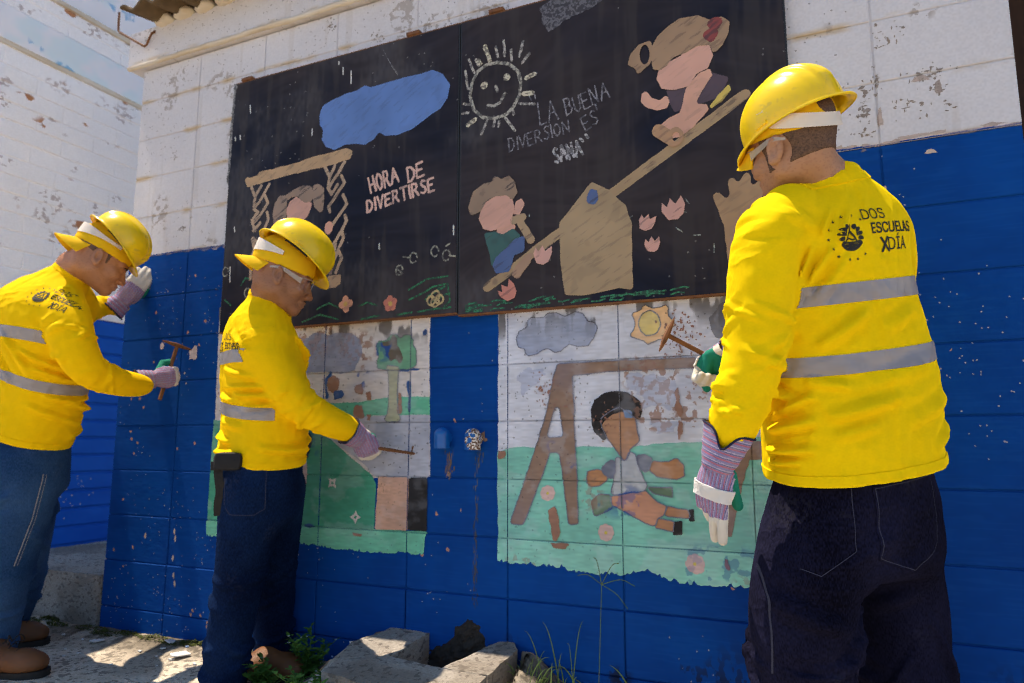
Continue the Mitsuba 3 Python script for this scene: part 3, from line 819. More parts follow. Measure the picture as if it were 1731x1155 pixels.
# ---------------------------------------------------------------- pipe stubs
def pipe_stub(x, z0, z1, m_, label, seed):
    t = thing('pipe_stub', label, 'pipe')
    prof = [(0.020, z0), (0.0285, z0)] + [(0.0285, z1 - 0.026)] + [(0.0285 * math.cos(a), z1 - 0.026 + 0.026 * math.sin(a)) for a in np.linspace(0.2, 1.5, 7)] + [(0.0005, z1)]
    b = trimesh.creation.revolve(np.array(prof), sections=28); b.apply_translation((x, -0.034, 0)); add(t, 'elbow', b, m_, smooth=40)
    add(t, 'neck', sweep([(x, 0.01, (z0 + z1) / 2), (x, -0.03, (z0 + z1) / 2)], 0.024, 14), m_, smooth=40)
    d = trimesh.creation.cylinder(0.020, 0.006, sections=20); d.apply_translation((x, -0.034, z0 + 0.02)); add(t, 'bore', d, RUST)
    return t
chipped = surface('flaking_blue_metal', lambda p, n, uv: dr.select((fbm(p.x * 60, p.y * 60, p.z * 60, 3) + 6.0 * (p.x + 1.143) > 0.54), mix((0.16, 0.09, 0.05), (0.62, 0.60, 0.56), smoothstep(0.45, 0.6, noise(p.x * 190, p.y * 190, p.z * 190))), mi.Color3f(0.006, 0.10, 0.36)), 0.55, 0.4)
pipe_stub(-1.257, 0.705, 0.780, surface('blue_pipe_paint', lambda p, n, uv: mix((0.004, 0.085, 0.34), (0.006, 0.11, 0.40), fbm(p.x * 40, p.y * 40, p.z * 40, 2)), 0.25, 0.5), 'blue painted capped pipe stub on the strip between the two wall paintings', 1)
pipe_stub(-1.134, 0.700, 0.776, chipped, 'pipe stub with flaked paint and rust, right of the smooth blue one', 2)
def stain(x, z0, z1, w, n, seed):
    r = np.random.default_rng(seed); out = []
    for k in range(n):
        a = z0 + (z1 - z0) * r.random() ** 0.8; l = 0.006 + 0.020 * r.random()
        out.append(ring((x + w * r.normal() * 0.45, a), 0.0008 + 0.0016 * r.random() ** 2, l / 2, 9, k, 0.9))
    return union_all(out)
def tilt_x(g, x, z, k): return affinity.affine_transform(g, [1, k, 0, 1, -k * z, 0])
wall_coat(wall, 'rust_stain', stain(-1.245, 0.70, 0.60, 0.022, 46, 1), (0.15, 0.10, 0.07), 0.3, 1, edge=0.002)
wall_coat(wall, 'rust_stain', union_all([stain(-1.127, 0.71, 0.64, 0.02, 20, 2), stain(-1.136, 0.64, 0.16, 0.009, 90, 3)]), (0.055, 0.055, 0.065), 0.3, 1, edge=0.002)
wall_coat(wall, 'fresh_chip', union_all([ring(q, 0.030, 0.034, 13, 3, 0.8) for q in [(-2.554, 1.118)]] + [ring((-2.60, 1.03), 0.005, 0.007, 9, 2, 0.6), ring((-2.585, 0.985), 0.004, 0.004, 9, 4, 0.6), ring((-2.755, 1.165), 0.010, 0.018, 9, 6, 0.6)]), (0.62, 0.52, 0.48), 0.15, 2, edge=0.005, label='fresh pale chip knocked out of the blue paint')
wall_coat(wall, 'rust_stain', union_all([ring((-1.108, 0.75), 0.008, 0.016, 11, 2, 0.7), ring((-1.10, 0.735), 0.012, 0.006, 11, 3, 0.7)]), (0.16, 0.075, 0.03), 0.2, 2, edge=0.002)

def speckle(x, z, sx, sz, n, seed, big=0.006):
    r = np.random.default_rng(seed)
    return union_all([ring((x + sx * r.normal() * 0.5, z + sz * r.normal() * 0.5), 0.0015 + big * r.random() ** 2.5, 0.0015 + big * r.random() ** 2.5, 8, k, 0.9) for k in range(n)])
wall_coat(wall, 'worn_spots', union_all([speckle(q[0], q[1], sx, sz, n, s_) for q, sx, sz, n, s_ in zip([(0.1698, 1.714), (0.2043, 1.802), (0.3433, 1.799), (0.3693, 1.747), (0.2912, 1.708), (0.2456, 1.945), (-2.768, 2.081), (-2.675, 1.717), (-3.022, 2.772), (-1.859, 2.52), (-1.609, 2.415)], (0.02, 0.015, 0.06, 0.03, 0.05, 0.06, 0.03, 0.03, 0.05, 0.04, 0.05), (0.10, 0.05, 0.02, 0.05, 0.04, 0.05, 0.03, 0.03, 0.02, 0.03, 0.03), (50, 24, 34, 26, 22, 26, 14, 20, 18, 20, 24), range(11))]), (0.24, 0.20, 0.165), 0.2, 1, edge=0.0015)

# ---------------------------------------------------------------- broken concrete drain box
db = thing('drain_box', 'broken grey concrete drain box with a dark open pit at the foot of the wall', 'drain')
def slab_piece(p, seed, name):
    g = Polygon(p).segmentize(0.03); m_ = trimesh.creation.extrude_polygon(g, 0.3, engine='earcut'); m_.apply_translation((0, 0, -0.3))
    v, f = trimesh.remesh.subdivide_to_size(m_.vertices, m_.faces, 0.018); m_ = trimesh.Trimesh(v, f)
    m_.vertices[:, 2] += 0.062 + 0.12 * m_.vertices[:, 1]
    m_.vertices += 0.009 * (np.stack([meshkit.fbm(m_.vertices * 18 + k * 3, 3, seed + k) for k in range(3)], 1) - 0.5)
    return add(db, name, m_, CONC, smooth=28)
slab_piece([(-1.475, -0.004), (-1.314, -0.006), (-1.330, -0.209), (-1.488, -0.292), (-1.535, -0.16)], 1, 'left_rim')
slab_piece([(-1.492, -0.297), (-1.333, -0.215), (-1.133, -0.247), (-0.968, -0.254), (-0.965, -0.34), (-1.26, -0.42), (-1.48, -0.38)], 3, 'front_rim')
slab_piece([(-1.127, -0.241), (-1.060, -0.042), (-1.040, -0.004), (-0.985, -0.004), (-0.958, -0.045), (-0.964, -0.249)], 5, 'right_rim')
add(db, 'pit_floor', boxm((-1.42, -0.27, -0.26), (-1.0, -0.0, -0.22)), SOIL)
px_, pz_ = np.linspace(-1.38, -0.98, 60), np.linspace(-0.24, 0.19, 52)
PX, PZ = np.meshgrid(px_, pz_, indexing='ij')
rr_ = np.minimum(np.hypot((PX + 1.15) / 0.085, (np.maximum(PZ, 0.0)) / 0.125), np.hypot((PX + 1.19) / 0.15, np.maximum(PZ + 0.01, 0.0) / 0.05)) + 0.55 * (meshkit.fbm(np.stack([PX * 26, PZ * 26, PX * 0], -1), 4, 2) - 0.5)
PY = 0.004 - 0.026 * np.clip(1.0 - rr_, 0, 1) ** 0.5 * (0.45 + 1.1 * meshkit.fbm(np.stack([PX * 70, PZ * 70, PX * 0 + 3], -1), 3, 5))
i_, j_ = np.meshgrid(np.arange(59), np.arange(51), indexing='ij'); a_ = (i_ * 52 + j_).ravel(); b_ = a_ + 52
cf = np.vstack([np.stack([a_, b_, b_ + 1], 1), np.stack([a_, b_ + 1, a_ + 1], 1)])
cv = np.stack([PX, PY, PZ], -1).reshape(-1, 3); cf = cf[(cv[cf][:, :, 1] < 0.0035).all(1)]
add(db, 'crumbled_render_shade', trimesh.Trimesh(cv, cf, process=False), surface('wet_render', lambda p, n, uv: mix((0.012, 0.011, 0.011), (0.060, 0.052, 0.045), fbm(p.x * 50, p.y * 50, p.z * 50, 4)), 0.95, 0.05, rough_ground), smooth=False, label='crumbled render behind the drain pit, coloured dark for the shade there')  # crumbled render; the shade of the pit is painted in as near-black colour

# ---------------------------------------------------------------- weeds, grass and moss along the wall
def leaf_fn(dark, light):
    return lambda p, n, uv: mix(dark, light, fbm(p.x * 40, p.y * 40, p.z * 40, 2))
scene['weed_leaf'] = {'type': 'twosided', 'bsdf': {'type': 'principled', 'base_color': proc(leaf_fn((0.035, 0.095, 0.014), (0.085, 0.19, 0.03))), 'roughness': 0.5, 'specular': 0.35}}
scene['grass_blade'] = {'type': 'twosided', 'bsdf': {'type': 'principled', 'base_color': proc(leaf_fn((0.07, 0.13, 0.025), (0.16, 0.21, 0.06))), 'roughness': 0.55, 'specular': 0.3}}
scene['moss'] = {'type': 'twosided', 'bsdf': {'type': 'principled', 'base_color': proc(leaf_fn((0.030, 0.045, 0.010), (0.085, 0.10, 0.022))), 'roughness': 0.8, 'specular': 0.2}}
scene['petal'] = {'type': 'twosided', 'bsdf': {'type': 'principled', 'base_color': {'type': 'rgb', 'value': [0.7, 0.7, 0.72]}, 'roughness': 0.7}}
def leaf(o, d, L, w, bend, rng_):
    d = norm(d); s = norm(np.cross(d, (0, 0, 1)) + 1e-6); u = np.cross(s, d)
    a = 0.6 * (rng_.random() - 0.5); s = s * math.cos(a) + u * math.sin(a)
    rows = []
    for k, ww in zip((0, 0.2, 0.45, 0.7, 0.9, 1.0), (0.1, 0.75, 1.0, 0.8, 0.4, 0.04)):
        c = np.asarray(o) + d * L * k + np.array([0, 0, -bend * L * k * k]); rows += [c - s * w * ww / 2 + (0, 0, 0.12 * w * ww), c, c + s * w * ww / 2 + (0, 0, 0.12 * w * ww)]
    f = []
    for k in range(5):
        for j in range(2):
            a_ = k * 3 + j; f += [[a_, a_ + 1, a_ + 4], [a_, a_ + 4, a_ + 3]]
    return trimesh.Trimesh(np.array(rows), f, process=False)
def weed(x, y, z, H, n, seed, label):
    r = np.random.default_rng(seed); t = thing('weed', label, 'plant'); sm, lf, fl = [], [], []
    for k in range(n):
        a = r.random() * 6.28; sp = 0.25 + 0.55 * r.random(); h = H * (0.45 + 0.55 * r.random())
        p = crom([(x + 0.05 * r.normal(), y + 0.04 * r.normal(), z), (x + 0.3 * sp * h * math.cos(a) + 0.03 * r.normal(), y + 0.3 * sp * h * math.sin(a), z + 0.55 * h), (x + sp * h * math.cos(a) + 0.03 * r.normal(), min(-0.03, y + sp * h * math.sin(a)), z + h)], 5)
        sm.append(sweep(p, np.linspace(0.0022, 0.0010, len(p)), 5))
        for j in range(1, len(p)):
            for q in range(3):
                b = r.random() * 6.28; L = (0.020 + 0.024 * r.random()) * (1.1 - 0.4 * j / len(p))
                lf.append(leaf(p[j], (math.cos(b), math.sin(b), 0.35 + 0.3 * r.random()), L, L * 0.46, 0.3 * r.random(), r))
        if r.random() < 0.4:
            for q in range(4):
                b = q * 1.57; fl.append(leaf(p[-1], (math.cos(b), math.sin(b), 0.5), 0.007, 0.006, 0, r))
    add(t, 'stem', cat(sm), 'weed_leaf', smooth=True, kind='stuff'); add(t, 'leaves', cat(lf), 'weed_leaf', kind='stuff')
    if fl: add(t, 'flowers', cat(fl), 'petal', kind='stuff')
weed(-1.70, -0.16, -0.10, 0.21, 12, 1, 'leafy green weed with tiny white flowers left of the drain box, tallest of the weeds')
weed(-1.50, -0.40, -0.11, 0.13, 14, 2, 'low leafy weed in front of the drain box')
weed(-1.80, -0.30, -0.11, 0.10, 9, 4, 'small low weed beside the middle worker\'s boots')
weed(-1.40, -0.50, -0.11, 0.10, 10, 6, 'low weed at the front left corner of the drain box')
def blade(o, tip, w, arch, n=9):
    o, tip = np.asarray(o, float), np.asarray(tip, float); t = np.linspace(0, 1, n)
    p = o + (tip - o) * t[:, None] + np.array([0, 0, 1]) * (arch * 4 * t * (1 - t))[:, None]
    s = norm(np.cross(np.gradient(p, axis=0), (0.25, 1, 0.1))); ww = (w * (1 - t ** 2.2) + 0.0004)[:, None]
    v = np.stack([p - s * ww / 2, p + s * ww / 2], 1).reshape(-1, 3); i = np.arange(n - 1) * 2
    return trimesh.Trimesh(v, np.vstack([np.stack([i, i + 1, i + 3], 1), np.stack([i, i + 3, i + 2], 1)]), process=False)
def tuft(x, y, z, H, n, seed, label, w=0.004, heads=0, lean=0.5):
    r = np.random.default_rng(seed); t = thing('grass_tuft', label, 'grass'); bs, hs = [], []
    for k in range(n):
        a = r.random() * 6.28; h = H * (0.35 + 0.65 * r.random()); o = (x + 0.03 * r.normal(), min(-0.02, y + 0.02 * r.normal()), z)
        bs.append(blade(o, (o[0] + lean * h * math.cos(a), min(-0.015, o[1] + 0.6 * lean * h * math.sin(a)), z + h * (0.55 + 0.4 * r.random())), w * (0.6 + 0.8 * r.random()), 0.22 * h))
    for k in range(heads):
        top = np.array([x + 0.03 * r.normal(), y, z + H * (1.25 + 0.3 * r.random())]); st_ = crom([(x, y, z), (x + 0.01, y, z + H * 0.7), top], 5)
        hs.append(sweep(st_, 0.0011, 5))
        for q in range(5):
            b = -0.6 + 0.75 * q + 0.2 * r.random(); L = 0.08 + 0.045 * r.random()
            hs.append(sweep(crom([top, top + L * 0.6 * np.array([math.cos(b), -0.1, math.sin(b)]), top + L * np.array([math.cos(b) * 1.05, -0.15, math.sin(b) - 0.25])], 4), 0.0011, 4))
    add(t, 'blades', cat(bs), 'grass_blade', kind='stuff')
    if hs: add(t, 'seed_heads', cat(hs), 'grass_blade', smooth=True, kind='stuff')
tuft(-0.89, -0.10, -0.11, 0.22, 40, 1, 'dense grass tuft at the right side of the drain box', 0.0040, 0, 0.45)
tuft(-0.80, -0.08, -0.11, 0.36, 9, 2, 'thin tall grass blades right of the drain box', 0.0040, 0, 0.30)
tuft(-0.68, -0.07, -0.11, 0.27, 6, 3, 'grass with one tall spreading seed head below the painted boy', 0.006, 1, 0.6)
tuft(-0.50, -0.09, -0.11, 0.18, 8, 4, 'sparse arching grass left of the tall worker\'s legs', 0.005, 0, 0.8)
tuft(-0.38, -0.10, -0.11, 0.16, 7, 5, 'short grass at the wall foot close to the tall worker', 0.006, 0, 0.8)
mi_, k_ = [], 0
r = np.random.default_rng(77)
for (x, y, s) in [(-3.25, -0.05, .05), (-3.02, -0.04, .07), (-2.90, -0.06, .06), (-2.80, -0.035, .05), (-2.62, -0.04, .07), (-2.48, -0.05, .06), (-2.40, -0.04, .05), (-2.33, -0.03, .05), (-2.1, -0.04, .05), (-1.95, -0.05, .06), (-3.42, -0.06, .05), (-3.35, -0.02, .04), (-3.33, -0.006, .03)]:
    for q in range(170):
        a = r.random() * 6.28; rr_ = s * math.sqrt(r.random()); o = (x + 1.5 * rr_ * math.cos(a), min(-0.006, y + 0.45 * rr_ * math.sin(a)), float(ground_z(np.array([x]), np.array([y]))[0]) - 0.002 + 0.02 * (1 - rr_ / s) * r.random())
        b = r.random() * 6.28; mi_.append(leaf(o, (math.cos(b), math.sin(b), 0.6 + r.random()), 0.008 + 0.012 * r.random(), 0.006, 0.4, r))
put('moss_patch', cat(mi_), 'moss'); tag('moss_patch', 'low dark green moss and seedlings along the foot of the walls', 'moss', kind='stuff')

# ---------------------------------------------------------------- flakes of paint on the ground
chipm = surface('paint_flake', (0.62, 0.62, 0.60), 0.8, 0.2)
chipb = surface('blue_paint_flake', (0.20, 0.30, 0.50), 0.8, 0.2)
def flake(x, y, s, seed, m_, label, group=None, lift=0.003):
    r = np.random.default_rng(seed); n = 9; a = np.sort(r.random(n)) * 6.28; k = s * (0.55 + 0.45 * r.random(n))
    p = Polygon(np.column_stack([x + k * np.cos(a) * 1.3, y + k * np.sin(a)])).buffer(0)
    if p.area < 1e-6: return
    q = max(polys(p), key=lambda g: g.area)
    m3 = trimesh.creation.extrude_polygon(q, 0.004, engine='earcut'); z = ground_z(m3.vertices[:, 0], m3.vertices[:, 1])
    m3.vertices[:, 2] += z.max() + lift + 0.25 * (m3.vertices[:, 0] - x) * (r.random() - 0.5)
    put(thing('paint_flake', label, 'paint flake', group), m3, m_)
flake(*(-2.5129, -0.0579, -0.1100)[:2], 0.028, 1, chipm, 'pale flake of paint on the ground, farther of the two big ones near the wall')
flake(*(-2.3556, -0.1441, -0.1100)[:2], 0.040, 2, chipm, 'largest pale flake of paint on the sunlit ground')
flake(*(-2.8434, -0.1396, -0.1100)[:2], 0.030, 3, chipm, 'pale blue white flake in the shade in front of the step')
r = np.random.default_rng(3)
for k in range(46):
    x, y = -3.3 + 2.4 * r.random(), -0.06 - 0.5 * r.random() ** 1.5
    if -1.55 < x < -0.9 and y > -0.45: continue
    flake(x, y, 0.004 + 0.009 * r.random() ** 2, 100 + k, chipm if r.random() < 0.75 else chipb, 'tiny crumb of paint scattered on the ground by the wall', 'tiny paint crumbs on the ground', 0.001)
# ---------------------------------------------------------------- two blackboards hung on the wall, painted by hand
def chalkboard(x0, x1, z0, z1, label):
    t = thing('blackboard', label, 'blackboard', 'blackboards on the wall')
    b = boxm((x0, -0.030, z0), (x1, -0.004, z1)); add(t, 'panel', b, BOARD)
    w = 0.006
    add(t, 'edge_strip', boxm((x0 - w, -0.028, z0 - w), (x1 + w, -0.003, z0 - 0.0005)), RUST)
    add(t, 'edge_strip', boxm((x0 - w, -0.028, z1 + 0.0005), (x1 + w, -0.003, z1 + w)), RUST)
    add(t, 'edge_strip', boxm((x0 - w, -0.028, z0), (x0 - 0.0005, -0.003, z1)), DARK)
    add(t, 'edge_strip', boxm((x1 + 0.0005, -0.028, z0), (x1 + w, -0.003, z1)), DARK)
    return t
b1 = chalkboard(-2.372, -1.212, 1.199, 2.345, 'left blackboard painted with a blue cloud and a girl on a chain swing')
b2 = chalkboard(-1.196, -0.041, 1.190, 2.345, 'right blackboard painted with two children on a seesaw and a chalk sun')
for x in (-2.30, -1.42, -1.05, -0.62):
    add(b1 if x < -1.2 else b2, 'hanger', boxm((x - 0.03, -0.034, 2.352), (x + 0.03, -0.002, 2.366)), RUST)

TAN, PEACH, CORAL, HAIR = (0.36, 0.25, 0.15), (0.58, 0.33, 0.24), (0.55, 0.22, 0.17), (0.34, 0.23, 0.15)
# left board
board_coat(b1, 'painted_cloud', poly([(-1.878, 2.097), (-1.861, 2.141), (-1.807, 2.156), (-1.739, 2.168), (-1.686, 2.17), (-1.65, 2.184), (-1.62, 2.169), (-1.547, 2.172), (-1.462, 2.176), (-1.379, 2.175), (-1.325, 2.179), (-1.277, 2.15), (-1.246, 2.099), (-1.256, 2.046), (-1.288, 2.01), (-1.328, 1.994), (-1.361, 1.976), (-1.415, 1.949), (-1.484, 1.937), (-1.54, 1.945), (-1.569, 1.966), (-1.597, 1.939), (-1.64, 1.924), (-1.692, 1.938), (-1.737, 1.942), (-1.79, 1.929), (-1.837, 1.951), (-1.862, 1.988), (-1.853, 2.026), (-1.873, 2.056)]), (0.105, 0.20, 0.46), 0.16, 1, label='blue cloud painted at the top of the left blackboard')
sw = part(b1, 'painted_swing')
tag(sw, 'tan swing beam with looped chains and a girl with two pigtails')
board_coat(sw, 'beam', poly([(-2.278, 1.884), (-2.205, 1.883), (-2.198, 1.899), (-1.992, 1.905), (-1.882, 1.919), (-1.729, 1.925), (-1.696, 1.909), (-1.712, 1.877), (-1.772, 1.868), (-1.957, 1.859), (-2.119, 1.852), (-2.262, 1.838)]), (0.42, 0.28, 0.16), 0.3, 1, edge=0.006)
CH = [[(-2.235, 1.834), (-2.212, 1.788), (-2.181, 1.834)], [(-2.212, 1.788), (-2.218, 1.735), (-2.186, 1.762), (-2.134, 1.834)], [(-2.16, 1.792), (-2.138, 1.751), (-2.177, 1.699), (-2.218, 1.667)], [(-2.218, 1.735), (-2.191, 1.716), (-2.224, 1.683), (-2.201, 1.634)], [(-2.14, 1.709), (-2.131, 1.674), (-2.183, 1.579), (-2.214, 1.602), (-2.2, 1.551)],
      [(-2.175, 1.665), (-2.211, 1.635)], [(-2.183, 1.579), (-2.217, 1.515), (-2.215, 1.422)], [(-2.152, 1.56), (-2.174, 1.511), (-2.173, 1.429)], [(-2.218, 1.598), (-2.198, 1.547)],
      [(-1.835, 1.861), (-1.811, 1.817), (-1.785, 1.86)], [(-1.736, 1.867), (-1.813, 1.766), (-1.797, 1.738), (-1.77, 1.774)], [(-1.811, 1.817), (-1.817, 1.767)], [(-1.751, 1.811), (-1.735, 1.779), (-1.809, 1.686), (-1.802, 1.663)], [(-1.738, 1.726), (-1.718, 1.687), (-1.796, 1.594)],
      [(-1.726, 1.638), (-1.715, 1.615), (-1.776, 1.524), (-1.78, 1.468)], [(-1.741, 1.576), (-1.729, 1.546), (-1.781, 1.44)], [(-1.75, 1.492), (-1.736, 1.463), (-1.762, 1.403)], [(-1.768, 1.523), (-1.788, 1.405)]]
for c_ in (CH[:9], CH[9:]): board_coat(sw, 'chain', strokes(c_, 0.0150), (0.40, 0.29, 0.20), 0.55, 1, edge=0.003)
board_coat(sw, 'seat', poly([(-1.804, 1.393), (-1.733, 1.394), (-1.734, 1.358), (-1.76, 1.342), (-1.802, 1.343)]), (0.40, 0.27, 0.17), 0.4, 1)
gh = [poly([(-2.108, 1.696), (-2.101, 1.738), (-2.074, 1.772), (-2.035, 1.771), (-2.03, 1.732), (-2.034, 1.658), (-2.073, 1.618), (-2.101, 1.652)]), poly([(-2.038, 1.772), (-2.001, 1.787), (-1.947, 1.799), (-1.904, 1.791), (-1.889, 1.756), (-1.898, 1.722), (-1.934, 1.72), (-1.979, 1.756), (-2.008, 1.757), (-2.031, 1.735)]), poly([(-1.895, 1.792), (-1.867, 1.794), (-1.837, 1.77), (-1.835, 1.726), (-1.838, 1.662), (-1.861, 1.673), (-1.884, 1.696), (-1.897, 1.749)])]
board_coat(sw, 'face', poly([(-2.036, 1.703), (-2.016, 1.737), (-1.985, 1.756), (-1.943, 1.73), (-1.896, 1.716), (-1.901, 1.69), (-1.917, 1.66), (-1.956, 1.633), (-2.02, 1.641)]), (0.55, 0.32, 0.25), 0.1, 1)
board_coat(sw, 'hair', union_all(gh), (0.28, 0.20, 0.15), 0.7, 2)
board_coat(sw, 'hand', ring([(-1.805, 1.595)][0], 0.022, 0.028, 14, 3), (0.55, 0.30, 0.23), 0.1, 2)
board_coat(b1, 'painted_flower', flower([(-1.707, 1.27)][0], 0.034, 4, 0.1), (0.60, 0.30, 0.20), 0.3, 1)
board_coat(b1, 'painted_flower', flower([(-1.496, 1.255)][0], 0.032, 5, 0.4), (0.50, 0.18, 0.13), 0.3, 1)
for q in ([(-1.707, 1.27)], [(-1.496, 1.255)]):
    board_coat(b1, 'flower_centre', ring(q[0], 0.010), (0.55, 0.36, 0.10), 0.1, 2)
board_coat(b1, 'scribbled_flower', union_all([ring(q, 0.017).boundary.buffer(0.004) for q in [(-1.314, 1.251), (-1.295, 1.269), (-1.279, 1.253), (-1.297, 1.243)]]), (0.42, 0.33, 0.16), 0.5, 2)
gs = [[(-1.347, 1.285), (-1.308, 1.304), (-1.245, 1.31), (-1.234, 1.241), (-1.256, 1.226)], [(-1.333, 1.267), (-1.257, 1.3)], [(-1.34, 1.256), (-1.283, 1.296)], [(-1.326, 1.243), (-1.238, 1.275)], [(-1.413, 1.302), (-1.335, 1.335), (-1.245, 1.338)], [(-1.644, 1.257), (-1.602, 1.268), (-1.56, 1.253)], [(-1.849, 1.261), (-1.79, 1.281), (-1.745, 1.259)],
      [(-1.922, 1.212), (-1.833, 1.236), (-1.743, 1.211)], [(-1.412, 1.262), (-1.347, 1.285)], [(-1.371, 1.213), (-1.294, 1.218), (-1.231, 1.219)], [(-2.355, 1.34), (-2.318, 1.314)], [(-2.265, 1.398), (-2.241, 1.429), (-2.216, 1.42)], [(-1.464, 1.208), (-1.397, 1.213)], [(-1.628, 1.203), (-1.545, 1.212)]]
board_coat(b1, 'green_chalk_strokes', strokes(gs, 0.007), (0.05, 0.27, 0.12), 0.7, 1, CHALK, edge=0.002)
cs = [list(ring(q, 0.016, 0.02, 14, i).exterior.coords)[:-2] for i, q in enumerate([(-1.396, 1.425), (-1.302, 1.44), (-1.459, 1.383), (-1.253, 1.419), (-2.361, 1.467), (-2.228, 1.362)])]
cs += [[(-1.443, 1.434), (-1.409, 1.427)], [(-1.469, 1.389), (-1.444, 1.369)], [(-1.253, 1.455), (-1.237, 1.463)], [(-1.24, 1.417), (-1.215, 1.412)], [(-1.554, 1.5), (-1.552, 1.476)]]
board_coat(b1, 'chalk_circles', strokes(cs, 0.0065), (0.42, 0.42, 0.34), 0.75, 1, CHALK, edge=0.0015)
dr_ = [[(-2.272, 2.225), (-2.266, 2.187)], [(-1.762, 2.289), (-1.76, 2.259)], [(-1.72, 2.264), (-1.719, 2.208)], [(-1.785, 2.322), (-1.785, 2.308)], [(-1.913, 2.044), (-1.913, 2.016)], [(-2.321, 2.094), (-2.319, 2.072)], [(-2.351, 2.089), (-2.347, 2.072)], [(-2.335, 1.485), (-2.331, 1.418)], [(-1.554, 1.5), (-1.555, 1.478)], [(-1.223, 1.53), (-1.222, 1.495)], [(-2.324, 1.665), (-2.321, 1.644)]]
board_coat(b1, 'white_paint_drips', strokes(dr_, 0.0055), (0.62, 0.62, 0.60), 0.05, 1, edge=0.0015)
board_coat(b1, 'scratch', strokes([[(-1.562, 2.321), (-1.528, 2.258), (-1.488, 2.195)]], 0.003), (0.40, 0.40, 0.40), 0.6, 1, CHALK, edge=0.001)
board_coat(b1, 'white_overspray', poly([(-2.374, 2.349), (-2.357, 2.345), (-2.362, 2.316), (-2.368, 2.152), (-2.368, 2.01), (-2.372, 1.927), (-2.373, 1.871), (-2.384, 1.873), (-2.384, 2.013), (-2.381, 2.183), (-2.377, 2.327)]), (0.5, 0.5, 0.5), 0.5, 1, CHALK, edge=0.005)

# hand lettering: single strokes on a unit cell, capitals one unit high
LET = {'A': [[(0, 0), (.38, 1), (.75, 0)], [(.15, .4), (.62, .42)]], 'B': [[(0, 0), (.02, 1), (.4, .95), (.5, .75), (.4, .55), (.05, .5)], [(.4, .55), (.58, .3), (.45, .05), (0, 0)]],
       'D': [[(.05, 0), (.05, 1), (.35, .95), (.6, .6), (.55, .25), (.3, 0), (0, 0)]], 'E': [[(.55, 1), (.02, .98), (0, 0), (.55, .03)], [(.02, .52), (.42, .52)]],
       'H': [[(0, 0), (.03, 1)], [(.6, 0), (.58, 1)], [(0, .48), (.6, .52)]], 'I': [[(.1, 0), (.1, 1)]], 'L': [[(.02, 1), (0, .02), (.5, .05)]],
       'N': [[(0, 0), (.02, 1), (.55, .05), (.6, 1)]], 'O': [[(.3, 1), (.05, .75), (.02, .35), (.25, 0), (.5, .15), (.62, .55), (.5, .9), (.28, 1)]],
       'R': [[(0, 0), (.02, 1), (.42, .95), (.5, .72), (.35, .5), (.03, .48)], [(.25, .48), (.6, 0)]], 'S': [[(.5, .9), (.28, 1), (.06, .82), (.2, .58), (.45, .42), (.5, .18), (.28, 0), (.02, .1)]],
       'T': [[(0, .98), (.62, 1)], [(.3, 1), (.32, 0)]], 'U': [[(0, 1), (.02, .25), (.25, 0), (.5, .2), (.55, 1)]], 'V': [[(0, 1), (.28, 0), (.58, 1)]],
       '"': [[(.05, 1.1), (.1, .8)], [(.3, 1.1), (.32, .8)]], "'": [[(.1, 1.3), (.05, .9)]], ' ': []}
def lettering(text, start, end, h, gap=0.22, seed=0):
    """Lines for a hand-written line of capitals from start to end in the plane of the board."""
    r = np.random.default_rng(seed)
    wid = {c: max([x for l in LET[c] for x, _ in l], default=0.35) for c in set(text)}
    total = sum(wid[c] + gap for c in text) - gap
    u = np.array(end) - np.array(start); L = np.linalg.norm(u); u /= L; v = np.array([-u[1], u[0]])
    k = L / total; x = 0.0; out = []
    for c in text:
        hh = h * (1 + 0.14 * (r.random() - 0.5)); dz = 0.1 * h * (r.random() - 0.5); sh = 0.16 * (r.random() - 0.5)
        for l in LET[c]:
            out.append([tuple(np.array(start) + u * ((x + px_ + sh * py_) * k) + v * (py_ * hh + dz)) for px_, py_ in l])
        x += wid[c] + gap
    return out
t1 = lettering('HORA', *[(-1.601, 1.712), (-1.471, 1.741)], 0.066, seed=1) + lettering('DE', *[(-1.429, 1.734), (-1.356, 1.747)], 0.062, seed=2) + lettering('DIVERTIRSE', *[(-1.618, 1.638), (-1.31, 1.683)], 0.050, 0.24, seed=3)
board_coat(b1, 'painted_lettering', strokes(t1, 0.0100), (0.58, 0.38, 0.32), 0.45, 1, edge=0.003, label='pink hand painted words HORA DE DIVERTIRSE')

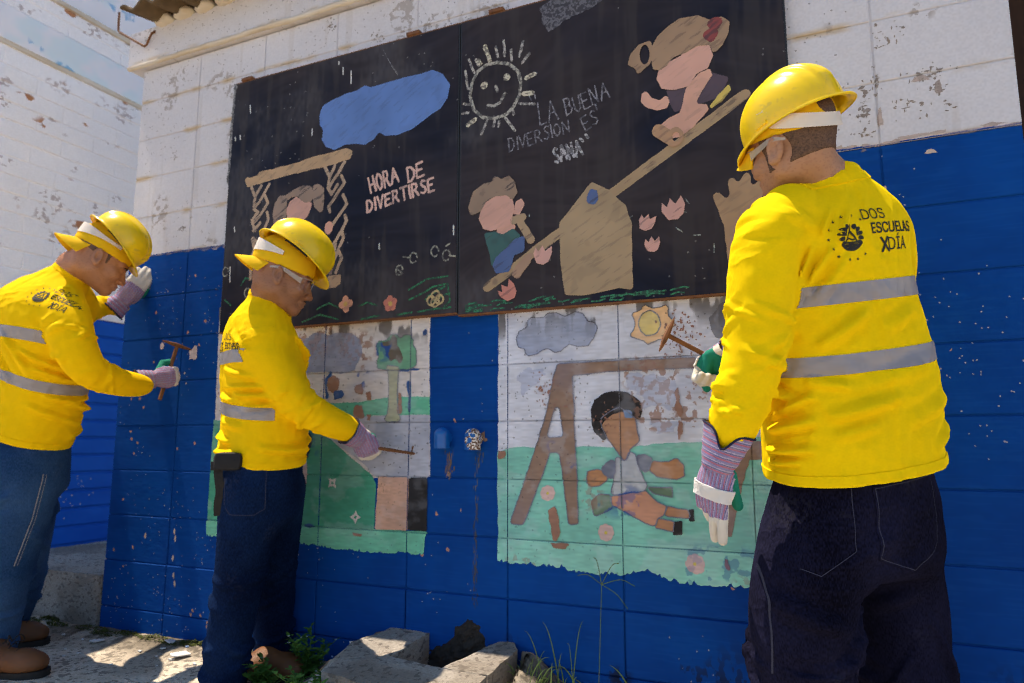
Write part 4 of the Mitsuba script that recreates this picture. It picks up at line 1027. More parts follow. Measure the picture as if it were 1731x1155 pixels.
# right board
sun = part(b2, 'chalk_sun'); tag(sun, 'smiling sun drawn in white chalk with rays all round')
fc = [(-1.159, 2.032), (-1.151, 2.085), (-1.126, 2.127), (-1.088, 2.145), (-1.045, 2.144), (-0.9954, 2.127), (-0.9591, 2.089), (-0.9472, 2.04), (-0.9533, 1.994), (-0.9772, 1.952), (-1.007, 1.929), (-1.056, 1.922), (-1.106, 1.937), (-1.141, 1.974), (-1.159, 2.032)]
board_coat(sun, 'face_outline', strokes([fc], 0.013), (0.50, 0.48, 0.42), 0.75, 1, CHALK, edge=0.003)
ry = [[(-1.18, 2.14), (-1.167, 2.064)], [(-1.165, 2.185), (-1.142, 2.125)], [(-1.135, 2.178), (-1.122, 2.148)], [(-1.051, 2.207), (-1.042, 2.166)], [(-1.018, 2.225), (-1.013, 2.164)], [(-0.9869, 2.181), (-0.9844, 2.138)], [(-0.9385, 2.203), (-0.953, 2.147)], [(-0.9135, 2.149), (-0.9411, 2.118)],
      [(-0.8879, 2.064), (-0.9234, 2.054)], [(-0.8965, 1.991), (-0.9354, 1.995)], [(-0.8944, 1.945), (-0.9533, 1.962)], [(-0.9832, 1.951), (-0.976, 1.922)], [(-1.01, 1.915), (-0.9713, 1.859)], [(-1.036, 1.908), (-1.038, 1.888)], [(-1.054, 1.912), (-1.06, 1.892)], [(-1.087, 1.918), (-1.109, 1.871)], [(-1.166, 1.967), (-1.189, 1.97)], [(-1.159, 1.999), (-1.185, 2.007)]]
for l_ in ry: board_coat(sun, 'ray', stroke(l_, 0.0105), (0.52, 0.50, 0.46), 0.8, 1, CHALK, edge=0.002)
for l_ in ([[(-1.096, 2.22), (-1.074, 2.158)], [(-1.136, 1.933), (-1.166, 1.918)], [(-0.9257, 2.055), (-0.8938, 2.063)], [(-0.9354, 1.995), (-0.9024, 1.991)], [(-1.125, 2.17), (-1.116, 2.155)]]): board_coat(sun, 'bright_ray', stroke(l_, 0.018), (0.62, 0.58, 0.45), 0.9, 2, CHALK, edge=0.003)
board_coat(sun, 'smile', strokes([[(-1.081, 1.98), (-1.054, 1.973), (-1.032, 1.981), (-1.012, 2.013)], [(-1.05, 2.05), (-1.044, 2.03)]], 0.012), (0.5, 0.48, 0.44), 0.7, 1, CHALK, edge=0.002)
for q in [(-1.098, 2.063), (-1.004, 2.076)]: board_coat(sun, 'eye', ring(q, 0.014), (0.62, 0.58, 0.45), 0.9, 1, CHALK)
t2 = lettering('"', *[(-0.9027, 1.905), (-0.8771, 1.911)], 0.07, seed=9) + lettering('LA', *[(-0.8716, 1.858), (-0.8019, 1.869)], 0.085, seed=4) + lettering('BUENA', *[(-0.7693, 1.876), (-0.6106, 1.91)], 0.062, seed=5) + lettering("ES'", *[(-0.7007, 1.807), (-0.6399, 1.831)], 0.054, seed=6) + lettering('DIVERSION', *[(-0.9952, 1.78), (-0.7589, 1.812)], 0.05, seed=7)
board_coat(b2, 'chalk_lettering', strokes(t2, 0.0052), (0.34, 0.34, 0.38), 0.68, 1, CHALK, edge=0.0015, label='grey chalk words LA BUENA DIVERSION ES')
t3 = lettering('SANA', *[(-0.8137, 1.704), (-0.7129, 1.724)], 0.056, seed=8) + lettering('"', *[(-0.7041, 1.733), (-0.6779, 1.746)], 0.045, seed=9)
board_coat(b2, 'chalk_lettering', strokes(t3, 0.0095), (0.48, 0.48, 0.50), 0.85, 1, CHALK, edge=0.0015, label='bolder chalk word SANA')
board_coat(b2, 'chalk_smear', poly([(-0.8687, 2.328), (-0.8041, 2.346), (-0.6457, 2.336), (-0.6026, 2.301), (-0.669, 2.267), (-0.7591, 2.251), (-0.8401, 2.214), (-0.8633, 2.255)]), (0.22, 0.22, 0.25), 0.55, 1, CHALK, edge=0.012)
g = part(b2, 'painted_girl'); tag(g, 'girl with brown hair painted at the top end of the seesaw')
board_coat(g, 'dress', poly([(-0.4168, 1.902), (-0.3504, 1.896), (-0.3188, 1.917), (-0.2727, 1.929), (-0.2125, 1.897), (-0.2466, 1.833), (-0.3145, 1.826), (-0.3921, 1.813), (-0.4031, 1.836)]), (0.085, 0.06, 0.075), 0.3, 1)
board_coat(g, 'yellow_hem', poly([(-0.2774, 1.81), (-0.248, 1.845), (-0.2152, 1.875), (-0.2088, 1.853), (-0.236, 1.82), (-0.2703, 1.801)]), (0.55, 0.42, 0.10), 0.5, 2)
board_coat(g, 'leg', poly([(-0.3728, 1.809), (-0.3507, 1.888), (-0.3106, 1.931), (-0.2721, 1.943), (-0.2657, 1.915), (-0.3016, 1.867), (-0.322, 1.83), (-0.2846, 1.818), (-0.2796, 1.801), (-0.3327, 1.748), (-0.3757, 1.723), (-0.4263, 1.724), (-0.4466, 1.77), (-0.4122, 1.796)]), (0.58, 0.33, 0.24), 0.15, 3)
board_coat(g, 'arm', poly([(-0.5013, 1.899), (-0.4888, 1.91), (-0.4788, 1.903), (-0.4674, 1.879), (-0.4398, 1.865), (-0.4154, 1.883), (-0.4045, 1.853), (-0.4189, 1.833), (-0.4507, 1.831), (-0.4883, 1.852), (-0.504, 1.874)]), (0.58, 0.33, 0.24), 0.1, 1)
board_coat(g, 'face', poly([(-0.4475, 1.941), (-0.4362, 1.981), (-0.366, 2.008), (-0.3065, 2.042), (-0.2708, 2.025), (-0.2593, 1.982), (-0.2797, 1.943), (-0.3164, 1.931), (-0.3389, 1.894), (-0.3895, 1.89), (-0.4306, 1.905)]), (0.58, 0.33, 0.25), 0.08, 4)
board_coat(g, 'hair', poly([(-0.4585, 1.976), (-0.4654, 2.021), (-0.4601, 2.063), (-0.4388, 2.097), (-0.4018, 2.124), (-0.3614, 2.142), (-0.303, 2.137), (-0.2656, 2.11), (-0.2276, 2.113), (-0.2025, 2.087), (-0.2076, 2.055), (-0.2279, 2.014), (-0.2591, 1.986), (-0.269, 2.022), (-0.307, 2.029), (-0.3463, 2.014), (-0.3897, 2.007), (-0.4103, 1.982), (-0.4366, 1.971)]), (0.33, 0.215, 0.13), 0.35, 5)
board_coat(g, 'pigtail', poly([(-0.5457, 2.018), (-0.5344, 2.054), (-0.5046, 2.082), (-0.4634, 2.087), (-0.4547, 2.04), (-0.4701, 1.998), (-0.4949, 1.984), (-0.5098, 1.964), (-0.5172, 1.994)]).difference(ring([(-0.4852, 2.04)][0], 0.017, 0.036)), (0.33, 0.215, 0.13), 0.35, 4)
for q in [(-0.251, 2.093), (-0.2658, 2.057)]: board_coat(g, 'hair_bobble', ring(q, 0.024, 0.024, 12, 5, 0.3), (0.24, 0.055, 0.05), 0.6, 6)
s = part(b2, 'painted_seesaw'); tag(s, 'tan painted seesaw plank on a round topped post')
board_coat(s, 'plank', union_all([stroke([(-0.8929, 1.396), (-0.168, 1.828)], 0.036), stroke([(-0.9913, 1.333), (-0.8235, 1.439)], 0.034)]), (0.36, 0.25, 0.145), 0.5, 1)
board_coat(s, 'plank_end', stroke([(-1.08, 1.281), (-0.9959, 1.329)], 0.034), (0.33, 0.23, 0.13), 0.7, 2)
board_coat(s, 'post', poly([(-0.8032, 1.484), (-0.737, 1.556), (-0.6824, 1.618), (-0.6201, 1.577), (-0.5639, 1.514), (-0.5454, 1.446), (-0.5469, 1.224), (-0.5946, 1.234), (-0.6436, 1.227), (-0.7206, 1.219), (-0.7843, 1.227), (-0.7983, 1.33)]), (0.36, 0.26, 0.15), 0.22, 2)
board_coat(s, 'blue_bolt', ring([(-0.6791, 1.562)][0], 0.021, 0.028, 16, 2, 0.2), (0.09, 0.13, 0.28), 0.5, 3)
board_coat(s, 'handle', strokes([[(-0.9587, 1.522), (-0.9085, 1.437)], [(-0.975, 1.517), (-0.9402, 1.524)]], 0.03), (0.36, 0.25, 0.15), 0.5, 3)
board_coat(s, 'foot_rest', union_all([stroke([(-0.447, 1.757), (-0.3953, 1.714)], 0.045), ring([(-0.3911, 1.726)][0], 0.026, 0.032)]).difference(ring([(-0.3892, 1.725)][0], 0.012, 0.016)), (0.40, 0.24, 0.14), 0.3, 6)
bo = part(b2, 'painted_boy'); tag(bo, 'boy in a green shirt painted at the low end of the seesaw')
board_coat(bo, 'neck', poly([(-1.053, 1.494), (-0.9773, 1.511), (-0.9657, 1.487), (-1.031, 1.465)]), (0.56, 0.32, 0.24), 0.1, 1)
board_coat(bo, 'shirt', poly([(-1.096, 1.486), (-1.053, 1.485), (-1.019, 1.47), (-0.9773, 1.489), (-0.9496, 1.459), (-0.9681, 1.413), (-0.982, 1.397), (-1.062, 1.353), (-1.079, 1.426)]), (0.045, 0.115, 0.105), 0.4, 2)
board_coat(bo, 'jeans', poly([(-1.048, 1.387), (-1.019, 1.408), (-0.9727, 1.446), (-0.9312, 1.457), (-0.9337, 1.398), (-0.9728, 1.388), (-0.9936, 1.329), (-1.047, 1.328), (-1.059, 1.357)]), (0.075, 0.12, 0.26), 0.4, 3)
board_coat(bo, 'hand', poly([(-0.9797, 1.542), (-0.968, 1.587), (-0.9447, 1.597), (-0.9332, 1.573), (-0.9541, 1.534)]), (0.58, 0.33, 0.25), 0.1, 1)
board_coat(bo, 'face', poly([(-1.116, 1.538), (-1.104, 1.598), (-1.044, 1.623), (-0.9867, 1.632), (-0.9726, 1.568), (-0.9867, 1.503), (-1.02, 1.494), (-1.067, 1.489), (-1.098, 1.5)]), (0.58, 0.33, 0.25), 0.08, 3)
board_coat(bo, 'hair', poly([(-1.16, 1.59), (-1.141, 1.649), (-1.097, 1.674), (-1.063, 1.678), (-1.054, 1.699), (-1.025, 1.681), (-0.9914, 1.689), (-0.9702, 1.661), (-0.9609, 1.619), (-0.982, 1.591), (-1.001, 1.616), (-1.048, 1.617), (-1.087, 1.602), (-1.109, 1.569), (-1.14, 1.559), (-1.12, 1.525), (-1.133, 1.513)]), (0.27, 0.19, 0.13), 0.75, 4)
board_coat(bo, 'shoe', poly([(-0.9866, 1.315), (-0.9682, 1.348), (-0.9269, 1.387), (-0.8974, 1.39), (-0.9134, 1.351), (-0.9613, 1.298)]), (0.36, 0.23, 0.15), 0.4, 3)
for q, r_, k in zip([(-0.8661, 1.376), (-1, 1.258), (-0.4956, 1.446), (-0.4069, 1.48), (-0.4781, 1.369)], (0.036, 0.036, 0.03, 0.040, 0.027), range(5)):
    tl = Polygon([(q[0] + r_ * a, q[1] + r_ * b) for a, b in ((-.95, .1), (-.8, .8), (-.45, .35), (-.1, 1.0), (.25, .4), (.85, .95), (1.0, .2), (.75, -.6), (.2, -.95), (-.55, -.8))])
    board_coat(b2, 'painted_tulip', affinity.rotate(tl, (-8, 35, -20, 10, 0)[k]), CORAL if k == 1 else (0.58, 0.33, 0.27), 0.4, 3)
board_coat(b2, 'painted_hand', poly([(-0.2815, 1.507), (-0.2719, 1.517), (-0.2591, 1.515), (-0.2453, 1.497), (-0.2328, 1.468), (-0.2284, 1.509), (-0.2322, 1.547), (-0.2245, 1.558), (-0.2136, 1.558), (-0.2035, 1.542), (-0.1975, 1.514), (-0.1917, 1.525), (-0.1885, 1.557), (-0.1799, 1.568), (-0.1684, 1.566), (-0.1629, 1.55), (-0.1697, 1.5), (-0.1508, 1.526), (-0.1361, 1.54), (-0.1233, 1.532), (-0.123, 1.503), (-0.1379, 1.465), (-0.1729, 1.431), (-0.2014, 1.387), (-0.2181, 1.331), (-0.2263, 1.267), (-0.2229, 1.223), (-0.2502, 1.23), (-0.2432, 1.288), (-0.2509, 1.405), (-0.2685, 1.464)]), (0.36, 0.235, 0.135), 0.15, 1, label='tan open hand painted on the right blackboard beside the tall worker')
rr = np.random.default_rng(12)
gb = []
for k in range(46):
    x = -1.17 + 0.75 * rr.random() ** 1.2; z = 1.196 + 0.035 * rr.random() ** 2
    gb.append([(x, z), (x + 0.012 + 0.03 * rr.random(), z + 0.012 * (rr.random() - 0.3)), (x + 0.03 + 0.03 * rr.random(), z + 0.004)])
board_coat(b2, 'green_chalk_strokes', strokes(gb, 0.0055), (0.06, 0.30, 0.15), 0.7, 1, CHALK, edge=0.002)
fl_ = []
for k in range(16):
    x, z = -1.15 + 1.05 * rr.random(), 1.22 + 0.36 * rr.random(); a = rr.random() * 6.3; l = 0.006 + 0.02 * rr.random()
    fl_.append([(x, z), (x + l * math.cos(a), z + l * math.sin(a))])
board_coat(b2, 'chalk_flecks', strokes(fl_, 0.004), (0.40, 0.46, 0.42), 0.8, 1, CHALK, edge=0.001)

# ---------------------------------------------------------------- the two old paintings on the blocks below the boards
SKY_, GRASS, ROAD, WOOD = (0.56, 0.59, 0.66), (0.15, 0.40, 0.24), (0.38, 0.41, 0.48), (0.25, 0.165, 0.12)
def torn(line, seed, amp=0.01):
    """Adds the ragged brush strokes of an overpainted edge."""
    r = np.random.default_rng(seed); out = []
    for (x0, z0), (x1, z1) in zip(line[:-1], line[1:]):
        n = max(2, int(math.hypot(x1 - x0, z1 - z0) / 0.007))
        for k in range(n):
            out.append((x0 + (x1 - x0) * k / n, z0 + (z1 - z0) * k / n + amp * (r.random() ** 2 - 0.3)))
    return out
m1 = part(wall, 'left_painting'); tag(m1, 'worn painting of a tree, road and green field left of the pipe stubs')
low1 = torn([(-2.409, 0.3365), (-2.292, 0.3355), (-2.147, 0.3363), (-2.023, 0.3384), (-1.918, 0.3329), (-1.773, 0.3257), (-1.648, 0.32), (-1.541, 0.3202), (-1.437, 0.3245), (-1.337, 0.3266)], 1, 0.012)
wall_coat(m1, 'sky', Polygon([(-2.413, 1.317), (-1.335, 1.267), (-1.334, 1.051), (-1.329, 0.8301), (-1.337, 0.5908)] + [(-1.55, 0.5928), (-2.389, 0.5953), (-2.403, 0.8471)]), (0.60, 0.57, 0.55), 1.0, 1)
wall_coat(m1, 'field', Polygon(low1 + [(-1.338, 0.4075), (-1.562, 0.4027), (-1.559, 0.5662), (-1.582, 0.6054), (-1.69, 0.6757), (-1.778, 0.7396), (-1.897, 0.7798), (-2.408, 0.8217), (-2.411, 0.6449)]), (0.055, 0.29, 0.185), 0.45, 2)
wall_coat(m1, 'field_strip', Polygon(low1 + [(-1.336, 0.4055), (-1.562, 0.4027), (-1.819, 0.4012), (-2.414, 0.3973)]), (0.14, 0.46, 0.31), 0.4, 3, edge=0.004)
wall_coat(m1, 'far_grass', Polygon([(-1.852, 0.8967), (-1.816, 0.8896), (-1.765, 0.8783), (-1.715, 0.8804), (-1.671, 0.8803), (-1.618, 0.885), (-1.571, 0.8898), (-1.515, 0.8963), (-1.45, 0.8966), (-1.329, 0.8935), (-1.328, 0.8271), (-1.408, 0.8283), (-1.522, 0.8282), (-1.592, 0.8272), (-1.669, 0.8284), (-1.733, 0.8253), (-1.803, 0.8263), (-1.849, 0.8392)]), (0.12, 0.45, 0.29), 0.7, 2, edge=0.005)
wall_coat(m1, 'road', Polygon([(-1.664, 0.8283), (-1.588, 0.826), (-1.408, 0.8276), (-1.328, 0.8264)] + [(-1.326, 0.7779), (-1.324, 0.6017), (-1.557, 0.5936), (-1.584, 0.6106), (-1.613, 0.6434), (-1.641, 0.6587), (-1.686, 0.6853), (-1.732, 0.7078), (-1.767, 0.7352)]), ROAD, 1.0, 2)
wall_coat(m1, 'cloud', poly([(-1.987, 1.146), (-1.954, 1.149), (-1.907, 1.15), (-1.892, 1.166), (-1.866, 1.169), (-1.84, 1.167), (-1.808, 1.154), (-1.778, 1.161), (-1.747, 1.162), (-1.697, 1.158), (-1.656, 1.131), (-1.641, 1.097), (-1.644, 1.061), (-1.662, 1.029), (-1.676, 1.005), (-1.74, 0.9956), (-1.811, 1.006), (-1.915, 1.007), (-1.979, 1.018)]), (0.25, 0.28, 0.38), 0.45, 3, edge=0.004)
wall_coat(m1, 'tree_crown', poly([(-1.573, 1.097), (-1.564, 1.117), (-1.526, 1.119), (-1.508, 1.138), (-1.48, 1.137), (-1.461, 1.119), (-1.447, 1.134), (-1.42, 1.13), (-1.405, 1.112), (-1.403, 1.092), (-1.389, 1.071), (-1.388, 1.044), (-1.39, 1.017), (-1.407, 1.002), (-1.481, 0.9984), (-1.527, 1.003), (-1.565, 1.008), (-1.572, 1.033), (-1.56, 1.056), (-1.568, 1.077)]), (0.15, 0.36, 0.22), 0.6, 3, edge=0.005, outline=0.0028)
wall_coat(m1, 'tree_crown_bare_patch', poly([(-1.517, 1.118), (-1.494, 1.139), (-1.475, 1.124), (-1.479, 1.1), (-1.464, 1.075), (-1.445, 1.043), (-1.458, 1.02), (-1.486, 1.041), (-1.505, 1.03), (-1.524, 1.055), (-1.53, 1.087), (-1.549, 1.092), (-1.559, 1.105), (-1.545, 1.114)]), (0.12, 0.10, 0.075), 1.0, 4, edge=0.010)
wall_coat(m1, 'tree_trunk', poly([(-1.535, 1.023), (-1.467, 1.012), (-1.467, 0.9967), (-1.469, 0.9419), (-1.472, 0.8836), (-1.462, 0.833), (-1.448, 0.8059), (-1.53, 0.8022), (-1.513, 0.8338), (-1.51, 0.8844), (-1.51, 0.9433), (-1.518, 0.9988)]), (0.38, 0.40, 0.26), 0.5, 4, outline=0.0028)
wall_coat(m1, 'bare_patch', union_all([poly([(-1.8, 0.9774), (-1.77, 0.9894), (-1.743, 0.9712), (-1.747, 0.9347), (-1.777, 0.9185), (-1.798, 0.9321)]), poly([(-1.669, 0.9484), (-1.635, 0.9513), (-1.624, 0.923), (-1.634, 0.9073), (-1.668, 0.9162)]), poly([(-1.671, 0.8703), (-1.632, 0.8722), (-1.622, 0.8151), (-1.669, 0.8156)]), poly([(-1.612, 0.8334), (-1.59, 0.8359), (-1.591, 0.8107), (-1.608, 0.8109)]), poly([(-1.469, 0.9107), (-1.451, 0.9102), (-1.453, 0.8329), (-1.471, 0.8332)]), poly([(-1.619, 0.9149), (-1.596, 0.9222), (-1.59, 0.8824), (-1.609, 0.8868)]), poly([(-1.663, 0.3833), (-1.617, 0.3844), (-1.619, 0.3735), (-1.651, 0.3718)])]), (0.30, 0.165, 0.11), 0.4, 5, edge=0.008)
wall_coat(m1, 'blue_streak', union_all([poly([(-1.813, 0.9778), (-1.786, 1.01), (-1.778, 0.993), (-1.8, 0.9732), (-1.803, 0.9364), (-1.791, 0.8993), (-1.811, 0.8957)]), poly([(-1.772, 0.9273), (-1.727, 0.93), (-1.717, 0.9095), (-1.746, 0.8981), (-1.766, 0.8905)]), poly([(-1.427, 0.9561), (-1.413, 0.9556), (-1.41, 0.8399), (-1.419, 0.8362)]), poly([(-1.363, 1.137), (-1.35, 1.151), (-1.343, 1.131), (-1.356, 1.122)]), poly([(-1.467, 1.003), (-1.376, 1.003), (-1.376, 0.9949), (-1.467, 0.9928)]), poly([(-1.901, 0.4013), (-1.867, 0.412), (-1.832, 0.4024), (-1.866, 0.394)])]), (0.03, 0.09, 0.26), 0.7, 5, edge=0.008)
wall_coat(m1, 'salmon_rectangle', poly([(-1.549, 0.5981), (-1.415, 0.5965), (-1.415, 0.4074), (-1.558, 0.4025)]), (0.52, 0.32, 0.23), 0.45, 4)
wall_coat(m1, 'black_rectangle', poly([(-1.411, 0.5966), (-1.333, 0.5982), (-1.333, 0.4066), (-1.414, 0.4088)]), (0.014, 0.013, 0.014), 0.1, 5)
for q, a in zip([(-1.762, 0.569), (-1.648, 0.4439)], (45, 0)):
    st = Polygon([(q[0] + (0.026 if k % 2 == 0 else 0.012) * math.cos(math.radians(a + 45 * k)), q[1] + (0.026 if k % 2 == 0 else 0.012) * math.sin(math.radians(a + 45 * k))) for k in range(8)])
    wall_coat(m1, 'white_flower', st.difference(Point(q).buffer(0.006)), (0.58, 0.55, 0.52), 0.3, 4)
k1 = poly([(-1.927, 0.6557), (-1.891, 0.6584), (-1.886, 0.6052), (-1.892, 0.5384), (-1.914, 0.5309), (-1.926, 0.5813)])
wall_coat(m1, 'child_trousers', k1, (0.50, 0.37, 0.34), 0.4, 4)
wall_coat(m1, 'child_shoe', poly([(-1.941, 0.5232), (-1.914, 0.5364), (-1.897, 0.5351), (-1.9, 0.5107), (-1.937, 0.5095)]), (0.015, 0.014, 0.014), 0.1, 5)
wall_coat(m1, 'child_hair', union_all([ring([(-1.888, 0.7306)][0], 0.020, 0.034), poly([(-1.905, 0.6932), (-1.873, 0.7003), (-1.886, 0.6631), (-1.906, 0.6615)])]), (0.016, 0.014, 0.014), 0.2, 5)

m2 = part(wall, 'right_painting'); tag(m2, 'worn painting of a boy sitting on grass by a wooden swing frame')
low2 = torn([(-1.049, 0.327), (-1.005, 0.3202), (-0.9651, 0.3209), (-0.8896, 0.3184), (-0.8161, 0.3216), (-0.7914, 0.3083), (-0.7345, 0.3068), (-0.6161, 0.31), (-0.5679, 0.3226), (-0.5301, 0.3271), (-0.4987, 0.3169), (-0.4569, 0.3042), (-0.403, 0.2996), (-0.3413, 0.2993), (-0.2219, 0.3038), (-0.1239, 0.3051)], 2, 0.014)
wall_coat(m2, 'sky', Polygon([(-1.05, 1.221), (-0.07621, 1.216), (-0.1029, 0.7057), (-1.05, 0.6911)]), SKY_, 1.0, 1)
wall_coat(m2, 'grass', Polygon(low2 + [(-0.1007, 0.7493)] + [(-0.2943, 0.7307), (-0.3879, 0.7268), (-0.4848, 0.7219), (-0.5397, 0.716), (-0.611, 0.7088), (-0.6945, 0.7116), (-0.7481, 0.7114), (-0.8247, 0.706), (-0.9147, 0.7083), (-0.9492, 0.7118), (-0.9783, 0.7107), (-1.013, 0.7042), (-1.052, 0.6917)]), (0.19, 0.50, 0.40), 0.6, 2, edge=0.004)
wall_coat(m2, 'grass_strip', Polygon(low2 + [(-0.1189, 0.4018), (-0.2173, 0.4041), (-0.4044, 0.412), (-0.6217, 0.4048), (-1.047, 0.4003)]), (0.24, 0.56, 0.45), 0.5, 3)
wall_coat(m2, 'cloud', poly([(-0.9793, 1.095), (-0.9684, 1.114), (-0.936, 1.127), (-0.9386, 1.153), (-0.9197, 1.164), (-0.8772, 1.158), (-0.856, 1.174), (-0.8247, 1.174), (-0.7938, 1.157), (-0.7579, 1.172), (-0.7277, 1.162), (-0.7131, 1.134), (-0.6883, 1.13), (-0.6778, 1.11), (-0.6892, 1.077), (-0.7145, 1.05), (-0.7495, 1.049), (-0.7797, 1.061), (-0.8054, 1.04), (-0.8312, 1.033), (-0.857, 1.048), (-0.878, 1.044), (-0.8991, 1.03), (-0.931, 1.026), (-0.9443, 1.038), (-0.9443, 1.053), (-0.9739, 1.059)]), (0.32, 0.36, 0.47), 0.5, 2, outline=0.0032)
wall_coat(m2, 'sun_rays', poly([(-0.5688, 1.157), (-0.5475, 1.154), (-0.5262, 1.161), (-0.5185, 1.184), (-0.5049, 1.169), (-0.4912, 1.162), (-0.4635, 1.163), (-0.4358, 1.173), (-0.4401, 1.15), (-0.4371, 1.131), (-0.411, 1.102), (-0.4384, 1.092), (-0.453, 1.058), (-0.4758, 1.057), (-0.4944, 1.049), (-0.5108, 1.041), (-0.522, 1.055), (-0.5405, 1.063), (-0.5708, 1.075), (-0.5562, 1.093), (-0.5509, 1.116), (-0.5574, 1.14)]), (0.76, 0.50, 0.26), 0.12, 3, outline=0.0028)
wall_coat(m2, 'sun_disc', ring([(-0.501, 1.112)][0], 0.037, 0.041), (0.68, 0.54, 0.18), 0.2, 4, outline=0.0032)
wall_coat(m2, 'dark_cloud', poly([(-0.3112, 1.117), (-0.291, 1.138), (-0.2727, 1.164), (-0.2299, 1.172), (-0.1883, 1.166), (-0.1939, 1.043), (-0.2227, 1.04), (-0.2568, 1.038), (-0.2944, 1.053), (-0.3064, 1.077)]), (0.21, 0.22, 0.25), 0.9, 2)
wall_coat(m2, 'sky_smudge', union_all([poly([(-0.9821, 0.9549), (-0.9579, 0.9738), (-0.8732, 0.9801), (-0.8787, 0.9413), (-0.9315, 0.899), (-0.9741, 0.8953)]), poly([(-0.5951, 0.9497), (-0.5019, 0.9507), (-0.4131, 0.9067), (-0.4421, 0.8359), (-0.5282, 0.8285), (-0.5313, 0.8831), (-0.5818, 0.9122)]), poly([(-0.5246, 0.7924), (-0.4257, 0.7957), (-0.4402, 0.756), (-0.5116, 0.7698)])]), (0.42, 0.46, 0.57), 0.6, 2, edge=0.026)
hole = poly([(-0.8224, 0.8768), (-0.8044, 0.7457), (-0.8659, 0.7409), (-0.8413, 0.8214)])
swing_outline = poly([(-0.8234, 0.9924), (-0.7587, 0.9935), (-0.6183, 0.9951), (-0.4795, 0.9944), (-0.3565, 0.9942), (-0.3541, 0.959), (-0.4805, 0.9596), (-0.619, 0.9594), (-0.7689, 0.9512), (-0.7622, 0.7407), (-0.7537, 0.4592), (-0.7899, 0.4575), (-0.8189, 0.691), (-0.8533, 0.6908), (-0.8864, 0.6007), (-0.9527, 0.4479), (-1.003, 0.4496), (-0.9189, 0.6702), (-0.863, 0.8319), (-0.8402, 0.9437)]).difference(hole)
wall_coat(m2, 'swing_frame', swing_outline, WOOD, 0.7, 4, outline=0.0028)
wall_coat(m2, 'swing_frame_leg', poly([(-0.2264, 0.7269), (-0.1981, 0.7131), (-0.232, 0.6026), (-0.2535, 0.5199), (-0.2702, 0.4423), (-0.2835, 0.4461), (-0.3032, 0.4578), (-0.2996, 0.4907), (-0.2679, 0.6017)]), WOOD, 0.8, 4)
wall_coat(m2, 'swing_frame_brace', poly([(-0.3156, 0.7265), (-0.1016, 0.7319), (-0.1044, 0.678), (-0.239, 0.6731), (-0.3172, 0.6867)]), WOOD, 0.9, 3)
bb = part(m2, 'painted_boy')
def coat2(name, p, rgb, wear, layer, edge=0.003): return wall_coat(m2, name, p, rgb, wear, layer, edge=edge, outline=0.0 if name in ('boy_hair', 'boy_eye_patch', 'boy_shoe') else 0.0030)
coat2('boy_face', poly([(-0.6752, 0.8011), (-0.6421, 0.8281), (-0.6066, 0.8411), (-0.58, 0.827), (-0.5569, 0.8025), (-0.5509, 0.7689), (-0.5442, 0.7288), (-0.5751, 0.705), (-0.5753, 0.6964), (-0.5938, 0.661), (-0.6188, 0.6961), (-0.6491, 0.7346), (-0.6686, 0.7697)]), (0.40, 0.22, 0.13), 0.6, 4)
coat2('boy_hair', poly([(-0.7065, 0.8341), (-0.6925, 0.8685), (-0.6613, 0.8875), (-0.6204, 0.8962), (-0.5785, 0.8872), (-0.5416, 0.8649), (-0.5319, 0.8262), (-0.5434, 0.7975), (-0.5647, 0.8055), (-0.5822, 0.8193), (-0.6018, 0.8293), (-0.6342, 0.8162), (-0.6672, 0.7912), (-0.6757, 0.7737), (-0.6597, 0.758), (-0.65, 0.7385), (-0.6693, 0.7327), (-0.6944, 0.7581), (-0.7062, 0.7897)]), (0.018, 0.015, 0.015), 0.6, 5, 0.006)
coat2('boy_eye_patch', poly([(-0.5967, 0.835), (-0.567, 0.8316), (-0.5648, 0.8026), (-0.5924, 0.8059)]), (0.16, 0.24, 0.40), 0.7, 6, 0.006)
coat2('boy_shirt', poly([(-0.6249, 0.6894), (-0.5938, 0.662), (-0.5791, 0.7002), (-0.5579, 0.688), (-0.5457, 0.6362), (-0.5229, 0.5899), (-0.5281, 0.574), (-0.6427, 0.5566), (-0.6317, 0.6062), (-0.6279, 0.6444)]), (0.40, 0.43, 0.45), 0.6, 5)
coat2('boy_sleeve', union_all([poly([(-0.6761, 0.6436), (-0.6302, 0.675), (-0.6231, 0.6349), (-0.6367, 0.6042), (-0.6644, 0.6227)]), poly([(-0.558, 0.6851), (-0.5269, 0.6891), (-0.5014, 0.6743), (-0.5228, 0.6272), (-0.5474, 0.6437)])]), (0.15, 0.17, 0.22), 0.5, 6)
coat2('boy_arm', union_all([poly([(-0.5233, 0.6441), (-0.4987, 0.6697), (-0.4516, 0.6655), (-0.4232, 0.6806), (-0.419, 0.6678), (-0.4037, 0.6569), (-0.4059, 0.6202), (-0.4302, 0.6097), (-0.4907, 0.6176)]), poly([(-0.7191, 0.6333), (-0.6863, 0.6396), (-0.6642, 0.6342), (-0.6497, 0.6058), (-0.6772, 0.5851), (-0.7078, 0.5795), (-0.7238, 0.5984)])]), (0.42, 0.21, 0.10), 0.5, 4)
coat2('boy_trousers', poly([(-0.6438, 0.5537), (-0.5281, 0.574), (-0.4912, 0.54), (-0.4598, 0.5274), (-0.4737, 0.4977), (-0.4927, 0.4896), (-0.5028, 0.4645), (-0.5423, 0.4764), (-0.5898, 0.5021), (-0.6384, 0.5246)]), (0.50, 0.25, 0.16), 0.5, 6)
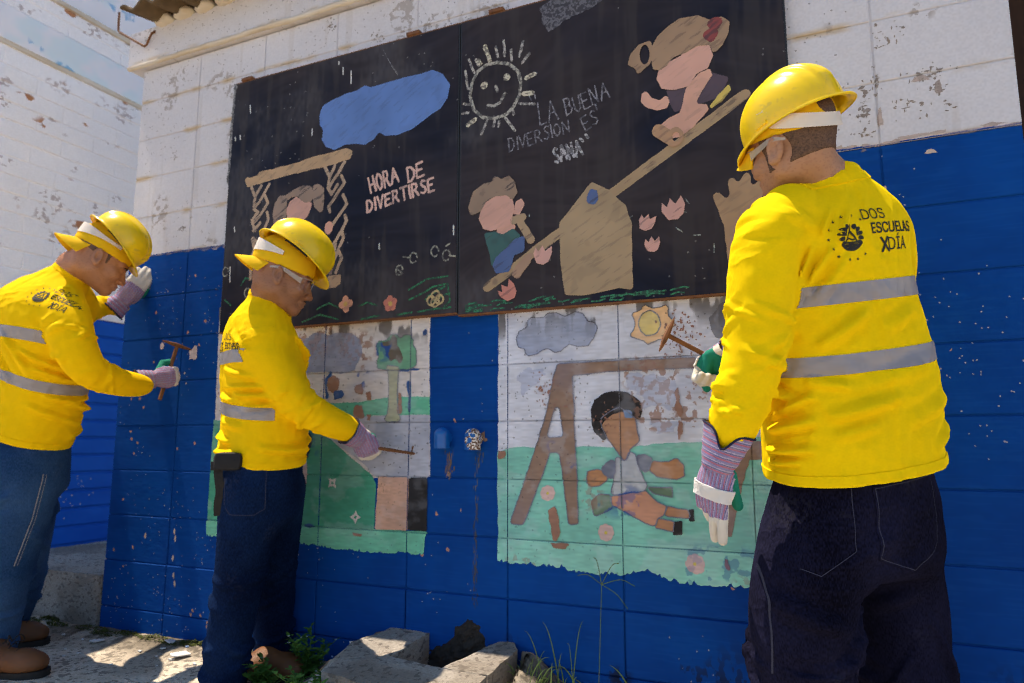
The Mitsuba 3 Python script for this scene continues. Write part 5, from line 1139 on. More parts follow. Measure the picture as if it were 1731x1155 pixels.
coat2('boy_shin', union_all([poly([(-0.4653, 0.529), (-0.3993, 0.5206), (-0.3877, 0.4923), (-0.4719, 0.4959)]), poly([(-0.4927, 0.4896), (-0.4418, 0.4809), (-0.4428, 0.4502), (-0.5048, 0.4617)])]), (0.42, 0.21, 0.11), 0.5, 5)
coat2('boy_shoe', union_all([poly([(-0.3966, 0.5207), (-0.3811, 0.5231), (-0.379, 0.4838), (-0.397, 0.4848)]), poly([(-0.4437, 0.4809), (-0.4169, 0.4857), (-0.4166, 0.4426), (-0.4459, 0.4411)])]), (0.018, 0.016, 0.016), 0.2, 6)
coat2('green_block', union_all([poly([(-0.7106, 0.5325), (-0.6858, 0.5572), (-0.6407, 0.5585), (-0.6386, 0.5152), (-0.6588, 0.5012), (-0.6992, 0.4863)]), poly([(-0.5259, 0.5852), (-0.4449, 0.5855), (-0.4431, 0.5535), (-0.5017, 0.5664)])]), (0.13, 0.20, 0.13), 0.7, 4)
for q, r_ in zip([(-0.863, 0.5568), (-0.6621, 0.4372), (-0.3818, 0.3587)], (0.026, 0.027, 0.030)):
    wall_coat(m2, 'daisy', flower(q, r_, 8), (0.55, 0.40, 0.36), 0.3, 4)
    wall_coat(m2, 'daisy_centre', ring(q, 0.005), (0.55, 0.45, 0.08), 0.1, 5)
wall_coat(m2, 'bare_patch', union_all([poly([(-0.8613, 0.498), (-0.8462, 0.5132), (-0.8314, 0.5118), (-0.8214, 0.4512), (-0.8239, 0.4126), (-0.8369, 0.3783), (-0.8471, 0.4162)]), poly([(-0.8505, 0.3948), (-0.7875, 0.3983), (-0.8055, 0.3782), (-0.8453, 0.3778)]), poly([(-1.047, 0.6946), (-1.02, 0.6979), (-1.022, 0.6691), (-1.045, 0.6669)]), poly([(-0.2959, 0.3758), (-0.2872, 0.3781), (-0.2797, 0.351), (-0.2888, 0.34)]), poly([(-0.4272, 0.8847), (-0.4131, 0.9067), (-0.4105, 0.8531), (-0.4008, 0.8174), (-0.4166, 0.8044), (-0.4266, 0.8356)]), poly([(-0.4236, 0.7912), (-0.4039, 0.791), (-0.4102, 0.7339), (-0.4212, 0.7339)])]), (0.28, 0.15, 0.10), 0.4, 6, edge=0.008)
pk = np.random.default_rng(5); ps = []
for q, s_, n_ in (([(-0.4039, 1.046)][0], (0.075, 0.06), 60), ([(-0.3927, 1.114)][0], (0.03, 0.035), 22), ([(-0.8788, 0.917)][0], (0.05, 0.05), 30), ([(-0.5428, 0.9754)][0], (0.05, 0.02), 18), ([(-0.6526, 0.8087)][0], (0.03, 0.04), 22), ([(-0.8329, 0.8531)][0], (0.05, 0.03), 18)):
    for k in range(n_):
        ps.append(ring((q[0] + s_[0] * pk.normal() * 0.6, q[1] + s_[1] * pk.normal() * 0.6), 0.002 + 0.0045 * pk.random() ** 2, 0.002 + 0.0045 * pk.random() ** 2, 7, k, 0.9))
wall_coat(m2, 'flaked_spots', union_all(ps), (0.27, 0.14, 0.10), 0.2, 7, edge=0.002)
cr = [ring((x, 1.587 + 0.02 * pk.random()), 0.012 + 0.03 * pk.random(), 0.004 + 0.003 * pk.random(), 9, k, 0.9) for k, x in enumerate(np.arange(-3.0, -2.4, 0.06))]
cr += [ring((x, 1.604 + 0.012 * pk.random()), 0.015 + 0.03 * pk.random(), 0.0035 + 0.003 * pk.random(), 9, k, 0.9) for k, x in enumerate(np.arange(0.03, 0.54, 0.045))]
wall_coat(wall, 'bare_patch', union_all(cr + [ring(q, a, b, 9, 3, 0.8) for q, a, b in zip([(0.3299, 1.561), (0.2067, 1.47), (0.3653, 1.75), (0.3208, 1.787), (0.208, 1.687)], (0.018, 0.006, 0.012, 0.028, 0.010), (0.007, 0.005, 0.020, 0.009, 0.030))] + [ring(q, 0.006, 0.012, 9, 7, 0.7) for q in [(-2.6, 0.341), (-2.593, 0.3123), (-2.599, 0.2314), (-2.583, 0.1591), (-2.575, 0.1279), (-2.775, 0.3156)]]), (0.42, 0.34, 0.29), 0.3, 1, edge=0.004)
# ---------------------------------------------------------------- cloth, skin, leather, plastic
def yellow_cloth(base):
    def f(p, n, uv):
        t = fbm(p.x * 9, p.y * 9, p.z * 9, 3)
        return mi.Color3f(base) * (0.93 + 0.12 * t) * (0.97 + 0.06 * noise(p.x * 320, p.y * 320, p.z * 320))
    return f
def knit(p, n, uv): return 0.0003 * noise(p.x * 420, p.y * 420, p.z * 420) + 0.0016 * fbm(p.x * 38, p.y * 38, p.z * 26, 2)
def creased(p, n, uv):
    """Jersey: the knit, and the fine creases of worn cloth."""
    f = fbm(p.x * 8 + 2.0 * p.z, p.y * 8, p.z * 15, 3)
    m = smoothstep(0.40, 0.62, fbm(p.x * 4.5, p.y * 4.5, p.z * 4.5 + 7, 2))
    r = 1 - dr.abs(2 * f - 1)
    return 0.0035 * m * r * r * r * r + knit(p, n, uv)
def rumpled(p, n, uv):
    f = fbm(p.x * 10, p.y * 10, p.z * 16, 3)
    r = 1 - dr.abs(2 * f - 1)
    return 0.0045 * r * r * r + 0.0006 * noise(p.x * 330, p.y * 330, p.z * 330)
def denim(dark, light, amount):
    def f(p, n, uv):
        t = fbm(p.x * 5, p.y * 5, p.z * 4, 3)
        w = noise(p.x * 420, p.y * 420, p.z * 160)
        c = mix(dark, light, dr.clip(amount * (t - 0.25) * 2 + 0.45 * (w - 0.4), 0, 1))
        dust = smoothstep(0.63, 0.76, fbm(p.x * 11 + 3, p.y * 11, p.z * 7, 4)) * smoothstep(0.45, 0.6, noise(p.x * 160, p.y * 160, p.z * 130))
        return mix(c, (0.22, 0.22, 0.26), dust * 0.03)
    return f
def skin(base):
    def f(p, n, uv):
        t = fbm(p.x * 30, p.y * 30, p.z * 30, 3)
        c = mi.Color3f(base) * (0.86 + 0.26 * t)
        return mix(c, mi.Color3f(base) * mi.Color3f(0.7, 0.6, 0.6), 0.35 * smoothstep(0.55, 0.75, noise(p.x * 210, p.y * 210, p.z * 210)))
    return f
def pores(p, n, uv): return 0.0006 * noise(p.x * 330, p.y * 330, p.z * 330) + 0.0009 * fbm(p.x * 90, p.y * 90, p.z * 90, 2)
def stripes(p, n, uv):
    """Striped ticking of the work gloves: uv.x runs across the stripes, in metres."""
    u = uv.x * 100.0
    k = u - dr.floor(u / 1.5) * 1.5
    c = mi.Color3f(0.22, 0.20, 0.36)
    c = dr.select((k > 0.30) & (k < 0.58), mi.Color3f(0.44, 0.12, 0.15), c)
    c = dr.select((k > 0.78) & (k < 0.86), mi.Color3f(0.06, 0.05, 0.10), c)
    c = dr.select((k > 1.02) & (k < 1.20), mi.Color3f(0.42, 0.38, 0.46), c)
    c = c * (0.8 + 0.4 * noise(p.x * 420, p.y * 420, p.z * 420))
    return mix(c, (0.30, 0.26, 0.30), 0.35 * smoothstep(0.45, 0.7, fbm(p.x * 40, p.y * 40, p.z * 40, 3)))
def leather(p, n, uv):
    t = fbm(p.x * 26, p.y * 26, p.z * 26, 3)
    return mix((0.50, 0.46, 0.38), (0.66, 0.63, 0.56), t)
def terry(p, n, uv): return 0.0035 * noise(p.x * 300, p.y * 300, p.z * 300)
def boot_leather(p, n, uv):
    return mix((0.085, 0.034, 0.012), (0.19, 0.075, 0.024), fbm(p.x * 14, p.y * 14, p.z * 14, 3))
def reflective(p, n, uv):
    return mix((0.22, 0.20, 0.205), (0.29, 0.27, 0.275), fbm(p.x * 22, p.y * 22, p.z * 60, 3))
def hair_col(p, n, uv):
    return mix((0.012, 0.009, 0.007), (0.04, 0.028, 0.020), noise(p.x * 300, p.y * 300, p.z * 300))
def scuffed_yellow(p, n, uv):
    c = mi.Color3f(0.74, 0.52, 0.005) * (0.95 + 0.08 * fbm(p.x * 14, p.y * 14, p.z * 14, 3))
    s = smoothstep(0.66, 0.74, fbm(p.x * 60, p.y * 16, p.z * 60, 3)) * smoothstep(0.5, 0.65, fbm(p.x * 8, p.y * 8, p.z * 8, 2))
    return mix(c, (0.45, 0.33, 0.05), s * 0.5)

SHIRT_R = surface('lemon_jersey', yellow_cloth((0.82, 0.575, 0.002)), 0.85, 0.06, creased, eps=0.002)
SHIRT_W = surface('golden_jersey', yellow_cloth((0.82, 0.52, 0.002)), 0.85, 0.06, creased, eps=0.002)
DENIM_R = surface('dark_denim', denim((0.0022, 0.0020, 0.0062), (0.020, 0.021, 0.056), 0.45), 0.9, 0.05, rumpled, eps=0.002)
DENIM_C = surface('indigo_denim', denim((0.0015, 0.0050, 0.022), (0.010, 0.033, 0.105), 0.5), 0.9, 0.05, rumpled, eps=0.002)
DENIM_L = surface('washed_denim', denim((0.010, 0.034, 0.098), (0.048, 0.110, 0.230), 0.6), 0.9, 0.05, rumpled, eps=0.002)
SKIN_R = surface('warm_brown_skin', skin((0.36, 0.19, 0.11)), 0.48, 0.4, pores)
SKIN_C = surface('deep_brown_skin', skin((0.26, 0.118, 0.060)), 0.45, 0.4, pores)
SKIN_L = surface('brown_skin', skin((0.34, 0.155, 0.080)), 0.48, 0.4, pores)
LIP = surface('lip_skin', (0.20, 0.075, 0.06), 0.45, 0.4)
HAIRM = surface('black_hair', hair_col, 0.6, 0.3)
STUBBLE = surface('cropped_hair', lambda p, n, uv: mix((0.045, 0.026, 0.018), (0.15, 0.085, 0.055), noise(p.x * 380, p.y * 380, p.z * 380)), 0.65, 0.3)
EYE = surface('eye', (0.10, 0.08, 0.07), 0.15, 0.5)
STRIPES = surface('glove_ticking', stripes, 0.9, 0.1)
LEATHER = surface('pale_leather', leather, 0.85, 0.2, pores)
TERRY = surface('white_terry', (0.66, 0.65, 0.62), 0.95, 0.1, terry)
GREENL = surface('green_leather', (0.012, 0.19, 0.13), 0.85, 0.2, pores)
NAVY = surface('navy_binding', (0.014, 0.016, 0.045), 0.8, 0.2)
BOOT = surface('brown_boot_leather', boot_leather, 0.6, 0.4, pores)
RUBBER = surface('black_rubber', (0.018, 0.017, 0.016), 0.7, 0.3)
TAPE = surface('reflective_tape', reflective, 0.42, 0.6, knit)
HELM = surface('yellow_helmet_plastic', scuffed_yellow, 0.24, 0.5)
CAPM = surface('yellow_cap_cotton', (0.72, 0.44, 0.008), 0.85, 0.15, knit)
STRAP = surface('milky_plastic', (0.66, 0.60, 0.52), 0.4, 0.4)
INK = surface('black_print', (0.015, 0.014, 0.014), 0.6, 0.3)
BLACKW = surface('black_webbing', (0.013, 0.013, 0.014), 0.7, 0.3)
THREAD = surface('pale_thread', (0.20, 0.20, 0.22), 0.8, 0.2)
DIMTHREAD = surface('dim_thread', (0.035, 0.037, 0.06), 0.8, 0.2)
scene['clear_temple'] = {'type': 'blendbsdf', 'weight': 0.45, 'a': {'type': 'thindielectric', 'int_ior': 1.5}, 'b': {'type': 'twosided', 'bsdf': {'type': 'diffuse', 'reflectance': {'type': 'rgb', 'value': [0.5, 0.47, 0.44]}}}}
scene['clear_plastic'] = {'type': 'thindielectric', 'int_ior': 1.5}

# ---------------------------------------------------------------- what every worker wears
def crest(r):
    """The printed crest: a wreath with a triangle, waves and points inside a ring of stars, 2 r across."""
    g = [LineString([(0.50 * r * math.cos(a), 0.50 * r * math.sin(a)) for a in np.linspace(-2.6, -0.5, 14)]).buffer(0.05 * r)]
    for s_ in (-1, 1):
        for k in range(7):
            a = math.radians(-80 + 24 * k); c_ = (s_ * 0.46 * r * math.cos(a), 0.46 * r * math.sin(a))
            g.append(affinity.rotate(Point(c_).buffer(0.12 * r).intersection(Point(c_[0], c_[1] + 0.12 * r).buffer(0.17 * r)), math.degrees(a) * s_))
    g.append(Polygon([(-.26 * r, -.2 * r), (.26 * r, -.2 * r), (0, .28 * r)]).boundary.buffer(0.035 * r))
    g += [LineString([(-.2 * r, -.08 * r), (-.07 * r, -.02 * r), (.05 * r, -.1 * r), (.2 * r, -.05 * r)]).buffer(0.03 * r), LineString([(0, .3 * r), (0, .52 * r)]).buffer(0.03 * r)]
    g += [LineString([(-.34 * r, -.34 * r), (0, -.28 * r), (.34 * r, -.34 * r)]).buffer(0.05 * r), LineString([(-.3 * r, .1 * r), (-.3 * r, .4 * r)]).buffer(0.03 * r), LineString([(.3 * r, .1 * r), (.3 * r, .4 * r)]).buffer(0.03 * r)]
    for k in range(14):
        a = 2 * math.pi * k / 14
        if abs((a + math.pi) % (2 * math.pi) - math.pi) > 0.75 or k in (2, 12):
            c_ = (0.92 * r * math.cos(a), 0.92 * r * math.sin(a))
            g.append(Polygon([(c_[0] + (0.075 if j % 2 == 0 else 0.03) * r * math.cos(j * math.pi / 5), c_[1] + (0.075 if j % 2 == 0 else 0.03) * r * math.sin(j * math.pi / 5)) for j in range(10)]))
    return union_all(g)

def text2d(s, h, bold=False):
    m = meshkit.text_mesh(s, h, 0.001, bold)
    v = np.asarray(m.vertices); keep = m.face_normals[:, 2] > 0.5
    return trimesh.Trimesh(np.column_stack([v[:, :2], np.zeros(len(v))]), np.asarray(m.faces)[keep], process=False)

def back_print(t, shirt, mesh, origin, ux, uy, k=1.0, size=0.006):
    g = flat_poly(crest(0.050)); g.apply_translation((-0.055, -0.005, 0))
    d, e, x, i = text2d('DOS', 0.0225), text2d('ESCUELAS', 0.0215, True), text2d('X', 0.030, True), text2d('DÍA', 0.026)
    d.apply_scale((0.92, 1, 1)); d.apply_translation((-0.022, 0.030, 0)); e.apply_scale((0.80, 1, 1)); e.apply_translation((-0.008, 0.0, 0))
    x.apply_scale((0.8, 1, 1)); x.apply_translation((0.012, -0.040, 0)); i.apply_scale((0.85, 1, 1)); i.apply_translation((0.031, -0.037, 0))
    for n_, ms in (('printed_crest', [g]), ('printed_words', [d, e, x, i])):
        m = cat(ms); m.apply_scale(k)
        add(shirt, n_, drape(m, origin, ux, uy, mesh, 0.0014, size), INK)

def shirt_parts(t, m, trunk, arms, mat_, bands, neck, seam=True):
    sh = add(t, 'shirt', m, mat_, smooth=True)
    own = lambda x: (trunk(x) < np.min([a(x) for a in arms], axis=0) - 0.004)
    for h0, w_, tilt, side in bands:
        nrm = norm(trunk.U + tilt[0] * trunk.R + tilt[1] * trunk.F); o = trunk.B + h0 * trunk.U
        pl = [(o - nrm * w_ / 2, nrm), (o + nrm * w_ / 2, -nrm)] + side
        s = slab(m, pl, 0.0012)
        s.update_faces(own(np.asarray(s.triangles_center)))
        s.remove_unreferenced_vertices()
        add(sh, 'reflective_band', thicken(s, 0.0008), TAPE, smooth=40)
    o = trunk.B + (trunk.hr[0] + 0.026) * trunk.U
    hm = slab(m, [(o, -trunk.U), (o - 0.0245 * trunk.U, trunk.U)], 0.0016)
    hm.update_faces(own(np.asarray(hm.triangles_center))); hm.remove_unreferenced_vertices()
    add(sh, 'hem', thicken(hm, 0.0014), mat_, smooth=40)
    top = slab(m, [(neck.top - neck.ax * 0.019, neck.ax), (neck.top - neck.ax * 0.0015, -neck.ax)], 0.0012)
    top.update_faces(np.linalg.norm(np.asarray(top.triangles_center) - neck.top, axis=1) < 0.12); top.remove_unreferenced_vertices()
    if len(top.faces): add(sh, 'collar', thicken(top, 0.0014), mat_, smooth=40)
    return sh

class collar_of:
    """The ribbed neck of a jersey: a ring up to top, cut square, leaning forward by lean."""
    def __init__(self, low, top, r, lean=0.0):
        self.low, self.top, self.r = np.asarray(low, float), np.asarray(top, float), r
        self.ax = norm(self.top - self.low + lean * np.array([0.02, 0.03, 0.0]))
    def __call__(self, q):
        return smax(cone(q, self.low, self.top + 0.05 * self.ax, self.r * 1.12, self.r * 0.98), (q - self.top) @ self.ax, 0.004)

CAPF = head_sdf()
def head_parts(t, fr, o, skinm, neck_to, chest, scale=1.0, wide=1.0, jowl=0.0, cap_back=True, hair_cut=None, neck_r=0.060, helm=None, bill=None, strap='band', hole=False, glasses=False, beard=False, band_from=52):
    o = np.asarray(o, float); F = fr * scale
    hf = head_sdf(wide, 1.0, jowl)
    inv = fr.T / scale
    loc = lambda q: (q - o) @ inv
    nt, ch = loc(np.atleast_2d(neck_to))[0], loc(np.atleast_2d(chest))[0]
    def body(p):
        d = hf(p)
        d = smin(d, cone(p, (-0.026, 0, -0.045), nt, 0.056, neck_r / scale), 0.03)
        d = smin(d, cone(p, nt, ch, neck_r / scale, 0.052), 0.03)
        return d - 0.0008 * (meshkit.noise(p * 70, 2) - 0.5)
    lo, hi = bounds([(-0.13, -0.11, -0.13), (0.135, 0.11, 0.135), nt - 0.07, nt + 0.07, ch - 0.09, ch + 0.09], 0.006)
    m = sdf_mesh(body, lo, hi, 0.0034, 0.012)
    add(t, 'head', place(m, F, o), skinm, smooth=True)
    for s_ in (1, -1):
        e = trimesh.creation.icosphere(2, 0.0118); e.apply_translation((0.0775, 0.031 * s_ * wide, -0.0182))
        add(t, 'eye', place(e, F, o), EYE, smooth=True)
        b = sweep(crom([(0.093, 0.016 * s_, -0.002), (0.092, 0.030 * s_, 0.003), (0.080, 0.046 * s_, -0.002)], 5), [0.003, 0.0035, 0.004, 0.004, 0.004, 0.004, 0.0038, 0.0035, 0.003, 0.0025, 0.0015], 6, 0.6)
        add(t, 'eyebrow', place(b, F, o), HAIRM, smooth=True)
    if hair_cut is not None:
        hm = sdf_mesh(hair_on(lambda p: smin(hf(p), cone(p, (-0.026, 0, -0.045), nt, 0.056, neck_r / scale), 0.03), hair_cut, 0.0012), (-0.125, -0.1, -0.11), (0.11, 0.1, 0.13), 0.0036, 0.012)
        add(t, 'hair', place(hm, F, o), STUBBLE, smooth=True)
    if beard:
        bd = sdf_mesh(hair_on(hf, lambda p: np.minimum(ellipsoid(p, (0.103, 0, -0.0635), (0.010, 0.024, 0.0035)), ellipsoid(p, (0.094, 0, -0.106), (0.014, 0.016, 0.014))), 0.0012), (0.06, -0.05, -0.135), (0.13, 0.05, -0.05), 0.0024, 0.01)
        add(t, 'goatee', place(bd, F, o), HAIRM, smooth=True)
    # cotton cap
    s_ = -1.0 if cap_back else 1.0
    def capf(p):
        d = ellipsoid(p, (-0.008, 0, 0.030), (0.1035, 0.081 * wide, 0.098))
        d = smax(d, -(d + 0.010), 0.002)
        e0 = (0.010 + 0.02 * p[:, 0]) if cap_back else (0.012 + 0.10 * p[:, 0])
        d = smax(d, e0 - p[:, 2], 0.003)
        if hole: d = smax(d, -ellipsoid(p, (-0.112, 0.0, 0.048), (0.05, 0.030, 0.026)), 0.003)
        return d - 0.0010 * (meshkit.fbm(p * 45, 2, 6) - 0.5)
    cm = sdf_mesh(capf, (-0.125, -0.1, -0.01), (0.11, 0.1, 0.14), 0.0034, 0.012)
    cp = add(t, 'cap', place(cm, F, o), CAPM, smooth=True)
    if bill:
        L, tilt, drop, z0 = bill
        top = []
        for a in np.linspace(0, 1, 10):
            ps = np.radians(np.linspace(-56, 56, 27))
            xx = 0.104 * np.cos(ps) - 0.006 + L * a * np.cos(ps * 90 / 60.0) ** 0.45
            yy = 0.0785 * wide * np.sin(ps) * (1 - 0.05 * a)
            top.append(np.stack([xx, yy, z0 - tilt * L * a - drop * (np.sin(ps) / 0.83) ** 2 * (0.35 + 0.65 * a)], 1))
        g = np.array(top); n1, n2 = g.shape[:2]; v = g.reshape(-1, 3)
        i, j = np.meshgrid(np.arange(n1 - 1), np.arange(n2 - 1), indexing='ij'); q = np.stack([i * n2 + j, (i + 1) * n2 + j, (i + 1) * n2 + j + 1, i * n2 + j + 1], -1).reshape(-1, 4)
        bm_ = trimesh.Trimesh(v, np.vstack([q[:, [0, 1, 2]], q[:, [0, 2, 3]]]), process=False)
        if bm_.face_normals[:, 2].mean() < 0: bm_.invert()
        bm_ = thicken(bm_, 0.0020)
        bm_.vertices[:, 0] *= s_; bm_.invert() if s_ < 0 else None
        add(cp, 'bill', place(bm_, F, o), CAPM, smooth=40)
    # hard hat with its headband
    hfr, ho, hs = helm
    H = add(t, 'hard_hat', place(helmet_shell((0.036, 0.013, 0.022), (0.126, 0.120), 0.106, 0.120, 0.015), hfr * hs, ho), HELM, smooth=35)
    def hug(th_, z, off=0.005):
        """Points round the cap at heights z in the head's frame."""
        k = np.sqrt(np.clip(1 - ((z - 0.030) / 0.098) ** 2, 0.05, 1))
        return np.stack([-0.008 + (0.1035 + off) * k * np.cos(th_), (0.081 * wide + off) * k * np.sin(th_), z + 0 * th_], 1)
    th = np.linspace(np.radians(band_from), np.radians(360 - band_from), 61); bk = np.clip(-np.cos(th), 0, 1)
    if strap == 'band':
        add(H, 'headband', place(band(hug(th, 0.050 + 0.004 * bk), (0, 0, 1), 0.012 + 0.032 * bk ** 1.5, 0.002), F, o), STRAP, smooth=50)
    else:
        add(H, 'nape_strap', place(band(hug(th, 0.052 - 0.044 * bk ** 0.8), (0, 0, 1), 0.036 - 0.006 * bk, 0.002), F, o), STRAP, smooth=50)
        for sg in (1, -1):
            t2 = np.linspace(np.radians(88), np.radians(140), 20) * sg; k = np.linspace(0, 1, 20)
            add(H, 'upper_strap', place(band(hug(t2, 0.056 + 0.030 * k, 0.006), (0, 0, 1), 0.030 - 0.004 * k, 0.002), F, o), STRAP, smooth=50)
    for sg in (1, -1):
        k = np.linspace(0.36, 0.62, 12) * np.pi * sg
        add(H, 'adjuster', place(band(np.stack([0.112 * np.cos(k), 0.094 * np.sin(k), -0.002 + 0 * k], 1), (0, 0, 1), 0.014, 0.004), hfr * hs, ho), RUBBER, smooth=50)
        st = trimesh.creation.box((0.034, 0.004, 0.007)); st.apply_translation((0.004, 0.1075 * sg, 0.010))
        add(H, 'side_slot', place(st, hfr * hs, ho), HELM)
    if glasses:
        gl = t + '__safety_glasses'
        th = np.linspace(-1.12, 1.12, 33); rows = []
        for z in np.linspace(-0.040, 0.004, 7):
            R_ = 0.083 + 0.02 * (z + 0.04)
            rows.append(np.stack([0.022 + R_ * np.cos(th) * 1.0, R_ * np.sin(th) * 0.90 * wide, z + 0.004 * np.cos(th * 2) + 0 * th], 1))
        g = np.array(rows); n1, n2 = g.shape[:2]
        i, j = np.meshgrid(np.arange(n1 - 1), np.arange(n2 - 1), indexing='ij'); q = np.stack([i * n2 + j, (i + 1) * n2 + j, (i + 1) * n2 + j + 1, i * n2 + j + 1], -1).reshape(-1, 4)
        add(gl, 'lens', place(trimesh.Trimesh(g.reshape(-1, 3), np.vstack([q[:, [0, 1, 2]], q[:, [0, 2, 3]]]), process=False), F, o), 'clear_plastic', smooth=True)
        for sg in (1, -1):
            a = crom([(0.062, 0.070 * sg * wide, -0.010), (0.030, 0.0775 * sg * wide, -0.004), (-0.012, 0.0845 * sg * wide, 0.003), (-0.045, 0.082 * sg * wide, -0.006)], 6)
            add(gl, 'temple_arm', place(band(a, (0, 0, 1), np.linspace(0.018, 0.006, len(a)), 0.0022), F, o), 'clear_temple', smooth=50)
        add(gl, 'lens_rim', place(sweep(rows[-1] + (0, 0, 0.001), 0.0012, 6), F, o), 'clear_temple', smooth=True)
    return cp, H

def hand_parts(t, side, fr, wrist, cuff_fr, cuff_at, curl, thumb, spread=2.0, fold2=1.0, cuff=(0.075, 0.040, 0.056), strap=True, seed=0, sc=1.0, thumb_in=0.35, green=True, notch=0.0, stripe_fingers=False, long=1.28):
    f, ch = glove_hand(curl, spread, thumb, fold2=fold2, thumb_in=thumb_in, long=long)
    allp = np.vstack([np.array(p) for p, _ in ch] + [np.zeros((1, 3)), [(0.1, 0.05, 0.03), (0, -0.05, -0.03)]])
    lo, hi = bounds(allp, 0.02)
    m = sdf_mesh(f, lo, hi, 0.0030, 0.008, 3)
    trimesh.smoothing.filter_taubin(m, iterations=4)
    v, n = np.asarray(m.vertices), np.asarray(m.vertex_normals)
    tc, fn = np.asarray(m.triangles_center), np.asarray(m.face_normals)
    th = ch[4][0]; thd = np.min([cone(tc, th[j], th[j + 1], 0.012, 0.012) for j in range(3)], axis=0) < 0.004
    fingers_d = np.full(len(tc), 1e9); along = np.zeros(len(tc)); fk = np.zeros(len(tc), int); nb = np.zeros((len(tc), 3))
    for k in range(4):
        p = ch[k][0]; S = 0.0
        for j in range(3):
            d = cone(tc, p[j], p[j + 1], 0.012, 0.012); mm = d < fingers_d
            ab = p[j + 1] - p[j]; tt = np.clip(((tc - p[j]) @ ab) / (ab @ ab), 0, 1)
            up = norm(np.array([-ab[2] * -1, 0, ab[0]]) * np.array([1, 0, 1])); up = norm(np.array([-ab[2], 0, ab[0]]))
            fingers_d[mm] = d[mm]; along[mm] = S + tt[mm] * np.linalg.norm(ab); fk[mm] = k; nb[mm] = up; S += np.linalg.norm(ab)
    on_f = fingers_d < 0.003
    back = np.where(on_f, (fn * nb).sum(1) > 0.05, fn[:, 2] > 0.12)
    striped = back & ~thd & ((~on_f | (along < 0.036)) if stripe_fingers else (~on_f & (tc[:, 0] < 0.080))) & (tc[:, 0] > -0.02)
    palm = ~back & ~striped & (tc[:, 0] > 0.0) & ~on_f
    gl = part(t, 'glove'); tag(gl)
    def sub(mask, name, mm, uvf=None):
        if mask.sum() < 8: return
        s = trimesh.Trimesh(v, np.asarray(m.faces)[mask], process=False); s.remove_unreferenced_vertices()
        uv = uvf(np.asarray(s.vertices)) if uvf else None
        add(gl, name, place(s, fr * sc, wrist), mm, smooth=True, uv=uv)
    sub(striped, 'striped_back', STRIPES, lambda x: np.column_stack([x[:, 1] * 1.6 + 0.3, x[:, 0]]))
    sub(~striped & ~((palm | thd) if green else np.zeros(len(tc), bool)), 'leather', LEATHER)
    if green: sub((palm | thd) & ~striped, 'green_palm', GREENL)
    if strap:
        p_ = m.slice_plane((0.052, 0, 0), (1, 0, 0)).slice_plane((0.083, 0, 0), (-1, 0, 0)).slice_plane((0, 0, -0.004), (0, 0, 1))
        if len(p_.faces):
            p_.merge_vertices(); p_.vertices = np.asarray(p_.vertices) + 0.0035 * np.asarray(p_.vertex_normals)
            add(gl, 'knuckle_strap', place(thicken(p_, 0.002), fr * sc, wrist), TERRY, smooth=60)
    cm, rim, uv = cuff_mesh(cuff[0], cuff[1], cuff[2], seed=seed, notch=notch)
    add(gl, 'cuff', place(cm, cuff_fr * sc, cuff_at), STRIPES, smooth=True, uv=uv)
    add(gl, 'cuff_binding', place(sweep(rim, 0.0026, 6, caps=False), cuff_fr * sc, cuff_at), NAVY, smooth=True)
    return gl

def rows(f, l, u=None):
    """A frame from a direction along the fingers and one across towards the thumb."""
    f = norm(f); l = np.asarray(l, float); l = norm(l - f * (l @ f)); return np.stack([f, l, np.cross(f, l) if u is None else u * np.cross(f, l)])

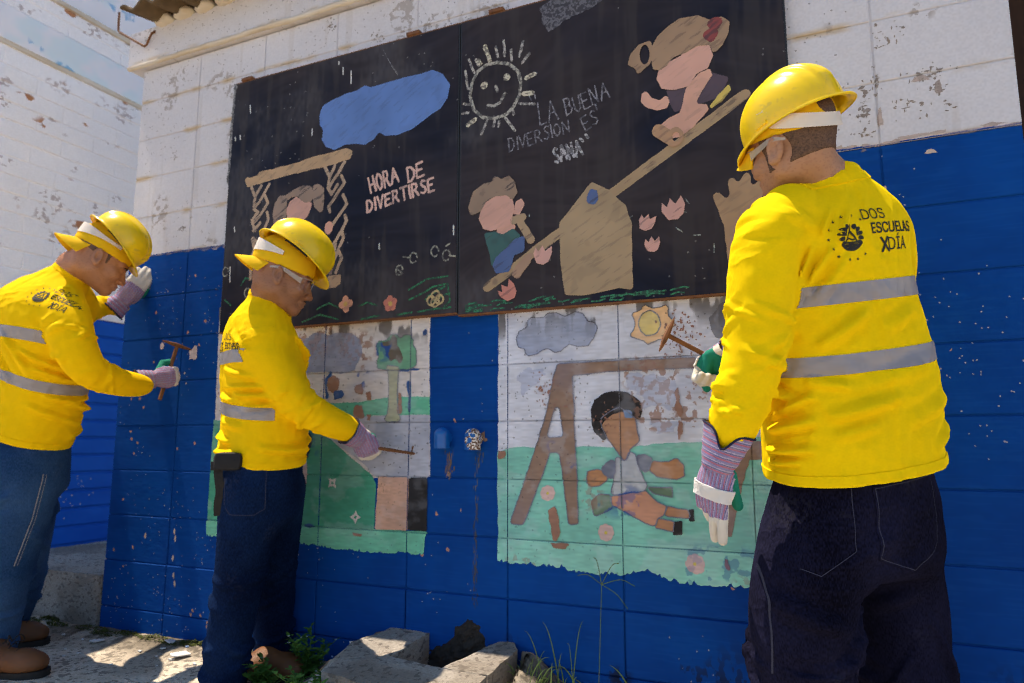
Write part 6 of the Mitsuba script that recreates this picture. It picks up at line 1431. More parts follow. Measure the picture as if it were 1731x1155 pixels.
def boot(t, toe, heel, ankle, lace=True, k=1.0):
    """A laced work boot on the ground: toe and heel points on the sole's underside."""
    toe, heel = np.asarray(toe, float), np.asarray(heel, float); f = norm(toe - heel); L = np.linalg.norm(toe - heel) / k
    fr = np.stack([f, np.cross((0, 0, 1), f), (0, 0, 1.0)]) * k
    an = (np.asarray(ankle) - heel) @ np.linalg.inv(fr)
    def up(p):
        q = p.copy(); q[:, 1] = np.abs(q[:, 1])
        d = ellipsoid(q, (L - 0.070, 0, 0.045), (0.070, 0.052, 0.042))
        d = smin(d, cone(q, (0.055, 0, 0.058), (L - 0.085, 0, 0.050), 0.043, 0.043), 0.03)
        d = smin(d, cone(q, (0.050, 0, 0.06), an, 0.044, 0.050), 0.035)
        d = smax(d, 0.022 - p[:, 2], 0.004)
        return d - 0.004 * (meshkit.fbm(p * 28, 2, 4) - 0.5)
    lo, hi = bounds([(-0.01, -0.06, 0), (L + 0.01, 0.06, 0.1), an], 0.055)
    b = add(t, 'boot', place(sdf_mesh(up, lo, hi, 0.0055, 0.014), fr, heel), BOOT, smooth=True)
    th = np.linspace(0, 2 * np.pi, 49)[:-1]
    w_ = np.where(np.cos(th) > 0, 0.052, 0.043); xc = L / 2
    out = Polygon(np.column_stack([xc + (L / 2 + 0.004) * np.sign(np.cos(th)) * np.abs(np.cos(th)) ** 0.7, w_ * np.sign(np.sin(th)) * np.abs(np.sin(th)) ** 0.75]))
    so = trimesh.creation.extrude_polygon(out, 0.024, engine='earcut')
    add(b, 'sole', place(so, fr, heel), RUBBER)
    if not lace: return b
    lc = []
    for j in range(5):
        x = 0.085 + 0.020 * j; z = 0.128 - 0.017 * j
        lc.append(sweep([(x, -0.026, z - 0.006), (x + 0.005, -0.01, z + 0.004), (x + 0.004, 0.01, z + 0.005), (x, 0.026, z - 0.006)], 0.0024, 5))
    lc.append(sweep(crom([(0.10, 0.0, 0.122), (0.105, -0.030, 0.150), (0.115, -0.050, 0.125), (0.10, -0.02, 0.118)], 5), 0.002, 5))
    lc.append(sweep(crom([(0.10, 0.0, 0.122), (0.112, 0.030, 0.14), (0.12, 0.046, 0.115), (0.10, 0.02, 0.116)], 5), 0.002, 5))
    add(b, 'laces', place(cat(lc), fr, heel), RUBBER, smooth=True, kind='stuff')
    return b

def garment(fn, pts, pad, h):
    lo, hi = bounds(pts, pad); return sdf_mesh(fn, lo, hi, h, 0.016)
# ---------------------------------------------------------------- the tall worker on the right, seen from behind
def worker_right():
    t = thing('person', 'worker seen from behind in lemon yellow shirt with grey bands and dark baggy jeans', 'person')
    r_ = np.random.default_rng(21)
    fwd = (math.cos(math.radians(125)), math.sin(math.radians(125)), 0)
    B, N = A3(*(0.0594, -0.3724, 0.6671)), A3(*(0.0364, -0.5132, 1.3569))
    lv = [(-0.002, 0.0, 0.0, 0.2054, 0.148), (0.03, 0.0, 0.0, 0.2054, 0.148), (0.09, 0.002, 0.0, 0.2091, 0.1508), (0.16, 0.004, 0.0, 0.2081, 0.1508), (0.26, 0.004, 0.0, 0.198, 0.1424), (0.345, 0.0, -0.002, 0.185, 0.1323), (0.43, -0.006, -0.008, 0.1739, 0.1249), (0.5, -0.008, -0.014, 0.1702, 0.1184), (0.56, -0.004, -0.016, 0.169, 0.1125), (0.605, 0.004, -0.014, 0.1517, 0.0989), (0.645, 0.006, -0.008, 0.119, 0.0873), (0.685, 0.002, 0.0, 0.0826, 0.0757), (0.72, 0.0, 0.004, 0.0634, 0.066)]
    P = math.pi
    fold = [(-2.2, 0.305, -2.95, 0.375, 0.020, 0.009), (-2.05, 0.235, -2.6, 0.215, 0.016, 0.005), (-2.25, 0.155, -3.3, 0.185, 0.022, 0.008), (-1.75, 0.165, -2.15, 0.205, 0.014, 0.010), (-1.55, 0.12, -2.15, 0.15, 0.016, 0.013), (-1.5, 0.075, -2.1, 0.085, 0.014, 0.011),
            (-1.5, 0.045, -1.95, 0.055, 0.010, 0.007), (-2.3, 0.11, -2.9, 0.13, 0.02, 0.005), (-2.1, 0.43, -2.5, 0.52, 0.014, 0.009), (-2.25, 0.41, -2.75, 0.50, 0.018, 0.006), (-2.0, 0.40, -2.25, 0.53, 0.010, 0.009), (-2.6, 0.52, -2.75, 0.60, 0.018, 0.006), (-2.35, 0.545, -2.45, 0.61, 0.012, 0.006),
            (-3.2, 0.33, -3.9, 0.37, 0.022, 0.005), (-3.3, 0.12, -4.2, 0.16, 0.026, 0.005), (-2.8, 0.21, -3.9, 0.25, 0.03, 0.004), (-1.9, 0.19, -1.5, 0.24, 0.014, 0.010), (-1.35, 0.14, -1.6, 0.18, 0.012, 0.010), (-3.9, 0.05, -4.4, 0.09, 0.02, 0.005)]
    trunk = Trunk(B, N, fwd, lv, 2.35, [f_[:4] + (f_[4] * 0.85, f_[5] * 2.3) for f_ in fold], 0.0048, 3, (0, 0.02))
    la = [(-0.0415, -0.6011, 1.2392), (-0.0892, -0.6384, 1.1659), (-0.1128, -0.6352, 1.0435), (-0.1277, -0.6244, 0.9329), (-0.1579, -0.6170, 0.8357), (-0.1790, -0.6095, 0.7772), (-0.1901, -0.5977, 0.7273)]
    sf = [(0.055, 1.2, 1.4, 0.03, 0.016, 0.006), (0.10, 2.2, 1.2, 0.02, 0.014, 0.005)] + auto_folds(r_, [(0.20, 0.36)], 15, 0.0142, (0.008, 0.016), (0.6, 1.5), 0.035) + auto_folds(r_, [(0.36, 0.47)], 12, 0.0152, (0.008, 0.014), (0.7, 1.6), 0.03) + auto_folds(r_, [(0.03, 0.14)], 6, 0.0095, (0.012, 0.02), (0.6, 1.2), 0.05)
    left = Tube(la, [0.068, 0.075, 0.072, 0.068, 0.062, 0.055, 0.034], (1, 0.3, 0), sf)
    ra = [(0.1333, -0.3600, 1.2894), (0.1630, -0.3203, 1.2267), (0.16, -0.14, 1.13), (-0.03, -0.11, 1.04), (-0.1792, -0.1666, 0.9691)]
    right = Tube(ra, [0.066, 0.072, 0.066, 0.056, 0.046], (0, 0, 1), auto_folds(r_, [(0.15, 0.42)], 8, 0.005))
    col = collar_of((0.0295, -0.5047, 1.2837), (0.0252, -0.5241, 1.3388), 0.069)
    fn = lambda q: smin(smin(smin(trunk(q), left(q), 0.028), right(q), 0.028), col(q), 0.022)
    pts = np.vstack([B + trunk.R * 0.25, B - trunk.R * 0.25, B + trunk.F * 0.18, B - trunk.F * 0.18, N, np.array(la), np.array(ra)])
    m = garment(fn, pts, 0.115, 0.0052)
    ear_side = trunk.R
    nax = norm(np.array((0.0214, -0.5350, 1.3833)) - np.array((0.0424, -0.4970, 1.3062)))
    sh = shirt_parts(t, m, trunk, [left, right], SHIRT_R, [(0.418, 0.043, (0.0, 0.0), []), (0.265, 0.043, (0.0, 0.0), [])], col)
    for ph, h0, h1 in ((-1.62, 0.0, 0.36),):
        hh = np.linspace(h0, h1, 30); o = [trunk.point(0.5 * math.sin(ph), 0.5 * math.cos(ph), h) for h in hh]; c = [trunk.point(0, 0, h) for h in hh]
        d = norm(np.array(c) - np.array(o)); loc, ri, ti = m.ray.intersects_location(np.array(o), d, multiple_hits=False)
        q = np.array(o); q[ri] = loc - 0.0002 * d[ri]; q = q[np.sort(ri)]
        ok = np.linalg.norm(q - np.array(c)[np.sort(ri)], axis=1) < 0.27
        if ok.sum() > 4: add(sh, 'side_seam', sweep(q[ok], 0.0014, 5), SHIRT_R, smooth=True)
    back_print(t, sh, m, (0.1355, -0.5956, 1.1771), trunk.R * 0.97 - trunk.F * 0.05, trunk.U, 1.06, 0.005)
    fr = frame(144, 0, 16); ho = A3(*(-0.0288, -0.5951, 1.4130))
    head_parts(t, fr, ho, SKIN_R, (0.0257, -0.5188, 1.3275), (0.0493, -0.4839, 1.2078), 1.0, 1.04, 0.006, False,
               lambda p: smax(np.maximum(p[:, 0] - 0.030 - 0.2 * (p[:, 2] + 0.02), -0.062 - 0.16 * p[:, 0] - p[:, 2]), -ellipsoid(p, (-0.010, 0.0, -0.020), (0.030, 0.2, 0.044)), 0.004), 0.063,
               (frame(138, 10.5, 17), A3(*(-0.0197, -0.5970, 1.4508)), 0.985), (0.055, 0.55, 0.022, 0.016), 'yoke', True, True)
    # jeans
    pel = Trunk((0.0467, -0.3465, 0.4318), (0.0630, -0.3831, 0.7105), fwd, [(0, 0, 0, 0.19, 0.14), (0.08, 0, 0, 0.200, 0.144), (0.16, 0, 0, 0.194, 0.138), (0.22, 0, 0, 0.182, 0.126), (0.29, 0, 0, 0.170, 0.115)], 2.3, [(-2.4, 0.05, -3.1, 0.12, 0.03, 0.010), (2.5, 0.08, 3.2, 0.02, 0.025, 0.008), (-1.7, 0.02, -1.6, 0.24, 0.014, 0.007), (-1.9, 0.0, -1.85, 0.2, 0.014, 0.006)], 0.004, 8, (0.05, 0.02))
    lf = auto_folds(r_, [(0.12, 0.42)], 16, 0.0228, (0.016, 0.032), (0.5, 1.3), 0.09) + auto_folds(r_, [(0.42, 0.72)], 12, 0.0228, (0.014, 0.03), (0.6, 1.4), 0.06)
    l1 = Tube([(-0.0083, -0.3981, 0.5688), (-0.0468, -0.4434, 0.4670), (-0.0669, -0.4560, 0.3497), (-0.0734, -0.4379, 0.2159), (-0.0784, -0.4031, 0.0510), (-0.0839, -0.3735, -0.0821)], [0.085, 0.115, 0.118, 0.111, 0.100, 0.092], (1, 0, 0), lf)
    l2 = Tube([(0.1202, -0.2961, 0.5649), (0.1341, -0.2442, 0.4499), (0.1456, -0.2130, 0.3187), (0.1438, -0.1910, 0.1739), (0.1377, -0.1664, 0.0001), (0.1297, -0.1483, -0.1375)], [0.085, 0.106, 0.108, 0.106, 0.100, 0.092], (1, 0, 0), auto_folds(r_, [(0.1, 0.7)], 20, 0.0228, (0.016, 0.03), (0.5, 1.3), 0.08))
    jf = lambda q: smin(pel(q), smin(l1(q), l2(q), 0.03), 0.05)
    jm = garment(jf, np.vstack([l1.p, l2.p, [pel.B, pel.B + pel.U * 0.28], pel.B + pel.R * .2, pel.B - pel.R * .2]), 0.14, 0.0075)
    jm = jm.slice_plane((0, 0, -0.02), (0, 0, 1))
    jeans = add(t, 'jeans', jm, DENIM_R, smooth=True)
    pk = Polygon([(-0.085, 0.10), (0.085, 0.10), (0.082, -0.055), (0.0, -0.098), (-0.082, -0.055)])
    for k, (o, ux) in enumerate((((0.0132, -0.6157, 0.5371), trunk.R), ((0.1687, -0.4595, 0.5456), trunk.R * 0.9 + trunk.F * 0.3))):
        d = drape(flat_poly(pk), o, ux, (0, 0, 1), jm, 0.0012, 0.012)
        pkt = add(jeans, 'back_pocket', thicken(d, 0.0018), DENIM_R, smooth=45)
        add(pkt, 'stitching', drape(flat_poly(pk.buffer(-0.004).boundary.buffer(0.0008)), o, ux, (0, 0, 1), jm, 0.0036, 0.006), DIMTHREAD)
    add(jeans, 'side_seam', drape(flat_poly(LineString([(-0.014, 0.17), (-0.016, 0.05), (-0.006, -0.1), (0.0, -0.26)]).buffer(0.0016)), (-0.0784, -0.6705, 0.4860), (0.92, 0.38, 0), (0, 0, 1), jm, 0.0016, 0.008), DIMTHREAD)
    boot(t, (-0.13, -0.36, -0.115), (-0.02, -0.60, -0.115), (-0.035, -0.56, 0.04), False)
    boot(t, (0.09, -0.14, -0.115), (0.16, -0.40, -0.115), (0.15, -0.34, 0.04), False)
    # gloves: the left hangs, the right swings the hammer
    wf = rows(np.array((-0.2662, -0.5568, 0.4982)) - np.array((-0.2108, -0.5930, 0.7087)), (0.92, -0.38, 0.1))
    hand_parts(t, 'left', wf, (-0.2213, -0.5901, 0.6821), rows(np.array((-0.2376, -0.5851, 0.6182)) - np.array((-0.1891, -0.6000, 0.7445)), (0.9, -0.4, 0.0)), (-0.2285, -0.5906, 0.6649), (3, 10, 26, 32), (4, 4), 6.0, 0.9, (0.098, 0.034, 0.060), True, 1, 1.0, 0.60, True, 0.42, True, 1.42)
    gf = rows((-0.93, 0.20, -0.10), (-0.78, 0.06, 0.36))
    gf = rows((-0.60, 0.50, -0.60), np.array((-0.3985, -0.2359, 1.0363)) - np.array((-0.3059, -0.1753, 0.9831)))
    hand_parts(t, 'right', gf, (-0.2533, -0.1688, 0.9846), rows((-1, 0.1, -0.05), (0, 0, 1)), (-0.2470, -0.1698, 0.9738), (62, 66, 68, 70), (-20, 10), 0.0, 1.1, (0.06, 0.038, 0.05), True, 4)
    return t, trunk, m
wr, trR, meshR = worker_right()

# ---------------------------------------------------------------- the worker in the middle, in profile, bent over his scraper
def worker_middle():
    t = thing('person', 'middle worker in profile with black belt pouch and dark blue jeans, looking at his scraper', 'person')
    r_ = np.random.default_rng(5)
    fwd = (math.cos(math.radians(58)), math.sin(math.radians(58)), 0)
    B, N = A3(*(-1.8507, -0.2915, 0.6608)), A3(*(-1.7960, -0.3569, 1.2313))
    lv = [(-0.002, 0, 0, 0.1862, 0.141), (0.02, 0, -0.002, 0.1881, 0.1429), (0.06, 0, 0.002, 0.1881, 0.1448), (0.13, 0, 0.004, 0.1862, 0.141), (0.19, 0, 0.002, 0.1862, 0.1391), (0.27, 0, -0.004, 0.1862, 0.1391), (0.37, 0, -0.014, 0.1843, 0.1335), (0.44, 0, -0.022, 0.1767, 0.1184), (0.5, 0, -0.026, 0.1501, 0.0978), (0.545, 0, -0.018, 0.1121, 0.079), (0.58, 0, -0.004, 0.0808, 0.0677), (0.62, 0, 0.004, 0.0627, 0.0602)]
    fold = [(1.3, 0.255, 2.5, 0.245, 0.016, 0.009), (1.5, 0.285, 2.7, 0.27, 0.014, 0.007), (1.2, 0.235, 2.2, 0.205, 0.013, 0.008), (1.9, 0.31, 2.9, 0.33, 0.015, 0.006), (2.3, 0.225, 3.2, 0.235, 0.016, 0.009), (0.6, 0.05, 1.9, 0.075, 0.018, 0.007), (0.3, 0.09, 1.5, 0.06, 0.016, 0.006), (2.4, 0.05, 3.4, 0.04, 0.018, 0.011), (2.6, 0.085, 3.6, 0.095, 0.015, 0.008), (2.0, 0.39, 2.6, 0.46, 0.018, 0.007), (1.0, 0.46, 0.6, 0.38, 0.012, 0.010), (0.75, 0.43, 0.45, 0.33, 0.012, 0.009), (0.5, 0.3, 0.3, 0.22, 0.014, 0.006), (2.2, 0.14, 3.3, 0.15, 0.02, 0.005)]
    trunk = Trunk(B, N, fwd, lv, 2.3, [f_[:4] + (f_[4] * 0.85, f_[5] * 2.3) for f_ in fold], 0.0044, 11, (0, 0.02))
    ra = [(-1.7687, -0.4153, 1.1174), (-1.7306, -0.4362, 1.0422), (-1.6705, -0.4157, 0.9404), (-1.6168, -0.3726, 0.8534), (-1.5724, -0.3013, 0.8070), (-1.5396, -0.2382, 0.7795), (-1.5268, -0.2141, 0.7674)]
    sf = [(0.30, 1.5, 1.3, 0.02, 0.010, 0.006)] + auto_folds(r_, [(0.16, 0.28)], 8, 0.0095, (0.010, 0.018), (0.6, 1.3), 0.05) + auto_folds(r_, [(0.30, 0.42)], 15, 0.0142, (0.007, 0.012), (0.6, 1.4), 0.02) + auto_folds(r_, [(0.02, 0.12)], 5, 0.0095, (0.012, 0.02), (0.6, 1.2), 0.05)
    right = Tube(ra, [0.060, 0.074, 0.069, 0.061, 0.055, 0.048, 0.036], (0, 0, 1), sf)
    la = [(-1.8720, -0.2667, 1.1462), (-1.9134, -0.2083, 1.0797), (-1.9385, -0.1549, 0.8798), (-1.9121, -0.1444, 0.6765)]
    left = Tube(la, [0.060, 0.070, 0.058, 0.046], (0, 0, 1))
    col = collar_of((-1.7974, -0.3485, 1.1744), (-1.7832, -0.3605, 1.2555), 0.067, 0.35)
    fn = lambda q: smin(smin(smin(trunk(q), right(q), 0.024), left(q), 0.024), col(q), 0.02)
    m = garment(fn, np.vstack([B + trunk.R * .2, B - trunk.R * .2, B + trunk.F * .16, B - trunk.F * .16, N, ra, la]), 0.115, 0.0060)
    side = [(trunk.point(0, -0.012, 0), -trunk.F)]
    nax = norm(np.array((-1.7641, -0.3553, 1.3113)) - np.array((-1.8014, -0.3553, 1.2060)))
    sh = shirt_parts(t, m, trunk, [right, left], SHIRT_W, [(0.338, 0.042, (-0.16, 0.18), side), (0.187, 0.042, (0.0, 0.02), side)], col)
    back_print(t, sh, m, trunk.point(0.03, -0.3, 0.40), trunk.R, trunk.U, 1.0, 0.008)
    fr = frame(47, 19, -8); ho = A3(*(-1.7138, -0.3786, 1.3206))
    head_parts(t, fr, ho, SKIN_C, (-1.7821, -0.3640, 1.2460), (-1.7980, -0.3471, 1.1639), 1.06, 1.0, 0.004, True, lambda p: np.maximum(p[:, 0] - 0.020, 0.012 - p[:, 2]), 0.060,
               (frame(40, 35.5, 7), A3(*(-1.6719, -0.3697, 1.3827)), 1.0), (0.062, 0.34, 0.026, 0.014), 'band', False, True, True, 98)
    # jeans
    pel = Trunk((-1.8670, -0.2653, 0.4482), (-1.8535, -0.2957, 0.6797), fwd, [(0, 0, 0, 0.165, 0.125), (0.08, 0, -0.004, 0.180, 0.138), (0.15, 0, -0.004, 0.184, 0.140), (0.24, 0, 0, 0.18, 0.136)], 2.3, [], 0.003, 4, (0.05, 0.02))
    kf = lambda n_: auto_folds(r_, [(0.22, 0.45)], n_, 0.0171, (0.012, 0.024), (0.6, 1.4), 0.06) + auto_folds(r_, [(0.52, 0.72)], n_ + 5, 0.0190, (0.012, 0.022), (0.8, 1.7), 0.035)
    l1 = Tube([(-1.8176, -0.3620, 0.5699), (-1.8288, -0.3631, 0.4398), (-1.8516, -0.3624, 0.3004), (-1.8879, -0.3558, 0.1210), (-1.9130, -0.3491, -0.0277), (-1.9306, -0.3392, -0.1758)], [0.108, 0.100, 0.086, 0.076, 0.075, 0.078], (1, 0, 0), kf(10))
    l2 = Tube([(-1.8692, -0.1896, 0.5583), (-1.8944, -0.1617, 0.4150), (-1.9147, -0.1353, 0.2600), (-1.9418, -0.0968, 0.0792), (-1.9608, -0.0723, -0.0247), (-1.9806, -0.0516, -0.1074)], [0.104, 0.095, 0.083, 0.073, 0.071, 0.069], (1, 0, 0), kf(8))
    jf = lambda q: smin(pel(q), smin(l1(q), l2(q), 0.02), 0.04)
    jm = garment(jf, np.vstack([l1.p, l2.p, [pel.B, pel.B + pel.U * .25], pel.B + pel.R * .17, pel.B - pel.R * .17]), 0.12, 0.0085)
    jeans = add(t, 'jeans', jm, DENIM_C, smooth=True)
    pk = Polygon([(-0.072, 0.085), (0.072, 0.078), (0.072, -0.060), (0.035, -0.082), (-0.045, -0.080), (-0.068, -0.05)])
    d = drape(flat_poly(pk), (-1.7013, -0.5417, 0.5653), (0.80, 0.60, 0), (0, 0, 1), jm, 0.0015, 0.012)
    if len(d.faces):
        pkt = add(jeans, 'back_pocket', thicken(d, 0.002), DENIM_C, smooth=45)
        add(pkt, 'stitching', drape(flat_poly(pk.buffer(-0.004).boundary.buffer(0.0009)), (-1.7013, -0.5417, 0.5653), (0.80, 0.60, 0), (0, 0, 1), jm, 0.0042, 0.008), DIMTHREAD)
    pouch = boxm((-0.042, -0.020, -0.030), (0.042, 0.020, 0.026)).subdivide().subdivide(); trimesh.smoothing.filter_laplacian(pouch, iterations=2)
    bf = np.stack([norm((0.80, 0.60, 0)), norm((-0.60, 0.80, 0)), (0, 0, 1.0)])
    pb = add(t, 'belt_pouch', place(pouch, bf, (-1.8163, -0.4815, 0.6659)), BLACKW, smooth=40)
    st = crom([(-1.8567, -0.4837, 0.6713), (-1.8533, -0.4859, 0.6247), (-1.8513, -0.4758, 0.5661), (-1.8632, -0.4688, 0.5227), (-1.8695, -0.4598, 0.4830)], 6)
    add(pb, 'hanging_strap', band(st, (0.80, 0.60, 0), 0.028, 0.004), BLACKW)
    bk = boxm((-0.020, -0.009, -0.014), (0.020, 0.009, 0.014)); add(pb, 'buckle', place(bk, bf, (-1.8417, -0.5012, 0.6487)), RUBBER)
    boot(t, (-1.7213, -0.1525, -0.1180), (-1.9469, -0.1914, -0.1180), (-1.9891, -0.0546, -0.1119), False)
    boot(t, (-1.5855, -0.5518, -0.1180), (-1.7984, -0.5703, -0.1180), (-1.9282, -0.3444, -0.1359), False)
    hd = np.array((-1.3897, 0.0039, 0.6824)) - np.array((-1.4827, -0.1020, 0.7068))
    gf = rows(np.array((-1.5014, -0.1399, 0.6839)) - np.array((-1.4978, -0.1482, 0.7471)) + np.array((0.0, 0.045, 0)), hd)
    hand_parts(t, 'right', gf, (-1.5081, -0.1694, 0.7470), rows(np.array((-1.4997, -0.1223, 0.7175)) - np.array((-1.5247, -0.2307, 0.7734)), (0.3, -0.2, 0.8)), (-1.5144, -0.1672, 0.7365), (58, 60, 62, 64), (-10, 14), 0.0, 1.15, (0.062, 0.037, 0.050), False, 2)
    hand_parts(t, 'left', rows((0.1, 0.05, -1), (0.6, 0.8, 0), -1), (-1.9049, -0.1397, 0.6319), rows((0.1, 0.05, -1), (0.6, 0.8, 0)), (-1.9049, -0.1397, 0.6319), (20, 22, 24, 26), (25, 20), 2.0, 1.0, (0.06, 0.037, 0.05), False, 3)
    return t
wc = worker_middle()

# ---------------------------------------------------------------- the worker on the left, leaning on the corner
def worker_left():
    t = thing('person', 'leftmost worker leaning one gloved hand on the wall corner, in faded blue jeans', 'person')
    r_ = np.random.default_rng(9)
    fwd = (math.cos(math.radians(85)), math.sin(math.radians(85)), 0)
    B, N = A3(*(-2.8994, -0.4857, 0.7605)), A3(*(-2.6940, -0.4912, 1.3764))
    lv = [(-0.002, 0, 0.0, 0.200, 0.146), (0.02, 0, 0.0, 0.202, 0.148), (0.06, 0, 0.004, 0.204, 0.152), (0.12, 0, 0.006, 0.204, 0.150), (0.20, 0, 0.0, 0.202, 0.148), (0.28, 0, -0.012, 0.202, 0.150), (0.38, 0, -0.040, 0.202, 0.150), (0.46, 0, -0.068, 0.200, 0.140), (0.53, 0, -0.078, 0.180, 0.118), (0.59, 0, -0.062, 0.138, 0.092), (0.635, 0, -0.03, 0.092, 0.076), (0.675, 0, -0.005, 0.066, 0.066)]
    fold = [(1.2, 0.30, 2.6, 0.36, 0.018, 0.007), (1.2, 0.27, 2.2, 0.30, 0.015, 0.007), (0.9, 0.20, 1.9, 0.20, 0.014, 0.008), (0.5, 0.14, 1.5, 0.19, 0.018, 0.010), (1.0, 0.10, 2.2, 0.16, 0.018, 0.006), (1.6, 0.38, 2.0, 0.50, 0.014, 0.008), (2.2, 0.28, 2.9, 0.40, 0.022, 0.008), (2.6, 0.22, 3.2, 0.32, 0.02, 0.007), (0.4, 0.07, 1.3, 0.05, 0.016, 0.006), (1.3, 0.42, 1.7, 0.53, 0.012, 0.008)]
    trunk = Trunk(B, N, fwd, lv, 2.3, [f_[:4] + (f_[4] * 0.85, f_[5] * 2.3) for f_ in fold], 0.0044, 17, (0, 0.02))
    ra = [(-2.6458, -0.5422, 1.2742), (-2.5641, -0.5743, 1.1821), (-2.5177, -0.5636, 1.0692), (-2.4896, -0.5163, 0.9886), (-2.4994, -0.4056, 0.9599), (-2.5188, -0.3028, 0.9543), (-2.5307, -0.2585, 0.9555)]
    sf = [(0.235, 0.0, 1.4, 0.02, 0.010, 0.008)] + auto_folds(r_, [(0.15, 0.27)], 9, 0.0114, (0.008, 0.016), (0.6, 1.3), 0.05) + auto_folds(r_, [(0.28, 0.46)], 18, 0.0142, (0.006, 0.011), (0.6, 1.5), 0.02) + auto_folds(r_, [(0.02, 0.12)], 5, 0.0095, (0.012, 0.02), (0.6, 1.2), 0.05)
    right = Tube(ra, [0.066, 0.080, 0.074, 0.062, 0.054, 0.047, 0.037], (0, 0, 1), sf)
    la = [(-2.7783, -0.4097, 1.3228), (-2.8557, -0.3282, 1.2887), (-2.955, -0.245, 1.300), (-2.985, -0.14, 1.345), (-2.9433, -0.0887, 1.3459)]
    left = Tube(la, [0.064, 0.070, 0.056, 0.046, 0.033], (0, 0, 1), auto_folds(r_, [(0.2, 0.5)], 9, 0.0114, (0.008, 0.014)))
    col = collar_of((-2.7185, -0.4941, 1.3253), (-2.6702, -0.4908, 1.4054), 0.067, 0.1)
    fn = lambda q: smin(smin(smin(trunk(q), right(q), 0.028), left(q), 0.028), col(q), 0.02)
    m = garment(fn, np.vstack([B + trunk.R * .2, B - trunk.R * .2, B + trunk.F * .16, B - trunk.F * .16, N - trunk.F * .16, N, ra, la]), 0.115, 0.0064)
    nax = norm(np.array((-2.6473, -0.4807, 1.4415)) - np.array((-2.7125, -0.4958, 1.3532)))
    sh = shirt_parts(t, m, trunk, [right, left], SHIRT_W, [(0.372, 0.042, (-0.20, 0.12), []), (0.238, 0.042, (0.0, 0.0), [])], col)
    back_print(t, sh, m, (-2.5383, -0.7475, 1.2666), trunk.R * 0.93 + trunk.F * 0.25, norm(trunk.U + 0.25 * trunk.F), 0.92, 0.007)
    fr = frame(64, 27, -6); ho = A3(*(-2.5592, -0.4650, 1.4502))
    head_parts(t, fr, ho, SKIN_L, (-2.6650, -0.4949, 1.4111), (-2.7155, -0.4891, 1.3020), 1.05, 0.98, 0.0, True, lambda p: smax(np.maximum(p[:, 0] - 0.026, -0.020 - 0.25 * p[:, 0] - p[:, 2]), -ellipsoid(p, (-0.010, 0.0, -0.020), (0.026, 0.2, 0.042)), 0.004), 0.060,
               (frame(54.5, 49.5, 0), A3(*(-2.5037, -0.4491, 1.5055)), 0.93), (0.068, 0.44, 0.026, 0.014), 'band', False, False, False, 66)
    pel = Trunk((-2.9217, -0.4472, 0.5227), (-2.9063, -0.4817, 0.7863), fwd, [(0, 0, 0, 0.170, 0.130), (0.1, 0, -0.006, 0.188, 0.142), (0.18, 0, -0.004, 0.190, 0.140), (0.27, 0, 0, 0.186, 0.136)], 2.3, [], 0.004, 6, (0.05, 0.02))
    kf = lambda n_: auto_folds(r_, [(0.1, 0.45)], n_, 0.0190, (0.014, 0.028), (0.5, 1.2), 0.09) + auto_folds(r_, [(0.5, 0.75)], n_, 0.0190, (0.012, 0.024), (0.8, 1.6), 0.04)
    l1 = Tube([(-2.8405, -0.5090, 0.6530), (-2.8509, -0.5074, 0.4730), (-2.8826, -0.5079, 0.3166), (-2.9141, -0.5086, 0.1614), (-2.9378, -0.4997, 0.0382), (-2.9558, -0.4926, -0.0581)], [0.122, 0.114, 0.101, 0.090, 0.084, 0.082], (1, 0, 0), kf(9))
    l2 = Tube([(-2.9955, -0.4002, 0.6485), (-3.0488, -0.3488, 0.4520), (-3.1041, -0.3126, 0.2764), (-3.1477, -0.2860, 0.1243), (-3.2018, -0.2810, 0.0101), (-3.2241, -0.2803, -0.0572)], [0.112, 0.102, 0.090, 0.080, 0.074, 0.072], (1, 0, 0), kf(7))
    jf = lambda q: smin(pel(q), smin(l1(q), l2(q), 0.02), 0.04)
    jm = garment(jf, np.vstack([l1.p, l2.p, [pel.B, pel.B + pel.U * .28], pel.B + pel.R * .18, pel.B - pel.R * .18]), 0.13, 0.0088)
    jeans = add(t, 'jeans', jm, DENIM_L, smooth=True)
    pk = Polygon([(-0.075, 0.06), (0.070, 0.075), (0.062, -0.070), (-0.01, -0.095), (-0.08, -0.080)])
    o = (-2.5979, -0.7386, 0.6898)
    d = drape(flat_poly(pk), o, (0.92, 0.2, 0), (0, 0, 1), jm, 0.0015, 0.012)
    if len(d.faces):
        pkt = add(jeans, 'back_pocket', thicken(d, 0.002), DENIM_L, smooth=45)
        add(pkt, 'stitching', drape(flat_poly(pk.buffer(-0.005).boundary.buffer(0.0012)), o, (0.92, 0.2, 0), (0, 0, 1), jm, 0.0042, 0.008), THREAD)
    add(jeans, 'side_seam', drape(flat_poly(union_all([LineString([(0.02, 0.22), (0.012, 0.05), (-0.01, -0.1), (-0.055, -0.27)]).buffer(0.002), LineString([(0.030, 0.22), (0.022, 0.05), (0.0, -0.1), (-0.045, -0.27)]).buffer(0.001)])), (-2.4235, -0.7479, 0.5385), (0.6, 0.8, 0), (0, 0, 1), jm, 0.0018, 0.01), THREAD)
    boot(t, (-2.6402, -0.4782, -0.1160), (-2.8408, -0.5955, -0.1160), (-2.9424, -0.4895, -0.0402), True)
    boot(t, (-3.0451, -0.2147, -0.1160), (-3.1998, -0.3578, -0.1160), (-3.2189, -0.2796, -0.0472), True)
    hd = np.array((-2.5332, -0.1156, 1.1295)) - np.array((-2.5454, -0.1644, 0.9130))
    gf = rows(np.array((-2.5254, -0.1025, 0.9973)) - np.array((-2.5541, -0.2334, 0.9753)), hd)
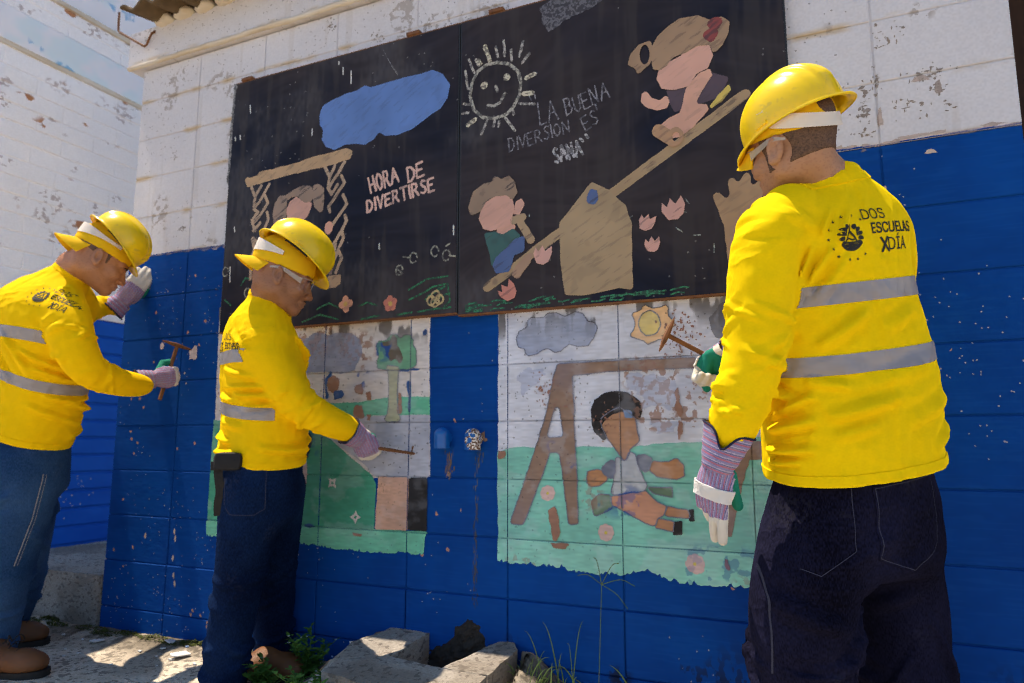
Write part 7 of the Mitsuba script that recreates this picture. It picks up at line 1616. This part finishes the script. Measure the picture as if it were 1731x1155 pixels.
    hand_parts(t, 'right', gf, (-2.5263, -0.2120, 0.9883), rows(np.array((-2.5057, -0.1919, 0.9892)) - np.array((-2.5322, -0.2771, 0.9639)), hd), (-2.5309, -0.2137, 0.9859), (52, 56, 58, 60), (50, 46), 0.0, 1.2, (0.066, 0.036, 0.049), False, 7)
    lf = rows(np.array((-2.8890, -0.0410, 1.4771)) - np.array((-2.9397, -0.0901, 1.3649)), (0.45, 0.85, -0.3), -1)
    hand_parts(t, 'left', lf, (-2.9291, -0.0870, 1.3758), rows(np.array((-2.9187, -0.0833, 1.3812)) - np.array((-2.9424, -0.1098, 1.3421)), (0.1, -0.6, 0.8)), (-2.9292, -0.0867, 1.3731), (10, 12, 14, 16), (16, 10), 1.0, 0.8, (0.056, 0.036, 0.052), False, 5, 1.12, 0.1)
    return t
wl = worker_left()

# ---------------------------------------------------------------- tools in their hands
def hammer(label, grip_end, head_c, head_dir, head_len, face, handle_r, flat=0.5):
    t = thing('chipping_hammer', label, 'hammer')
    a, b = np.asarray(grip_end, float), np.asarray(head_c, float)
    add(t, 'handle', sweep(np.linspace(a, b, 8), handle_r, 8), RUST, smooth=50)
    u = norm(head_dir); w_ = norm(np.cross(u, b - a)); p = [b - u * head_len / 2, b - u * head_len * 0.1, b + u * head_len * 0.1, b + u * head_len / 2]
    add(t, 'head', sweep([b - u * head_len * 0.5, b - u * head_len * 0.42, b - u * 0.02, b, b + u * 0.02, b + u * head_len * 0.42, b + u * head_len * 0.5], np.array([0.0015, 0.004, 0.0085, 0.0095, 0.0085, 0.005, 0.0015]) * face, 8), RUST, smooth=30)
    return t
hammer('rusty chipping hammer in the right worker\'s hand, held against the painted sun', (-0.2704, -0.1340, 0.9614), (-0.4031, -0.2217, 1.0385), np.array((-0.3855, -0.2058, 1.0926)) - np.array((-0.4264, -0.2408, 0.9886)), 0.112, 1.0, 0.0072)
hammer('rusty chipping hammer in the leftmost worker\'s glove, beside a fresh pale chip', (-2.5482, -0.1641, 0.9031), (-2.5340, -0.1068, 1.1410), np.array((-2.5779, 0.0072, 1.1363)) - np.array((-2.5641, -0.1782, 1.1591)), 0.165, 1.0, 0.0085)
sc = thing('scraper', 'short rusty scraper with a square blade in the middle worker\'s glove', 'scraper')
sa, sb = A3(*(-1.4943, -0.1296, 0.7091)), A3(*(-1.3956, 0.0010, 0.6846))
add(sc, 'handle', sweep(np.linspace(sa, sb, 8), [0.010, 0.0105, 0.0115, 0.012, 0.0105, 0.0095, 0.009, 0.009], 8, 0.55), RUST, smooth=50)
bl_ = np.array([(-1.3999, -0.0057, 0.7150), (-1.3749, 0.0254, 0.6931), (-1.3831, 0.0276, 0.6558), (-1.4082, -0.0033, 0.6759)])
n_ = norm(np.cross(bl_[1] - bl_[0], bl_[3] - bl_[0])) * 0.0016
add(sc, 'blade', trimesh.Trimesh(np.vstack([bl_ - n_, bl_ + n_]), [[0, 2, 1], [0, 3, 2], [4, 5, 6], [4, 6, 7], [0, 1, 5], [0, 5, 4], [1, 2, 6], [1, 6, 5], [2, 3, 7], [2, 7, 6], [3, 0, 4], [3, 4, 7]], process=False), RUST)
